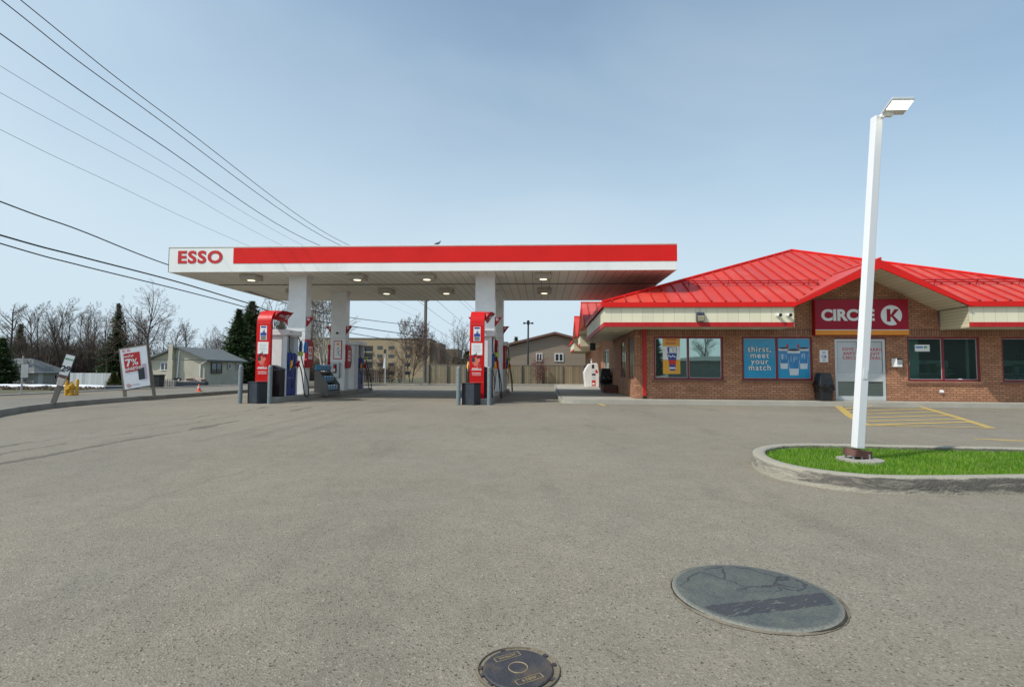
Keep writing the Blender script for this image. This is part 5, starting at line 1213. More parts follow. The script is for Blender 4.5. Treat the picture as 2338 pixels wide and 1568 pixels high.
# trash can with bag
def trash(loc, rz, s, label):
    t = thing('trash_can', label, 'trash can', loc, rz)
    mb = MB(); a, b, h = .25 * s, .25 * s, .56 * s
    vs = []
    for z, k in ((0, .92), (h, 1.05)): vs += [(-a * k, -b * k, z), (a * k, -b * k, z), (a * k, b * k, z), (-a * k, b * k, z)]
    mb.add(vs, [(0, 3, 2, 1), (4, 5, 6, 7), (0, 1, 5, 4), (1, 2, 6, 5), (2, 3, 7, 6), (3, 0, 4, 7)]); mb.build('bin_body', M['black'], t, bevel=.03, seg=2)
    rr = random.Random(4); mb = MB(); n = 44; L = 8; vs = []
    for j in range(L):
        z = h - .16 * s + j * .052 * s
        for k in range(n):
            an = k * 2 * math.pi / n; c, q = math.cos(an), math.sin(an); sq = 1 / max(abs(c), abs(q)) ** .86
            fold = .026 * math.sin(an * 9 + j * .9) * (1 - j / L) + rr.uniform(-.009, .009)
            r = (a * (1.10 + .10 * math.sin(j / (L - 1) * math.pi)) + fold) * sq
            vs.append((r * c, r * q, z + .02 * math.sin(an * 5)))
    mb.add(vs, [(j * n + k, j * n + (k + 1) % n, (j + 1) * n + (k + 1) % n, (j + 1) * n + k) for j in range(L - 1) for k in range(n)]); mb.build('bag', M['bag'], t, smooth=True, angle=50)
    mb = MB(); z0 = h + .16 * s; ht = .40 * s; vs = []
    for z, k in ((z0, 1.05), (z0 + .03, 1.06), (z0 + ht, .82)): vs += [(-a * k, -b * k, z), (a * k, -b * k, z), (a * k, b * k, z), (-a * k, b * k, z)]
    mb.add(vs, [(0, 3, 2, 1), (0, 1, 5, 4), (1, 2, 6, 5), (2, 3, 7, 6), (3, 0, 4, 7), (4, 5, 9, 8), (5, 6, 10, 9), (6, 7, 11, 10), (7, 4, 8, 11), (8, 9, 10, 11)]); ho = mb.build('hood', M['black'], t, bevel=.025, seg=2)
    mb = MB(); mb.T = Matrix.Translation((0, -b * .975, z0 + ht * .55)) @ Matrix.Rotation(-.16, 4, 'X'); mb.box(-a * .62, a * .62, -.004, .006, -ht * .25, ht * .27); mb.build('flap', M['black'], ho)
    return t
a, z = F(1880, 900, WB - .3); trash(SM @ Vector((a, WB - .30, SW)), SA, .86, 'black plastic trash can with bag over its rim left of the shop door')
p = G(1384, 893, SW); trash((p.x, p.y + .25, SW), SA, 1.0, 'black trash can in shade by the side windows next to brick planter')
p = G(1393, 897, SW); q = SI @ Vector(p)
t = thing('brick_planter', 'low reddish brick planter box against the shop side wall', 'planter', p, SA)
M['planter'] = brickmat('planter_brick', (.20, .075, .06), (.15, .06, .05), (.07, .045, .04))
mb = MB(); mb.box(-.32, .32, 0, .9, 0, .34); b_ = mb.build('box', M['planter'], t, bevel=.01); mb = MB(); mb.box(-.27, .27, .05, .85, .341, .348); mb.build('soil', M['grass_soil'], b_)
# white vacuum / air tower standing on the pavement
p = G(1351.5, 884.8, SW); t = thing('air_tower', 'white moulded vacuum station with red poster standing on the side pavement', 'vacuum station', (p.x, p.y + .4, SW), SA)
sc_ = p.y / F_PX; W2 = 18.5 * sc_; Hh = 56 * sc_
pr = [(-W2 * .78, 0), (-W2 * .98, .62 * Hh), (-W2 * .85, .68 * Hh), (-W2 * .80, .75 * Hh), (-W2 * .35, .97 * Hh), (W2 * .62, 1.0 * Hh), (W2 * .80, .95 * Hh), (W2 * .95, .55 * Hh), (W2 * .92, 0)]
mb = MB(); mb.prism([(x, -.4, z) for x, z in pr], (0, .9, 0)); b_ = mb.build('body', M['white_clean'], t, bevel=.05, seg=3)
mb = MB(); mb.box(W2 * -.02, W2 * .50, -.405, -.4005, .05 * Hh, .72 * Hh); mb.m = 1; mb.box(W2 * .02, W2 * .46, -.41, -.4055, .07 * Hh, .30 * Hh); mb.m = 2; mb.box(W2 * .02, W2 * .46, -.41, -.4055, .5 * Hh, .57 * Hh); mb.box(W2 * .02, W2 * .3, -.41, -.4055, .78 * Hh, .94 * Hh); mb.m = 3; mb.box(W2 * .08, W2 * .36, -.412, -.4101, .12 * Hh, .2 * Hh); mb.build('poster', [M['cup_white'], M['print_red'], M['slate'], M['white_clean']], t)
mb = MB(); mb.prism([(W2 * .42, -.41, .62 * Hh), (W2 * .75, -.41, .58 * Hh), (W2 * .72, -.41, .68 * Hh), (W2 * .5, -.41, .76 * Hh)], (0, .008, 0)); mb.build('nozzle_holder', M['print_red'], t)
mb = MB(); mb.box(-W2 * .06, W2 * .12, -.2, .1, Hh * 1.0, Hh * 1.2); mb.build('head', M['white'], t, bevel=.02)
t = thing('speaker', 'small black speaker hung under the side eave corner', 'speaker', SM @ Vector((.30, 7.6, WH - .35)), SA)
mb = MB(); mb.box(-.13, .13, -.12, .12, -.16, .2); mb.build('case', M['black'], t, bevel=.02); mb = MB(); mb.box(-.02, .02, -.02, .02, .2, .345); mb.build('bracket', M['steel'], t)
# interior clutter glimpsed low in first window is reflected only; behind-camera neighbours that the glass shows
# ================================================================ ISLAND LAMP
p = Vector((3.97, 6.02, 0))
t = thing('lamp_post', 'leaning white square lamp post with lit head standing on the grass island', 'lamp post', p)
mb = MB(); mb.lathe([(.235, .0), (.24, .10), (.232, .125), (.18, .132), (.0001, .132)], 36); ft = mb.build('footing', M['concrete'], t, smooth=True)
# pole leans right: base and top from the photograph
topw = P(2001, 268, 5.95); basew = P(1957.5, 1022, 6.02)
bl = basew - p; tl = topw - p; ax = (tl - bl).normalized()
xr = Vector((1, 0, 0)) - ax * ax.x; xr.normalize(); yr = ax.cross(xr)
M['pole_white'] = mat('pole_white', (.78, .79, .80), .32, .04, 1.2, stretch=(1, 1, .3), dirt=.15, blotchcol=(.4, .38, .34), coat=.2)
mb = MB(); an = R_(4.8); sw, st_ = .0485, .0445; vs = []
for c, s in ((bl, sw), (tl, st_)):
    for k in range(4):
        a = an + math.pi / 4 + k * math.pi / 2; vs.append(c + (xr * math.cos(a) + yr * math.sin(a)) * s * 1.4142)
mb.add(vs, [(3, 2, 1, 0), (4, 5, 6, 7), (0, 1, 5, 4), (1, 2, 6, 5), (2, 3, 7, 6), (3, 0, 4, 7)]); po = mb.build('pole', M['pole_white'], t, bevel=.006, seg=2)
M['rust'] = mat('rusted_steel', (.13, .055, .045), .85, .3, 14, bump=.6, bscale=40, dirt=.6, blotchcol=(.25, .20, .17))
mb = MB(); b0 = Vector((bl.x - .005, bl.y, 0)); mb.T = Matrix.Translation(Vector((b0.x, b0.y, .175))) @ Matrix.Rotation(.12, 4, 'Y') @ Matrix.Rotation(.25, 4, 'Z')
mb.box(-.125, .125, -.09, .09, -.02, -.008)
for s in (-1, 1): mb.box(-.115, .115, s * .08 - .006, s * .08 + .006, -.0075, .056); mb.box(s * .107 - .006, s * .107 + .006, -.073, .073, -.0075, .052)
mb.build('base_plate', M['rust'], t, bevel=.003)
mb = MB()
for sx in (-.09, .0, .09):
    for sy in (-.07, .07): mb.tube([(b0.x + sx, b0.y + sy, .125), (b0.x + sx, b0.y + sy, .185)], .011, 6)
mb.build('anchor_bolt', M['steel'], t)
for k_, (zz_, hh_) in enumerate(((.12, .055), (.30, .03))):
    c_ = bl.lerp(tl, zz_ + .1); mb = MB(); a_ = an; d_ = xr * math.cos(a_ - math.pi / 2) + yr * math.sin(a_ - math.pi / 2); e_ = ax.cross(d_).normalized()
    if k_ == 0: q = [c_ + d_ * .0505 + e_ * x_ + ax * z_ for x_, z_ in ((-.026, -hh_), (.026, -hh_), (.026, hh_), (-.026, hh_))]; mb.prism(q, d_ * .004); mb.build('access_cover', M['pole_white'], po)
# head
mb = MB(); c = tl + Vector((.02, -.05, .0))
mb.tube([tl + Vector((.0, .0, -.03)), tl + Vector((.05, -.05, .0))], .028, 10); mb.tube([tl + Vector((.03, -.075, .0)), tl + Vector((.13, -.045, .01))], .034, 12); mb.build('knuckle', M['white_clean'], t, smooth=True)
def hp(u, v, Y): return P(u, v, Y) - p
A_ = hp(2010, 264.5, 5.93); B_ = hp(2062, 263.5, 5.97); C_ = hp(2088, 228.5, 5.56); D_ = hp(2036, 229, 5.50)
nn = (B_ - A_).cross(D_ - A_).normalized()
if nn.z < 0: nn = -nn
mb = MB(); mb.prism([A_, B_, C_, D_], nn * .035); hd = mb.build('head', M['white_clean'], t, bevel=.01, seg=2)
mb = MB(); q = [A_.lerp(B_, .06).lerp(D_.lerp(C_, .06), .42), A_.lerp(B_, .95).lerp(D_.lerp(C_, .95), .42), A_.lerp(B_, .95).lerp(D_.lerp(C_, .95), .95), A_.lerp(B_, .06).lerp(D_.lerp(C_, .06), .95)]
q = [x - nn * .008 for x in q]; mb.prism(q, nn * .0075); mb.build('led_panel', emis('led_on', (1, 1, .86), 3.2), hd)
# ================================================================ TREES
def gen_tree(seed, H=10, trunks=1, spread=.33, up=.75, levels=4, kids=(13, 7, 6, 4), lean=.0, first=.22, thick=.018, twig=.016, lens=(.42, .52, .5, .55)):
    """bare tree: returns (trunk+limb builder, twig builder)"""
    r = random.Random(seed); A = MB(); B = MB()
    def branch(p, d, L, rad, lev):
        n = 6 if lev == 0 else (4 if lev == 1 else 3); pts = [p]; q = p.copy(); dd = d.copy()
        for i in range(n):
            j = .06 if lev == 0 else .17
            dd = (dd + Vector((r.uniform(-j, j), r.uniform(-j, j), r.uniform(-j, j) + (.05 if lev else .0)))).normalized(); q = q + dd * (L / n); pts.append(q)
        rr = [max(twig * .35, rad * (1 - .78 * i / n)) for i in range(n + 1)]
        (A if lev < 2 else B).tube(pts, rr, 6 if lev == 0 else (4 if lev == 1 else 3), caps=False)
        if lev >= levels: return
        k = kids[lev]
        for c in range(k):
            t = (first if lev == 0 else .18) + (1 - (first if lev == 0 else .18)) * (c + r.random()) / k
            t = min(t, .98); f = t * n; i = int(f); pp = pts[i].lerp(pts[min(i + 1, n)], f - i)
            ax = (pts[min(i + 1, n)] - pts[i]).normalized(); a = r.uniform(0, 6.283)
            side = Vector((math.cos(a), math.sin(a), 0)); side = (side - ax * side.dot(ax)).normalized()
            ang = r.uniform(.5, .95) * (1 - .35 * t); nd = (ax * (up * (.75 if lev else 1) + .25 * t) + side * ang / .75 * .85).normalized()
            ln = L * lens[lev] * (1.12 - .62 * t) * r.uniform(.75, 1.15) * (spread / .33 if lev == 0 else 1)
            branch(pp, nd, ln, rad * (.50 - .22 * t) * (1.0 if lev == 0 else .8), lev + 1)
    for t in range(trunks):
        a = r.uniform(0, 6.283); k = .0 if trunks == 1 else .16
        branch(Vector((0, 0, -.2)) + Vector((math.cos(a), math.sin(a), 0)) * k * .3, Vector((math.cos(a) * k + lean, math.sin(a) * k, 1)).normalized(), H * r.uniform(.86, 1.0), H * thick * (1 if trunks == 1 else .6), 0)
    return A, B
def tree_thing(name, label, loc, A, B, mb_, mt, cat='tree', group=None, rz=0, sc_=1.0):
    t = thing(name, label, cat, loc, rz, group); A.build('trunk', mb_, t, smooth=True, angle=80); B.build('crown', mt, t); t.scale = (sc_,) * 3
    return t
def ground_at(u, Y):
    x = (u - 1168.5) / F_PX * Y; return Vector((x, Y, terr(x, Y)))
def top_h(u, v, Y): return P(u, v, Y).z
protos = {}
def bare(key, *a, **k):
    if key not in protos: protos[key] = gen_tree(*a, **k)
    return protos[key]
meshes = {}
def put_bare(kind, u, vtop, Y, label, group='bare trees beyond the street', mt='twig', name='bare_tree', wid=1.0, cat='tree', mbk='bark'):
    key = (kind, mt); g = ground_at(u, Y); h = top_h(u, vtop, Y) - g.z
    H0 = {'a': 10, 'b': 10, 'c': 10, 'd': 10, 'e': 10, 'f': 10}[kind]
    if key not in meshes:
        spec = {'a': dict(seed=11, kids=(15, 8, 6, 4), spread=.38), 'b': dict(seed=23, trunks=2, kids=(12, 8, 6, 4), spread=.30, up=.95), 'c': dict(seed=35, trunks=3, kids=(10, 7, 6, 4), spread=.30, up=1.0),
                'd': dict(seed=48, kids=(14, 7, 5, 4), spread=.52, first=.36, thick=.017, up=.7), 'e': dict(seed=52, trunks=6, kids=(9, 6, 6, 4), spread=.32, first=.1, thick=.016, up=.9), 'f': dict(seed=66, kids=(26, 9, 4, 4), spread=.24, first=.10, up=.25, lens=(.50, .32, .5, .5))}[kind]
        A, B = gen_tree(H=10, **spec); t = tree_thing(name, label, g, A, B, M[mbk], M[mt], cat, group); meshes[key] = t
    else: t = copy_thing(meshes[key], label, g, None, group); t.name = name; t['category'] = cat
    t.rotation_euler = (0, 0, (u * 1.7) % 6.28); s = h / 9.9; t.scale = (s * wid, s * wid, s); t.location = g
    return t
def conifer(seed, H, R, dens=1.0, leaf=.16, droop=.1):
    r = random.Random(seed); A = MB(); A.tube([(0, 0, -.2), (0, 0, H * .5), (0, 0, H * .98)], [H * .016, H * .010, H * .002], 7)
    vs = []; fs = []
    z = H * .06
    while z < H * .985:
        f = 1 - z / H; L = R * f * r.uniform(.70, 1.15) + .05; nb = int((7 + 9 * f) * dens)
        a0 = r.uniform(0, 6.28)
        for b in range(nb):
            a = a0 + b * 6.283 / nb + r.uniform(-.25, .25); l = L * r.uniform(.6, 1.12); up = .35 * (1 - f) - droop * f + r.uniform(-.05, .12)
            for k in range(int(3 + l / (leaf * .34))):
                t = ((k + r.random()) / (3 + l / (leaf * .34))) ** .8; w = leaf * (2.1 - .8 * t) * r.uniform(.7, 1.3)
                px = Vector((math.cos(a) * l * t, math.sin(a) * l * t, z + l * up * t + r.uniform(-.05, .05) + .12 * l * t * t)) + Vector((r.uniform(-1, 1), r.uniform(-1, 1), r.uniform(-.5, .5))) * leaf * .55 * (1 + t)
                d = Vector((math.cos(a) + r.uniform(-.8, .8), math.sin(a) + r.uniform(-.8, .8), r.uniform(-.4, .7))).normalized(); s = d.cross(Vector((r.uniform(-.5, .5), r.uniform(-.5, .5), 1))).normalized()
                i = len(vs); vs += [px - d * w * .4 - s * w * .26, px - d * w * .4 + s * w * .26, px + d * w * .75]; fs.append((i, i + 1, i + 2))
        z += H * .018 + .05 * f
    B = MB(); B.v = [tuple(v) for v in vs]; B.f = [list(f) for f in fs]; B.mi = [0] * len(fs); return A, B
def needle(name, c1, c2):
    m, nt, b = _nt(name); g = N(nt, 'ShaderNodeNewGeometry'); mx_ = N(nt, 'ShaderNodeMix', {'Factor': g.outputs['Random Per Island'], 6: c4(c1), 7: c4(c2)}, data_type='RGBA')
    nt.links.new(mx_.outputs[2], b.inputs['Base Color']); inp(b, 'Roughness', .7); return m
M['spruce'] = needle('spruce_needles', (.032, .068, .024), (.10, .14, .05)); M['cedar'] = needle('brownish_needles', (.045, .05, .02), (.09, .08, .035)); M['cedar_y'] = needle('yellow_cedar', (.06, .08, .015), (.13, .13, .03))
def put_conifer(seed, u, vtop, Y, Rr, label, m='spruce', dens=1.0, leaf=.16, name='spruce_tree', group='conifers behind the street', base=None):
    g = ground_at(u, Y) if base is None else base; H = top_h(u, vtop, Y) - g.z; A, B = conifer(seed, H, Rr, dens, leaf)
    return tree_thing(name, label, g, A, B, M['bark'], M[m], 'conifer', group)
# far tree line left of the pumps
put_bare('f', 22, 693, 84, 'tall feathery brown conifer shaped bare tree at the far left edge', mt='twig', name='larch_tree', wid=1.25)
put_conifer(3, 4, 770, 80, 3.4, 'dark evergreen at far left edge in front of the tall feathery tree', leaf=.3)
put_conifer(4, 44, 738, 92, 2.6, 'slim dark evergreen right of the tall feathery tree', leaf=.3)
for k, u, vt, Y, wd, l in (('b', 101, 694, 96, 1.0, 'tall multi stem bare tree above the hip roofed grey house'), ('a', 76, 712, 104, .9, 'bare tree between the feathery tree and tall multi stem tree'),
                       ('c', 151, 707, 98, 1.0, 'bare tree directly above the leaning price sign'), ('b', 190, 703, 104, .85, 'slender pale bare tree above the white board fence'), ('a', 128, 730, 110, .9, 'lower bare tree behind the leaning price sign'),
                       ('c', 218, 720, 100, .9, 'bare tree left of the dark spruce spire'), ('d', 246, 735, 88, 1.15, 'wide drooping brown bare tree before the spruce spire'), ('a', 290, 722, 96, 1.0, 'brown bare tree just right of the dark spruce spire'),
                       ('d', 333, 677, 84, 1.0, 'tallest open crowned bare tree behind the promotional board'), ('b', 361, 722, 88, .9, 'bare tree right of the tallest open crowned one'), ('c', 312, 726, 98, 1.0, 'bare tree just left of the tallest open crowned one'),
                       ('a', 392, 748, 96, 1.0, 'bare tree above the chimney of the beige bungalow'), ('b', 421, 745, 98, 1.0, 'bare tree above the roof ridge of the beige bungalow'), ('e', 480, 766, 104, .9, 'low bare tree above right end of bungalow roof'), ('e', 503, 762, 108, .9, 'low bare tree just left of the big spruce'), ('a', 455, 782, 96, .8, 'small bare tree over the middle of the bungalow roof'), ('e', 60, 760, 90, 1.0, 'low bare tree behind the left end of the hip roofed house')):
    put_bare(k, u, vt, Y, l, mt='twig_red' if (int(u) % 3 == 0 or k == 'd' and u < 300) else 'twig', wid=wd)
put_conifer(9, 267, 692, 92, 4.2, 'dark spruce spire rising from the middle of the bare tree row', leaf=.3)
put_conifer(12, 262, 850, 62, .9, 'small rounded green cedar left of the promotional board', m='cedar_y', dens=2.0, leaf=.14, name='cedar_bush')
# big spruces behind the beige bungalow
put_conifer(20, 572, 684, 80, 6.8, 'big dark spruce behind the left red arch', dens=1.7, leaf=.30)
put_conifer(21, 543, 705, 76, 4.9, 'big dark spruce slightly left of and lower than its neighbour', dens=1.7, leaf=.30)
put_conifer(22, 640, 728, 84, 4.6, 'dark spruce seen between the left arch and near left column', dens=1.4, leaf=.22)
put_conifer(23, 1178, 768, 120, 2.2, 'small distant spruce over the brown sided house', leaf=.3)
put_conifer(24, 1067, 802, 75, 2.4, 'dull green cedar behind the back fence by the right arch', m='cedar', leaf=.25, dens=1.6)
put_conifer(25, 1040, 815, 78, 2.0, 'dull green cedar behind the back fence near reddish shrubs', m='cedar', leaf=.25, dens=1.5)
# birch clump behind the left pumps
A, B = gen_tree(77, H=10, trunks=4, kids=(13, 8, 7, 4), spread=.36, first=.2, thick=.013, up=.95)
g = ground_at(742, 47); g.z = .1; h = 9.6
tree_thing('birch_tree', 'tall multi stem white barked birch seen between the two left columns', g, A, B, M['birch'], M['twig'], group='bare trees beyond the street', sc_=h / 9.9)
put_bare('e', 632, 690, 55, 'thin branched bare tree between big spruce and near left column', mt='twig', wid=1.0)
put_bare('e', 700, 700, 52, 'thin branched bare tree left of the birch', mt='twig', wid=1.0)
# ornamental trees on the verge
sp_tree = gen_tree(91, H=5, trunks=3, kids=(16, 9, 5, 4), spread=.42, up=1.15, first=.12, thick=.014, lens=(.5, .45, .5, .5))
g = ground_at(939, 41.5); g.z = .1
tree_thing('bare_tree', 'upright brown bare tree on the verge left of the utility pole', g, sp_tree[0], sp_tree[1], M['bark'], M['twig_red'], sc_=(top_h(939, 741, 41.5) - .1) / 4.9)
put_bare('e', 1045, 742, 66, 'thin bare tree behind fence right of utility pole', group='bare trees beyond the street')
put_bare('e', 1010, 775, 72, 'low bare tree behind the fence by the utility pole', mt='twig_red'); put_bare('a', 1078, 772, 80, 'bare tree partly hidden by the right red arch', mt='twig_red')
def shrub(u, v, Y, h, label, seed, mt='twig_red'):
    A, B = gen_tree(seed, H=h, trunks=7, kids=(8, 6, 4, 4), spread=.35, first=.08, thick=.010, twig=.008, up=.8); g = ground_at(u, Y); g.z = .1
    return tree_thing('bare_shrub', label, g, A, B, M['bark'], M[mt], 'shrub', 'bare shrubs on the verge')
M['twig_pink'] = mat('twigs_pinkish', (.20, .085, .085), .9, .3, .6)
shrub(1229, 878, 39.2, 2.1, 'pinkish bare shrub in front of the fence beside the concrete based light pole', 5, 'twig_pink')
for i, (u, h) in enumerate(((868, 2.1), (892, 1.5), (812, 2.3), (914, 1.9), (842, 1.4))):
    shrub(u, 878, 40.5 + i * .3, h, ('tangled bare shrub at right end of dark lattice fence', 'low bare shrub before the apartment block', 'bare shrub just right of the far left pump', 'bare shrub left of the upright verge tree', 'low bare shrub before the dark lattice fence')[i], 31 + i)
# dense far brush reading as one mass
def brush(name, label, spans, seed, mt):
    r = random.Random(seed); vs = []; fs = []
    for u0, u1, v0, Y0, Y1, n in spans:
        for k in range(n):
            u = r.uniform(u0, u1); Y = r.uniform(Y0, Y1); g = ground_at(u, Y); H = (top_h(u, v0, Y) - g.z) * r.uniform(.45, 1.0) * (.85 + .15 * math.sin(u * .13))
            p = g + Vector((0, 0, H * r.uniform(0, .55))); d = Vector((r.uniform(-.5, .5), r.uniform(-.5, .5), r.uniform(.5, 1))).normalized(); l = H * r.uniform(.25, .5); w = r.uniform(.025, .07)
            s = d.cross(Vector((r.uniform(-1, 1), r.uniform(-1, 1), r.uniform(-.3, .3)))).normalized() * w; m_ = p + d * l * .5 + Vector((r.uniform(-.2, .2), r.uniform(-.2, .2), 0)); e = p + d * l; i = len(vs)
            vs += [p - s, p + s, m_ + s * .7, m_ - s * .7, e]; fs += [(i, i + 1, i + 2, i + 3), (i + 3, i + 2, i + 4)]
    me = bpy.data.meshes.new(name); me.from_pydata([tuple(v) for v in vs], [], fs); me.materials.append(M[mt]); o = bpy.data.objects.new(name, me); sc.collection.objects.link(o); o['kind'] = 'stuff'; o['label'] = label; o['category'] = 'brush'; return o
M['brush'] = mat('brush_brown', (.085, .062, .045), .95, .35, .4); M['brush_g'] = mat('brush_grey_brown', (.15, .118, .08), .95, .3, .3)
brush('woodland', 'brown leafless woodland massed behind the left houses', [(-40, 330, 728, 108, 130, 42000), (330, 560, 765, 108, 130, 12000), (-40, 345, 782, 98, 108, 18000)], 1, 'brush')
brush('brush', 'brown leafless brush massed beyond the pumps', [(590, 805, 770, 84, 110, 15000), (985, 1120, 800, 70, 92, 7000)], 2, 'brush_g')
brush('dry_weeds', 'dry brown weeds along the far side of the street', [(0, 150, 876, 36, 44, 1500), (160, 545, 876, 34, 46, 1500), (800, 985, 874, 39.5, 42, 900)], 3, 'brush_g')
# ================================================================ HOUSES AND FENCES
def hip_house(name, label, cx, cy, z, w, d, h, rise, rz, mw, mr, over=.5):
    t = thing(name, label, 'house', (cx, cy, z), rz)
    mb = MB(); mb.box(-w / 2, w / 2, -d / 2, d / 2, -.5, h); wl_ = mb.build('wall', mw, t)
    W2, D2 = w / 2 + over, d / 2 + over; r = D2
    mb = MB(); mb.add([(-W2, -D2, h), (W2, -D2, h), (W2, D2, h), (-W2, D2, h), (-W2 + r, 0, h + rise), (W2 - r, 0, h + rise)], [(0, 1, 5, 4), (1, 2, 5), (2, 3, 4, 5), (3, 0, 4), (0, 3, 2, 1)]); rf = mb.build('roof', mr, t)
    mb = MB(); mb.box(-W2 - .02, W2 + .02, -D2 - .03, -D2 - .001, h - .16, h + .04); mb.box(W2 + .001, W2 + .03, -D2, D2, h - .16, h + .04); mb.build('gutter', M['white'], rf)
    return t
def simple_window(t, x0, x1, z0, z1, y, mf='white', side=None, nm='window'):
    """framed window on the face y (looking to -y), or on the +x face when side is the x value"""
    mb = MB(); f = .08
    g = (lambda a, b, c, d, e, q: mb.box(a, b, c, d, e, q)) if side is None else (lambda a, b, c, d, e, q: mb.box(side - (d - y) , side - (c - y), a, b, e, q))
    xm = (x0 + x1) / 2
    for a, b, e, q in ((x0, x1, z1 - f, z1), (x0, x1, z0, z0 + f), (x0, x0 + f, z0 + f, z1 - f), (x1 - f, x1, z0 + f, z1 - f), (xm - f / 2, xm + f / 2, z0 + f, z1 - f)): g(a, b, y - .07, y, e, q)
    fr = mb.build(nm, M[mf], t); mb = MB(); g = (lambda a, b, c, d, e, q: mb.box(a, b, c, d, e, q)) if side is None else (lambda a, b, c, d, e, q: mb.box(side - (d - y), side - (c - y), a, b, e, q))
    g(x0 + f, x1 - f, y - .03, y - .005, z0 + f, z1 - f); mb.build('pane', M['glass_dim'], fr); return fr
M['siding_grey'] = lines('grey_lap_siding', (.46, .45, .41), (0, 0, 1), .2, dark=.7, width=.1, horiz=True)
M['siding_tan'] = lines('tan_lap_siding', (.30, .235, .175), (0, 0, 1), .19, dark=.45, width=.14, horiz=True, bump=.6)
M['stucco'] = mat('beige_block_wall', (.50, .47, .375), .9, .08, .8, bump=.3, bscale=30, dirt=.3, blotchcol=(.28, .26, .2))
Y = 84; sx = Y / F_PX
h1 = hip_house('bungalow', 'long low grey hip roofed house at the far left', (80 - 1168.5) * sx - 9, Y + 3, P(110, 879, Y).z, 18, 6, 2.1, 2.2, .0, M['siding_grey'], M['shingle'])
for x0, x1, z0, z1 in ((-7.2, -6.2, 1.0, 1.4), (-4.9, -3.7, 1.0, 1.4), ): simple_window(h1, x0 + 9.2, x1 + 9.2, z0, z1, -3.001)
simple_window(h1, .6, 1.7, .85, 1.7, 0, side=9.07)
mb = MB(); mb.box(9.001, 9.05, -2.2, -1.4, 0, 1.9); mb.build('door', M['white'], h1)
mb = MB(); mb.box(-9.0, 9.0, -3.12, -3.05, -.35, -.2); mb.build('base_trim', M['white'], h1)
p = P(62, 866, 78); t = thing('plank', 'yellow plank leaning against the wall of the far grey house', 'plank', (p.x, 83.4, h1.location.z - .3)); mb = MB(); mb.T = Matrix.Rotation(.62, 4, 'Y'); mb.box(-.2, .2, -.05, .05, 0, 2.3); mb.build('board', M['yellow'], t)
# beige bungalow: gable end toward the camera, long side running right
Y = 62; th = 0.0; w, d, h, rs = 6.35, 8.6, 2.5, 1.35
cr = P(466, 869, Y); z0 = cr.z
hb = thing('bungalow', 'beige bungalow with grey gable roof and block chimney behind the promotional board', 'house', (cr.x - w * math.cos(th), Y - w * math.sin(th), z0), th)
mb = MB(); mb.box(0, w, 0, d, -.8, h); mb.prism([(0, .0, h), (w, .0, h), (w / 2, .0, h + rs)], (0, .12, 0)); mb.build('wall', M['stucco'], hb)
mb = MB()
for e in (-.5, w + .5): mb.prism([(e, -.5, h - .19), (w / 2, -.5, h + rs + .03), (w / 2, -.5, h + rs + .2), (e, -.5, h - .02)], (0, d + 1, 0))
rf = mb.build('roof', M['shingle'], hb)
mb = MB(); mb.box(-4.5, -.51, 2.5, 8.2, .0, h - .3); mb.build('side_wall', M['stucco'], hb)
mb = MB(); mb.prism([(-4.9, 2.2, h - .4), (-4.9, 8.4, h - .4), (-4.9, 5.3, h + .7)], (4.35, 0, 0)); mb.build('side_roof', M['shingle'], hb)
mb = MB(); mb.box(2.3, 2.95, -.62, -.001, -.8, 2.4); mb.box(2.36, 2.86, -.58, -.02, 2.4, h + rs + .35); mb.build('chimney', M['stucco'], rf, bevel=.03)
mb = MB(); mb.box(0, w, -.03, -.0, h - .06, h - .01); mb.build('belt_line', M['shingle'], hb)
simple_window(hb, 1.15, 2.15, 1.2, 2.15, -.001)
simple_window(hb, 1.2, 3.5, .85, 2.15, 0, side=w + .07, mf='slate'); simple_window(hb, 7.0, 8.2, 1.3, 2.15, 0, side=w + .07); simple_window(hb, 4.9, 5.7, 1.4, 2.15, 0, side=w + .07)
mb = MB(); mb.tube([(w + .45, -.3, h - .15), (w + .05, -.25, h - .35), (w - .45, -.09, h - .6), (w - .45, -.09, .0)], .07, 6); mb.build('downspout', M['white'], hb, smooth=True)
# apartment block
M['apt'] = mat('tan_brick_far', (.36, .28, .175), .9, .06, 1.5, bump=.0); M['apt_dark'] = mat('dark_balcony_recess', (.03, .032, .035), .7, .2, 3)
Y = 150; sx = Y / F_PX; x0 = (640 - 1168.5) * sx; x1 = (980 - 1168.5) * sx; ztop = P(900, 774, Y).z
ap = thing('apartment_building', 'four storey tan brick apartment block with dark balconies beyond the pumps', 'apartment block', (x0, Y, 0))
w = x1 - x0; H = ztop; wt = MB()
def az(v): return P(900, v, Y).z
def axx(u): return (u - 1168.5) * sx - x0
mb = MB(); mb.box(0, w, 0, 14, -3, H); aw = mb.build('wall', M['apt'], ap)
mb = MB(); mb.box(w + .01, w + 2.9, 1.2, 14, -3, H - .9); mb.box(w + 2.91, w + 8, 3, 14, -3, H - 2.6); mb.build('wing', mat('brown_brick_far', (.17, .13, .10), .9, .1, 1), ap)
mb = MB(); mb.box(-.15, w + .15, -.15, 14.1, H + .001, H + .3); mb.build('parapet', mat('parapet', (.22, .19, .15), .8), ap)
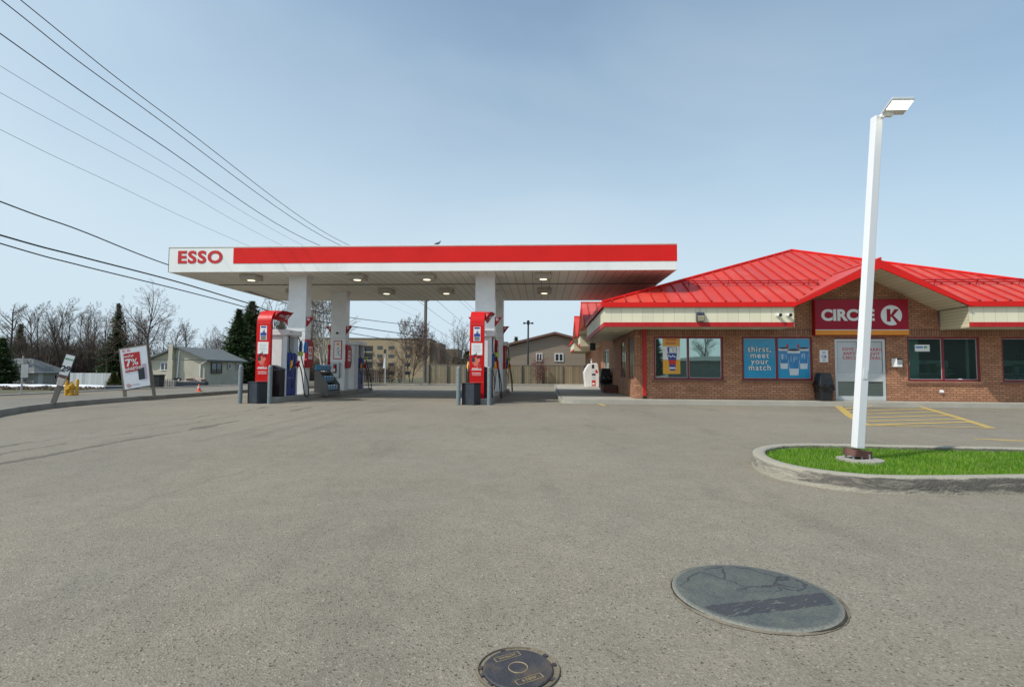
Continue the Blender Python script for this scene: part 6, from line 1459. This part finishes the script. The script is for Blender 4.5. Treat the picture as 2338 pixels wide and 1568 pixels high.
for r in range(4):
    vt = 790.0 + r * 19.1
    for u, wd in ((867, .72), (893, .8), (931, .75)):
        if wd: simple_window(ap, axx(u) - wd, axx(u) + wd, az(vt + 7.2), az(vt), -.001, mf='slate')
    mb = MB(); a, b = axx(790), axx(838) ; mb.box(axx(815), axx(850), -.12, -.003, az(vt + 13), az(vt - .3)); rc = mb.build('balcony', M['apt_dark'], ap)
    mb = MB(); mb.box(axx(815), axx(850.5), -.5, -.13, az(vt + 14.6), az(vt + 13.1)); mb.build('slab', mat('pale_slab', (.5, .48, .42), .8) if 'slab' not in M else M['slab'], rc)
    mb = MB(); mb.box(axx(816), axx(849), -.45, -.40, az(vt + 7.6), az(vt + 6.8))
    mb.build('railing', M['slate'], rc)
# brown sided house
Y = 52; sx = Y / F_PX
hs = thing('brown_house', 'tan lap sided house with low gable behind the wooden fence', 'house', ((1266 - 1168.5) * sx, Y, 0), -.0)
zp = P(1266, 760.5, Y).z; ze = P(1158, 789, Y).z; hw = (1266 - 1150) * sx; zr_ = P(1375, 791, Y).z
mb = MB(); mb.prism([(-hw, 0, -.3), (hw * 1.15, 0, -.3), (hw * 1.15, 0, ze - .25), (0, 0, zp - .15), (-hw, 0, ze - .2)], (0, 12, 0)); mb.build('wall', M['siding_tan'], hs)
M['brown_trim'] = mat('brown_trim', (.16, .085, .065), .6, .1, 4)
mb = MB()
for e, zz in ((-hw - .4, ze - .02), (hw * 1.15 + .4, ze - .25)): mb.prism([(e, -.45, zz - .18), (0, -.45, zp - .1), (0, -.45, zp + .12), (e, -.45, zz + .04)], (0, 13, 0))
mb.build('roof', M['brown_trim'], hs)
for u0, u1 in ((1266, 1286), (1223.5, 1238)): simple_window(hs, (u0 - 1266) * sx, (u1 - 1266) * sx, P(1270, 825, Y).z, P(1270, 806.5, Y).z, -.001)
# wooden privacy fence: one run, posts in view
Yf = 40.0; M['fence'] = lines('weathered_fence_boards', (.235, .195, .125), (1, 0, 0), .14, dark=.35, width=.08, var=.28, bump=.5)
fx0, fx1 = (976 - 1168.5) / F_PX * Yf, 12.0; ft_ = P(1200, 834.5, Yf).z
fe = thing('wooden_fence', 'long weathered board privacy fence along the back of the lot', 'fence', (fx0, Yf, 0))
mb = MB(); mb.box(0, fx1 - fx0, 0, .03, .08, ft_); mb.build('board_panel', M['fence'], fe)
mb = MB(); mb.box(0, fx1 - fx0, -.02, .06, ft_ + .001, ft_ + .05); mb.build('top_rail', M['wood_grey'], fe)
for u in (978, 1019.5, 1062, 1104, 1147, 1189, 1235, 1282, 1330, 1377): 
    x = (u - 1168.5) / F_PX * Yf - fx0; mb = MB(); mb.box(x - .065, x + .065, -.12, -.021, .0, ft_ + .06); mb.build('post', M['wood_grey'], fe)
# dark slatted fence at left of verge
Yf = 43.5; a, b = P(806, 870, Yf).x, P(886, 870, Yf).x
ff = thing('slatted_fence', 'low dark weathered slatted fence below the apartment block', 'fence', (a, Yf, .0)); zt = P(850, 842, Yf).z
mb = MB(); r = random.Random(4); x = 0
while x < b - a: mb.box(x, x + .10, 0, .02, .05, zt + r.uniform(-.06, .05)); x += .15
mb.build('slat', M['dk'] if 'dk' in M else mat('dark_fence', (.07, .06, .055), .9, .25, 4), ff)
mb = MB(); mb.box(0, b - a, .021, .06, zt * .35, zt * .35 + .08); mb.box(0, b - a, .021, .06, zt * .8, zt * .8 + .08); mb.build('rail', M['wood_grey'], ff)
# white board fence at left
Yf = 78; p = P(160, 851, Yf); q = P(266, 851, Yf); zb = P(200, 880, Yf).z
M['fence_w'] = lines('white_board_fence', (.50, .52, .53), (1, 0, 0), .45, dark=.6, width=.08, var=.22, bump=.3)
wf = thing('board_fence', 'pale whitewashed board fence between the two left houses', 'fence', (p.x, Yf, zb)); mb = MB(); mb.box(0, q.x - p.x, 0, .06, 0, p.z - zb); mb.build('board_panel', M['fence_w'], wf)
for k in range(5): mb = MB(); x = (q.x - p.x) * k / 4; mb.box(x - .07, x + .07, .061, .2, 0, p.z - zb + .05); mb.build('post', M['wood_grey'], wf)
# low dark retaining blocks and rubble near the bungalow
for u0, u1, v0, v1, Yb, m_, l in ((236, 300, 880, 892, 32.5, 'slate', 'long dark concrete barrier left of the promotional board'), (398, 468, 870.5, 881, 42, 'slate', 'dark low retaining slab in front of the beige bungalow'), (358, 400, 868, 879, 43, 'concrete', 'pale low concrete slab beside the dark retaining slab')):
    a = P(u0, v1, Yb); b = P(u1, v1, Yb); zt = P(u0, v0, Yb).z; zb = terr(a.x, Yb) - .1; t = thing('barrier_block', l, 'barrier', (a.x, Yb, zb), .0); mb = MB(); mb.prism([(0, 0, 0), (b.x - a.x, 0, 0), (b.x - a.x, 0, zt - zb), (.12, 0, zt - zb)], (0, .5, 0)); mb.build('block', M[m_], t, bevel=.03)
r = random.Random(8); t = thing('rubble_pile', 'pile of pale broken slabs on the retaining slab by the bungalow', 'rubble', (P(425, 870, 43.5).x, 43.5, P(425, 871, 43.5).z))
mb = MB()
for k in range(26):
    mb.T = Matrix.Translation((r.uniform(-1.2, 1.6), r.uniform(-.3, .3), r.uniform(-.3, .22))) @ Matrix.Rotation(r.uniform(-.7, .7), 4, 'Y') @ Matrix.Rotation(r.uniform(-1, 1), 4, 'X'); mb.box(-.25, .25, -.15, .15, -.03, .04)
mb.build('slab', mat('pale_rubble', (.42, .33, .28), .9, .3, 3), t)
p = P(364, 876, 41); t = thing('garbage_bin', 'black wheeled bin by the promotional board post', 'bin', (p.x - .2, 41, terr(p.x, 41))); mb = MB(); mb.prism([(-.35, -.3, 0), (.35, -.3, 0), (.42, -.3, 1.15), (-.42, -.3, 1.15)], (0, .6, 0)); mb.build('body', M['black'], t, bevel=.03); mb = MB(); mb.box(-.45, .45, -.35, .35, 1.151, 1.22); mb.build('lid', M['black'], t, bevel=.02)
p = P(382, 880, 39.5); t = thing('wire_cage', 'dark wire lattice cage lying beside the bungalow chimney', 'cage', (p.x, 39.5, terr(p.x, 39.5)))
mb = MB()
for k in range(9): mb.box(-.75 + k * .18, -.73 + k * .18, 0, .03, .1, .85)
for k in range(6): mb.box(-.75, .75, -.02, -.001, .1 + k * .14, .125 + k * .14)
mb.build('lattice', M['ink'], t)
# ================================================================ STREET THINGS ON THE LEFT
# leaning price sign
p = G(121.5, 919.5, .15); q = P(157, 808, p.y); ang = math.atan2(q.x - p.x, q.z - p.z)
t = thing('price_sign', 'leaning narrow white sign with large 2.9 digits on a taped post by the kerb', 'sign', p, .35); s = p.y / F_PX
M['tape'] = mat('pale_tape', (.55, .48, .44), .7, .2, 14); Lh = (919.5 - 765 * .2018 - 657.3) 
def sg(mb): mb.T = Matrix.Rotation(ang, 4, 'Y') @ Matrix.Rotation(0, 4, 'Z')
tot = (Vector((q.x, q.z)) - Vector((p.x, p.z))).length
mb = MB(); sg(mb); mb.box(-.055, .055, -.03, .03, -.05, tot * .52); mb.build('post', M['pole_wood'], t)
mb = MB(); sg(mb); mb.prism([(-.065, -.05, tot * .35), (.065, -.05, tot * .35), (.095, -.05, tot * .50), (-.095, -.05, tot * .51)], (0, .1, 0)); mb.build('tape_wrap', M['tape'], t, bevel=.01)
mb = MB(); sg(mb); mb.box(-.115, .115, -.05, .05, tot * .52, tot * .555); mb.build('bracket', M['brown_trim'], t)
mb = MB(); sg(mb); mb.box(-.115, .115, -.025, .025, tot * .557, tot * .985); sgn = mb.build('frame', M['slate'], t, bevel=.01)
mb = MB(); sg(mb); mb.box(-.103, .103, -.03, -.0255, tot * .568, tot * .975); fc = mb.build('face', M['white_clean'], sgn)
def on_sign(txt, size, x, zf, m_, **k):
    o = text_mesh(txt, size, m_, fc, **k); o.matrix_local = Matrix.Rotation(ang, 4, 'Y') @ Matrix.Translation((x, -.032, tot * zf)) @ Matrix.Rotation(math.pi / 2, 4, 'X'); return o
on_sign('2', .23, -.052, .685, M['ink'], fat=.008, ext=.001); on_sign(':', .15, .004, .70, M['ink'], fat=.008, ext=.001); on_sign('9', .20, .055, .70, M['ink'], fat=.008, ext=.001); on_sign('MXAS', .07, 0, .89, M['green_print'], fat=.003, ext=.001)
# promotional A board
p0 = G(284, 905, .15); p1 = P(351.5, 900, p0.y + .3); p1.z = .15
zc = lambda u, v, Yq: P(u, v, Yq).z
dirv = (p1 - p0); Lb = math.hypot(dirv.x, dirv.y); rz = math.atan2(dirv.y, dirv.x)
t = thing('promotional_board', 'tilted white poster board with red 7 percent panel on two grey posts by the kerb', 'sign', (p0.x, p0.y, .15), rz)
nb_ = Vector((-dirv.y, dirv.x, 0)).normalized(); TB = (Matrix.Translation(Vector((p0.x, p0.y, .15))) @ Matrix.Rotation(rz, 4, 'Z')).inverted()
def bc(u, v): return TB @ hit(u, v, p0, nb_)
QA1, QB1, QB0, QA0 = bc(283, 892.5), bc(346.5, 881.5), bc(337, 785.5), bc(270.5, 796.5)
def bz(u, v, k): 
    w_ = p0.lerp(p1, k); return P(u, v, w_.y).z - .15
zA0, zA1 = bz(284, 797, 0), bz(284, 891.5, 0); zB0, zB1 = bz(346, 787.5, .97), bz(350, 882.5, 1)
for xb_, q0_ in ((0.0, QA0), (Lb, QB0)): mb = MB(); sx_ = .04 if xb_ == 0 else -.03; mb.prism([(xb_ - .045, .03, -.03), (xb_ + .045, .03, -.03), (q0_.x + sx_ + .045, .03, q0_.z - .03), (q0_.x + sx_ - .045, .03, q0_.z - .03)], (0, .08, 0)); mb.build('post', M['wood_grey'], t)
def quadp(f0, f1, g0, g1, y, dy):
    """panel in fractions of board width and height"""
    def pt(f, g): a_ = QA1.lerp(QB1, f); b_ = QA0.lerp(QB0, f); c_ = a_.lerp(b_, g); return (c_.x, y, c_.z)
    return [pt(f0, g0), pt(f1, g0), pt(f1, g1), pt(f0, g1)]
mb = MB(); mb.prism(quadp(0, 1, 0, 1, -.02, 0), (0, .045, 0)); bd = mb.build('frame', M['wood_grey'], t, bevel=.008)
M['vinyl'] = mat('white_vinyl', (.80, .82, .86), .35, .05, 2, bump=.4, bscale=4, coat=.2)
mb = MB(); mb.prism(quadp(.045, .955, .03, .97, -.026, 0), (0, .0055, 0)); sh = mb.build('poster', M['vinyl'], bd)
mb = MB(); mb.prism(quadp(.14, .70, .42, .86, -.031, 0), (0, .0045, 0)); mb.build('red_panel', M['print_red'], sh, bevel=.0)
mb = MB(); mb.prism(quadp(.58, .80, .20, .47, -.0345, 0), (0, .003, 0)); mb.build('dark_card', M['slate'], sh)
mb = MB(); mb.prism(quadp(.74, .88, .20, .56, -.031, 0), (0, .004, 0)); mb.build('pink_card', mat('pink_print', (.55, .42, .48), .4), sh)
slope = (QB1.z - QA1.z) / (QB1.x - QA1.x)
def on_board(txt, size, f, g, m_, sx=1, **k):
    q_ = quadp(f, f + .001, g, g + .001, -.0385, 0)[0]; o = text_mesh(txt, size, m_, sh, **k)
    o.matrix_local = Matrix.Translation(q_) @ Matrix.Rotation(-math.atan(slope), 4, 'Y') @ Matrix.Rotation(math.pi / 2, 4, 'X') @ Matrix.Diagonal((sx, 1, 1, 1)); return o
on_board('7', .34, .28, .63, M['white_clean'], fat=.012, ext=.001, sx=.95); on_board('%', .31, .50, .63, M['white_clean'], fat=.004, ext=.001, sx=.95)
on_board('EwnsTad', .11, .30, .79, M['white_clean'], fat=.003, ext=.001, sx=.75); on_board('8oNAETHY', .155, .42, .485, M['white_clean'], fat=.004, ext=.001, sx=.68)
on_board('SC. FD', .10, .26, .92, M['print_red'], fat=.002, ext=.001, sx=.85); on_board('S RF VOFSOHNM', .05, .42, .10, M['ink'], ext=.001, sx=.7)
mb = MB(); c = Vector(quadp(.19, .2, .11, .12, -.034, 0)[0]); mb.prism([(c.x + .055 * math.cos(a * math.pi / 10), c.y, c.z + .055 * math.sin(a * math.pi / 10)) for a in range(20)], (0, .003, 0)); mb.build('emblem', M['print_red'], sh); mb = MB(); mb.box(c.x - .03, c.x - .01, c.y - .003, c.y - .0005, c.z - .03, c.z + .03); mb.box(c.x + .01, c.x + .03, c.y - .003, c.y - .0005, c.z - .03, c.z + .03); mb.box(c.x - .0095, c.x + .0095, c.y - .003, c.y - .0005, c.z - .01, c.z + .01); mb.build('emblem_mark', M['white_clean'], sh)
# hydrant with yellow guard posts
p = G(161.5, 902, 0); s = p.y / F_PX
t = thing('fire_hydrant', 'yellow fire hydrant between its yellow guard posts', 'hydrant', (p.x, p.y, 0)); R0 = .12
mb = MB(); mb.lathe([(.13, 0), (.13, .05), (.095, .06), (.095, .28), (.12, .30), (.115, .42), (.09, .46), (.03, .52), (.03, .56), (.001, .57)], 18); mb.tube([(-.13, 0, .32), (.13, 0, .32)], .045, 10); mb.tube([(0, 0, .32), (0, -.19, .32)], .085, 12); mb.build('body', M['hydrant'], t, smooth=True)
for u, vt, l in ((136.5, 878, 'leftmost yellow guard post, behind the leaning sign post'), (155.5, 866.5, 'yellow guard post just left of the hydrant'), (170.5, 865.5, 'yellow guard post just right of the hydrant')):
    q = P(u, 903, p.y); h_ = P(u, vt, p.y).z; t = thing('guard_post', l, 'post', (q.x, p.y + (.5 if u < 140 else -.1 if u < 160 else .1), 0), 0, 'yellow posts guarding the hydrant'); mb = MB(); mb.lathe([(.06, 0), (.06, h_ - .05), (.035, h_), (.001, h_ + .01)], 14); mb.build('pipe', M['hydrant'], t, smooth=True)
    mb = MB(); mb.lathe([(.064, h_ * .72), (.067, h_ * .73), (.067, h_ * .77), (.064, h_ * .78)], 14); mb.build('collar', M['yellow'], t, smooth=True)
# street name post at far left
p = G(48.3, 900.5, 0); t = thing('street_sign', 'thin grey signpost with small back facing sign at far left', 'sign post', (p.x, p.y, 0)); zt = P(48, 812, p.y).z
mb = MB(); mb.tube([(0, 0, 0), (0, 0, zt)], .03, 6); mb.build('post', M['steel'], t); mb = MB(); mb.box(-.02, .28, -.05, -.031, zt - .9, zt - .35); mb.build('plate', M['steel'], t)
# traffic cone
p = G(453.8, 893.3, 0); t = thing('traffic_cone', 'orange traffic cone on the dirt shoulder before the bungalow', 'cone', (p.x, p.y, 0)); h_ = P(454, 877, p.y).z
mb = MB(); mb.box(-.12, .12, -.12, .12, 0, .03); mb.build('base', M['cone'], t, bevel=.01); mb = MB(); mb.lathe([(.095, .031), (.025, h_), (.02, h_ + .01), (.001, h_ + .01)], 16); c_ = mb.build('body', M['cone'], t, smooth=True)
mb = MB(); mb.lathe([(.097 - .07 * .45, h_ * .47), (.099 - .07 * .7, h_ * .72)], 16); mb.build('reflective_band', M['cup_white'], c_, smooth=True)
# small service pole by the bungalow
p = ground_at(408, 50); t = thing('service_pole', 'slim grey service pole in a pot before the bungalow wall', 'pole', (p.x, 50, p.z)); a = P(404.5, 865, 50); b = P(410.5, 800, 50)
mb = MB(); mb.tube([(a.x - p.x, 0, 0), (b.x - p.x, 0, b.z - p.z)], .11, 8, r2=.09); mb.build('pole', M['steel'], t, smooth=True); mb = MB(); mb.lathe([(.25, a.z - p.z - .6), (.34, a.z - p.z + .1), (.001, a.z - p.z + .1)], 10, c=(a.x - p.x, 0)); mb.build('pot', M['rubber'], t)
# ---------------------------------------------------------------- poles and wires
def upole(loc, H, label, lamp=True):
    t = thing('utility_pole', label, 'utility pole', loc, 0, 'wooden utility poles'); mb = MB(); mb.tube([(0, 0, -.1), (0, 0, H)], .17, 10, r2=.11); mb.build('pole', M['pole_wood'], t, smooth=True)
    for k, z in enumerate((H - .9, 6.9)):
        mb = MB(); 
        if k == 0: mb.box(-1.2, 1.2, -.06, .06, z, z + .11)
        else:
            mb.tube([(-.75, 0, z + .1), (0, 0, z - .15), (.75, 0, z + .25)], .035, 5)
        ca = mb.build('crossarm', M['pole_wood'], t); mb = MB()
        for x in ((-1.1, -.55, .55, 1.1) if k == 0 else (-.75, .75)): zz = z + .12 + (0 if k == 0 else (.0 if x < 0 else .13)); mb.tube([(x, 0, zz), (x, 0, zz + .2)], .05, 7)
        mb.build('insulator', M['slate'], ca)
    return t
PY = 44.0; PX = (970 - 1168.5) / F_PX * PY; PH = 9.9
up = upole((PX, PY, .1), PH, 'tall wooden utility pole with street light arm left of back fence')
zl = P(925, 737, PY).z
mb = MB(); mb.tube(spline([(-.05, 0, zl - 1.15), (-.75, 0, zl - .35), (-1.15, 0, zl - .08), (-1.7, 0, zl + .0)], 6), .035, 6); arm = mb.build('lamp_arm', M['steel'], up, smooth=True)
mb = MB(); mb.prism([(-1.65, -.08, zl + .05), (-2.15, -.06, zl + .03), (-2.15, -.06, zl - .04), (-1.65, -.08, zl - .06)], (0, .15, 0)); mb.build('lamp_head', M['steel'], arm)
p2 = Vector((PX + 4.2, 98, .0)); u2 = upole(p2, PH, 'distant second utility pole mostly hidden behind the canopy')
M['wire'] = mat('wire_black', (.018, .018, .022), .6, .1, 3)
def wire(label, pts, r, grp='overhead wires', sag=0):
    mb = MB(); mb.tube(spline(pts, 10), r, 5); o = mb.build('overhead_wire', M['wire'], None, smooth=True); tag(o, label, 'wire', grp); return o
# (picture point at left edge, depth there), (mid picture point, depth), attachment height on the pole
WL = [((46, 0), 10.6, (401, 279), 17.8, (792, 558), 31, (PX + 1.1, PH - .6), .011, 'uppermost of the long wires crossing the top left sky'),
      ((2, 0), 10.9, (314, 238), 16.6, (772, 558), 29.0, (PX + .55, PH - .6), .012, 'second long wire from the top, parallel to the uppermost'),
      ((0, 77), 11, (347, 317), 17, (726, 559), 28.5, (PX - .55, PH - .65), .013, 'third long wire down in the top left sky'),
      ((0, 151), 12, (350, 358), 18.5, (690, 560), 29, (PX - .75, 7.0), .0052, 'thin wire, fourth down at the left edge of the picture'),
      ((0, 212), 12, (383, 416), 18.2, (642, 560), 26, (PX - .6, 6.0), .0052, 'thin wire, fifth down at the left edge of the picture'),
      ((0, 296), 12.5, (255, 418), 17.8, (566, 561), 23.5, (PX - .2, 5.3), .0052, 'thin wire, sixth down, ending behind the letters on the canopy')]
def plane_wire(lb, us, ya, D_, r):
    A_ = P(us[0][0], us[0][1], ya); n_ = Vector((D_.y - A_.y, A_.x - D_.x, 0)).normalized(); pts = [A_] + [hit(u, v, A_, n_) for u, v in us[1:]] + [D_]
    e = (pts[0] - pts[1]).normalized(); wire(lb, [pts[0] + e * 7 + Vector((0, 0, .25))] + pts, r)
for (a, ya, b, yb_, c, yc, (px_, pz), r, lb) in WL: plane_wire(lb, [a, b, c], ya, Vector((px_, PY, pz + .1)), r)
for us, ya, pv, r, lb in (([(0, 460), (180, 525), (382, 604), (640, 688), (774, 721)], 14.5, 746.5, .021, 'thick cable meeting the left end of the white canopy fascia'),
                     ([(-2, 536), (180, 585), (400, 642), (560, 690), (690, 727)], 15, 769, .027, 'thickest upper cable of the close low pair at the left'),
                     ([(-2, 555), (180, 605), (400, 659), (545, 697), (700, 741)], 15, 790, .021, 'lower cable of the close low pair at the left')):
    plane_wire(lb, us, ya, Vector((PX, PY, P(968, pv, PY).z)), r)
for k, (dx, z0_, lb) in enumerate(((1.1, PH - .6, 'upper'), (.55, PH - .6, 'second'), (.7, 7.1, 'third'), (-.7, 6.9, 'fourth'), (.0, 5.0, 'lowest'))):
    a = Vector((PX + dx, PY, z0_ + .1)); b = Vector((p2.x + dx, p2.y, z0_)); m_ = a.lerp(b, .5) - Vector((0, 0, .9)); wire('%s of the thin wires running right from the utility pole' % lb, [a, a.lerp(b, .25) - Vector((0, 0, .68)), m_, a.lerp(b, .75) - Vector((0, 0, .68)), b], .014)
wire('thin service wire from the utility pole toward the reddish shrubs', [(PX, PY, P(970, 752, PY).z), P(1000, 778, 52), P(1030, 800, 60)], .014)
# back lot light pole, verge posts
p = G(1204.5, 877.5, 0); t = thing('light_pole', 'black light pole with cross shaped head on concrete base before back fence', 'light pole', (p.x, p.y, 0)); hb_ = P(1204, 862, p.y).z; zt = P(1206, 731, p.y).z
mb = MB(); mb.lathe([(.32, 0), (.32, hb_ - .03), (.28, hb_), (.001, hb_)], 16); mb.build('base', M['concrete'], t, smooth=True)
mb = MB(); mb.tube([(0, 0, hb_), (.02, 0, zt)], .085, 8, r2=.065); mb.build('pole', M['slate'], t, smooth=True)
mb = MB(); zc_ = P(1206, 738, p.y).z; mb.box(-.36, .40, -.05, .05, zc_ - .03, zc_ + .04); mb.box(-.40, -.22, -.12, .12, zc_ - .06, zc_ + .07); mb.box(.26, .44, -.12, .12, zc_ - .06, zc_ + .07); mb.box(-.1, .13, -.12, .12, zc_ - .1, zc_ + .2); mb.build('lamp_head', M['black'], t, bevel=.01)
Yp = 39.6; p = P(879, 880, Yp); t = thing('sign_post', 'pale post with small hanging banner before the apartment block', 'sign post', (p.x, Yp, .1)); zt = P(879, 806, Yp).z
mb = MB(); mb.tube([(0, 0, 0), (-.02, 0, zt)], .04, 6); mb.build('post', M['alu'], t); mb = MB(); mb.prism([(-.2, -.01, zt - 1.25), (-.04, -.01, zt - 1.25), (-.04, -.01, zt - .35), (-.12, -.01, zt - .55)], (0, .02, 0)); mb.build('banner', M['cup_white'], t); mb = MB(); mb.box(-.14, .05, -.06, -.041, zt - .12, zt + .18); mb.build('plate', M['slate'], t)
p = P(920.5, 880, Yp); t = thing('marker_post', 'plain grey wooden marker post on the verge left of the bare tree', 'post', (p.x, Yp, .1)); zt = P(920, 835, Yp).z
mb = MB(); mb.box(-.06, .06, -.06, .06, -.05, zt); mb.build('post', M['wood_grey'], t, bevel=.01); mb = MB(); mb.prism([(-.062, -.062, zt), (.062, -.062, zt), (0, -.062, zt + .07)], (0, .124, 0)); mb.build('cap', M['wood_grey'], t)
# bird on top of the canopy
w_ = CM @ Vector(((1000 - 386) / (1541 - 386) * 17.9 + .5, .12, CT + .03)); t = tag(MB().build('pigeon', M['slate']), '', 'bird'); bpy.data.objects.remove(t)
mb = MB(); mb.tube(spline([(-.20, 0, .06), (-.12, 0, .075), (-.02, 0, .10), (.06, 0, .14), (.09, 0, .20), (.115, 0, .215), (.145, 0, .205)], 5), [.006, .012, .018, .025, .032, .04, .048, .054, .058, .06, .06, .058, .055, .05, .045, .04, .036, .033, .031, .03, .03, .031, .032, .032, .03, .026, .02, .014, .009, .006, .003][:31], 10)
for x in (.0, .03): mb.tube([(x, .015 if x else -.015, .07), (x, .015 if x else -.015, 0)], .006, 5)
bd_ = mb.build('pigeon', mat('pigeon_grey', (.10, .105, .12), .7, .3, 20), None, smooth=True, loc=w_, rotz=.3); bd_.scale = (.75,) * 3; tag(bd_, 'small grey bird perched on the top edge of the canopy', 'bird')
# ================================================================ ACROSS THE ROAD BEHIND THE CAMERA (what the shop glass reflects)
rb = hip_house('roadside_building', 'long low building across the road, seen mirrored in the first shop window', 36, -62, 0, 38, 12, 3.2, .8, math.pi, mat('render_grey', (.20, .21, .19), .8, .1, 1), M['shingle'])
rb2 = hip_house('roadside_house', 'dark house across the road, seen mirrored in the right shop windows', 52, -30, 0, 30, 10, 5.2, 2.0, math.pi, mat('dark_brick', (.07, .06, .055), .8, .1, 1), M['shingle'])
A, B = gen_tree(101, H=10, kids=(16, 9, 7, 4), spread=.42, first=.25, thick=.022); tree_thing('bare_tree', 'broad bare tree mirrored in the right pane of first shop window', (25.8, -70, 0), A, B, M['bark'], M['twig'], sc_=.95)
A, B = conifer(55, 9, 2.2, 1.6, .3); tree_thing('spruce_tree', 'dark evergreen mirrored in the left pane of first shop window', (14.2, -52, 0), A, B, M['bark'], M['spruce'], 'conifer')
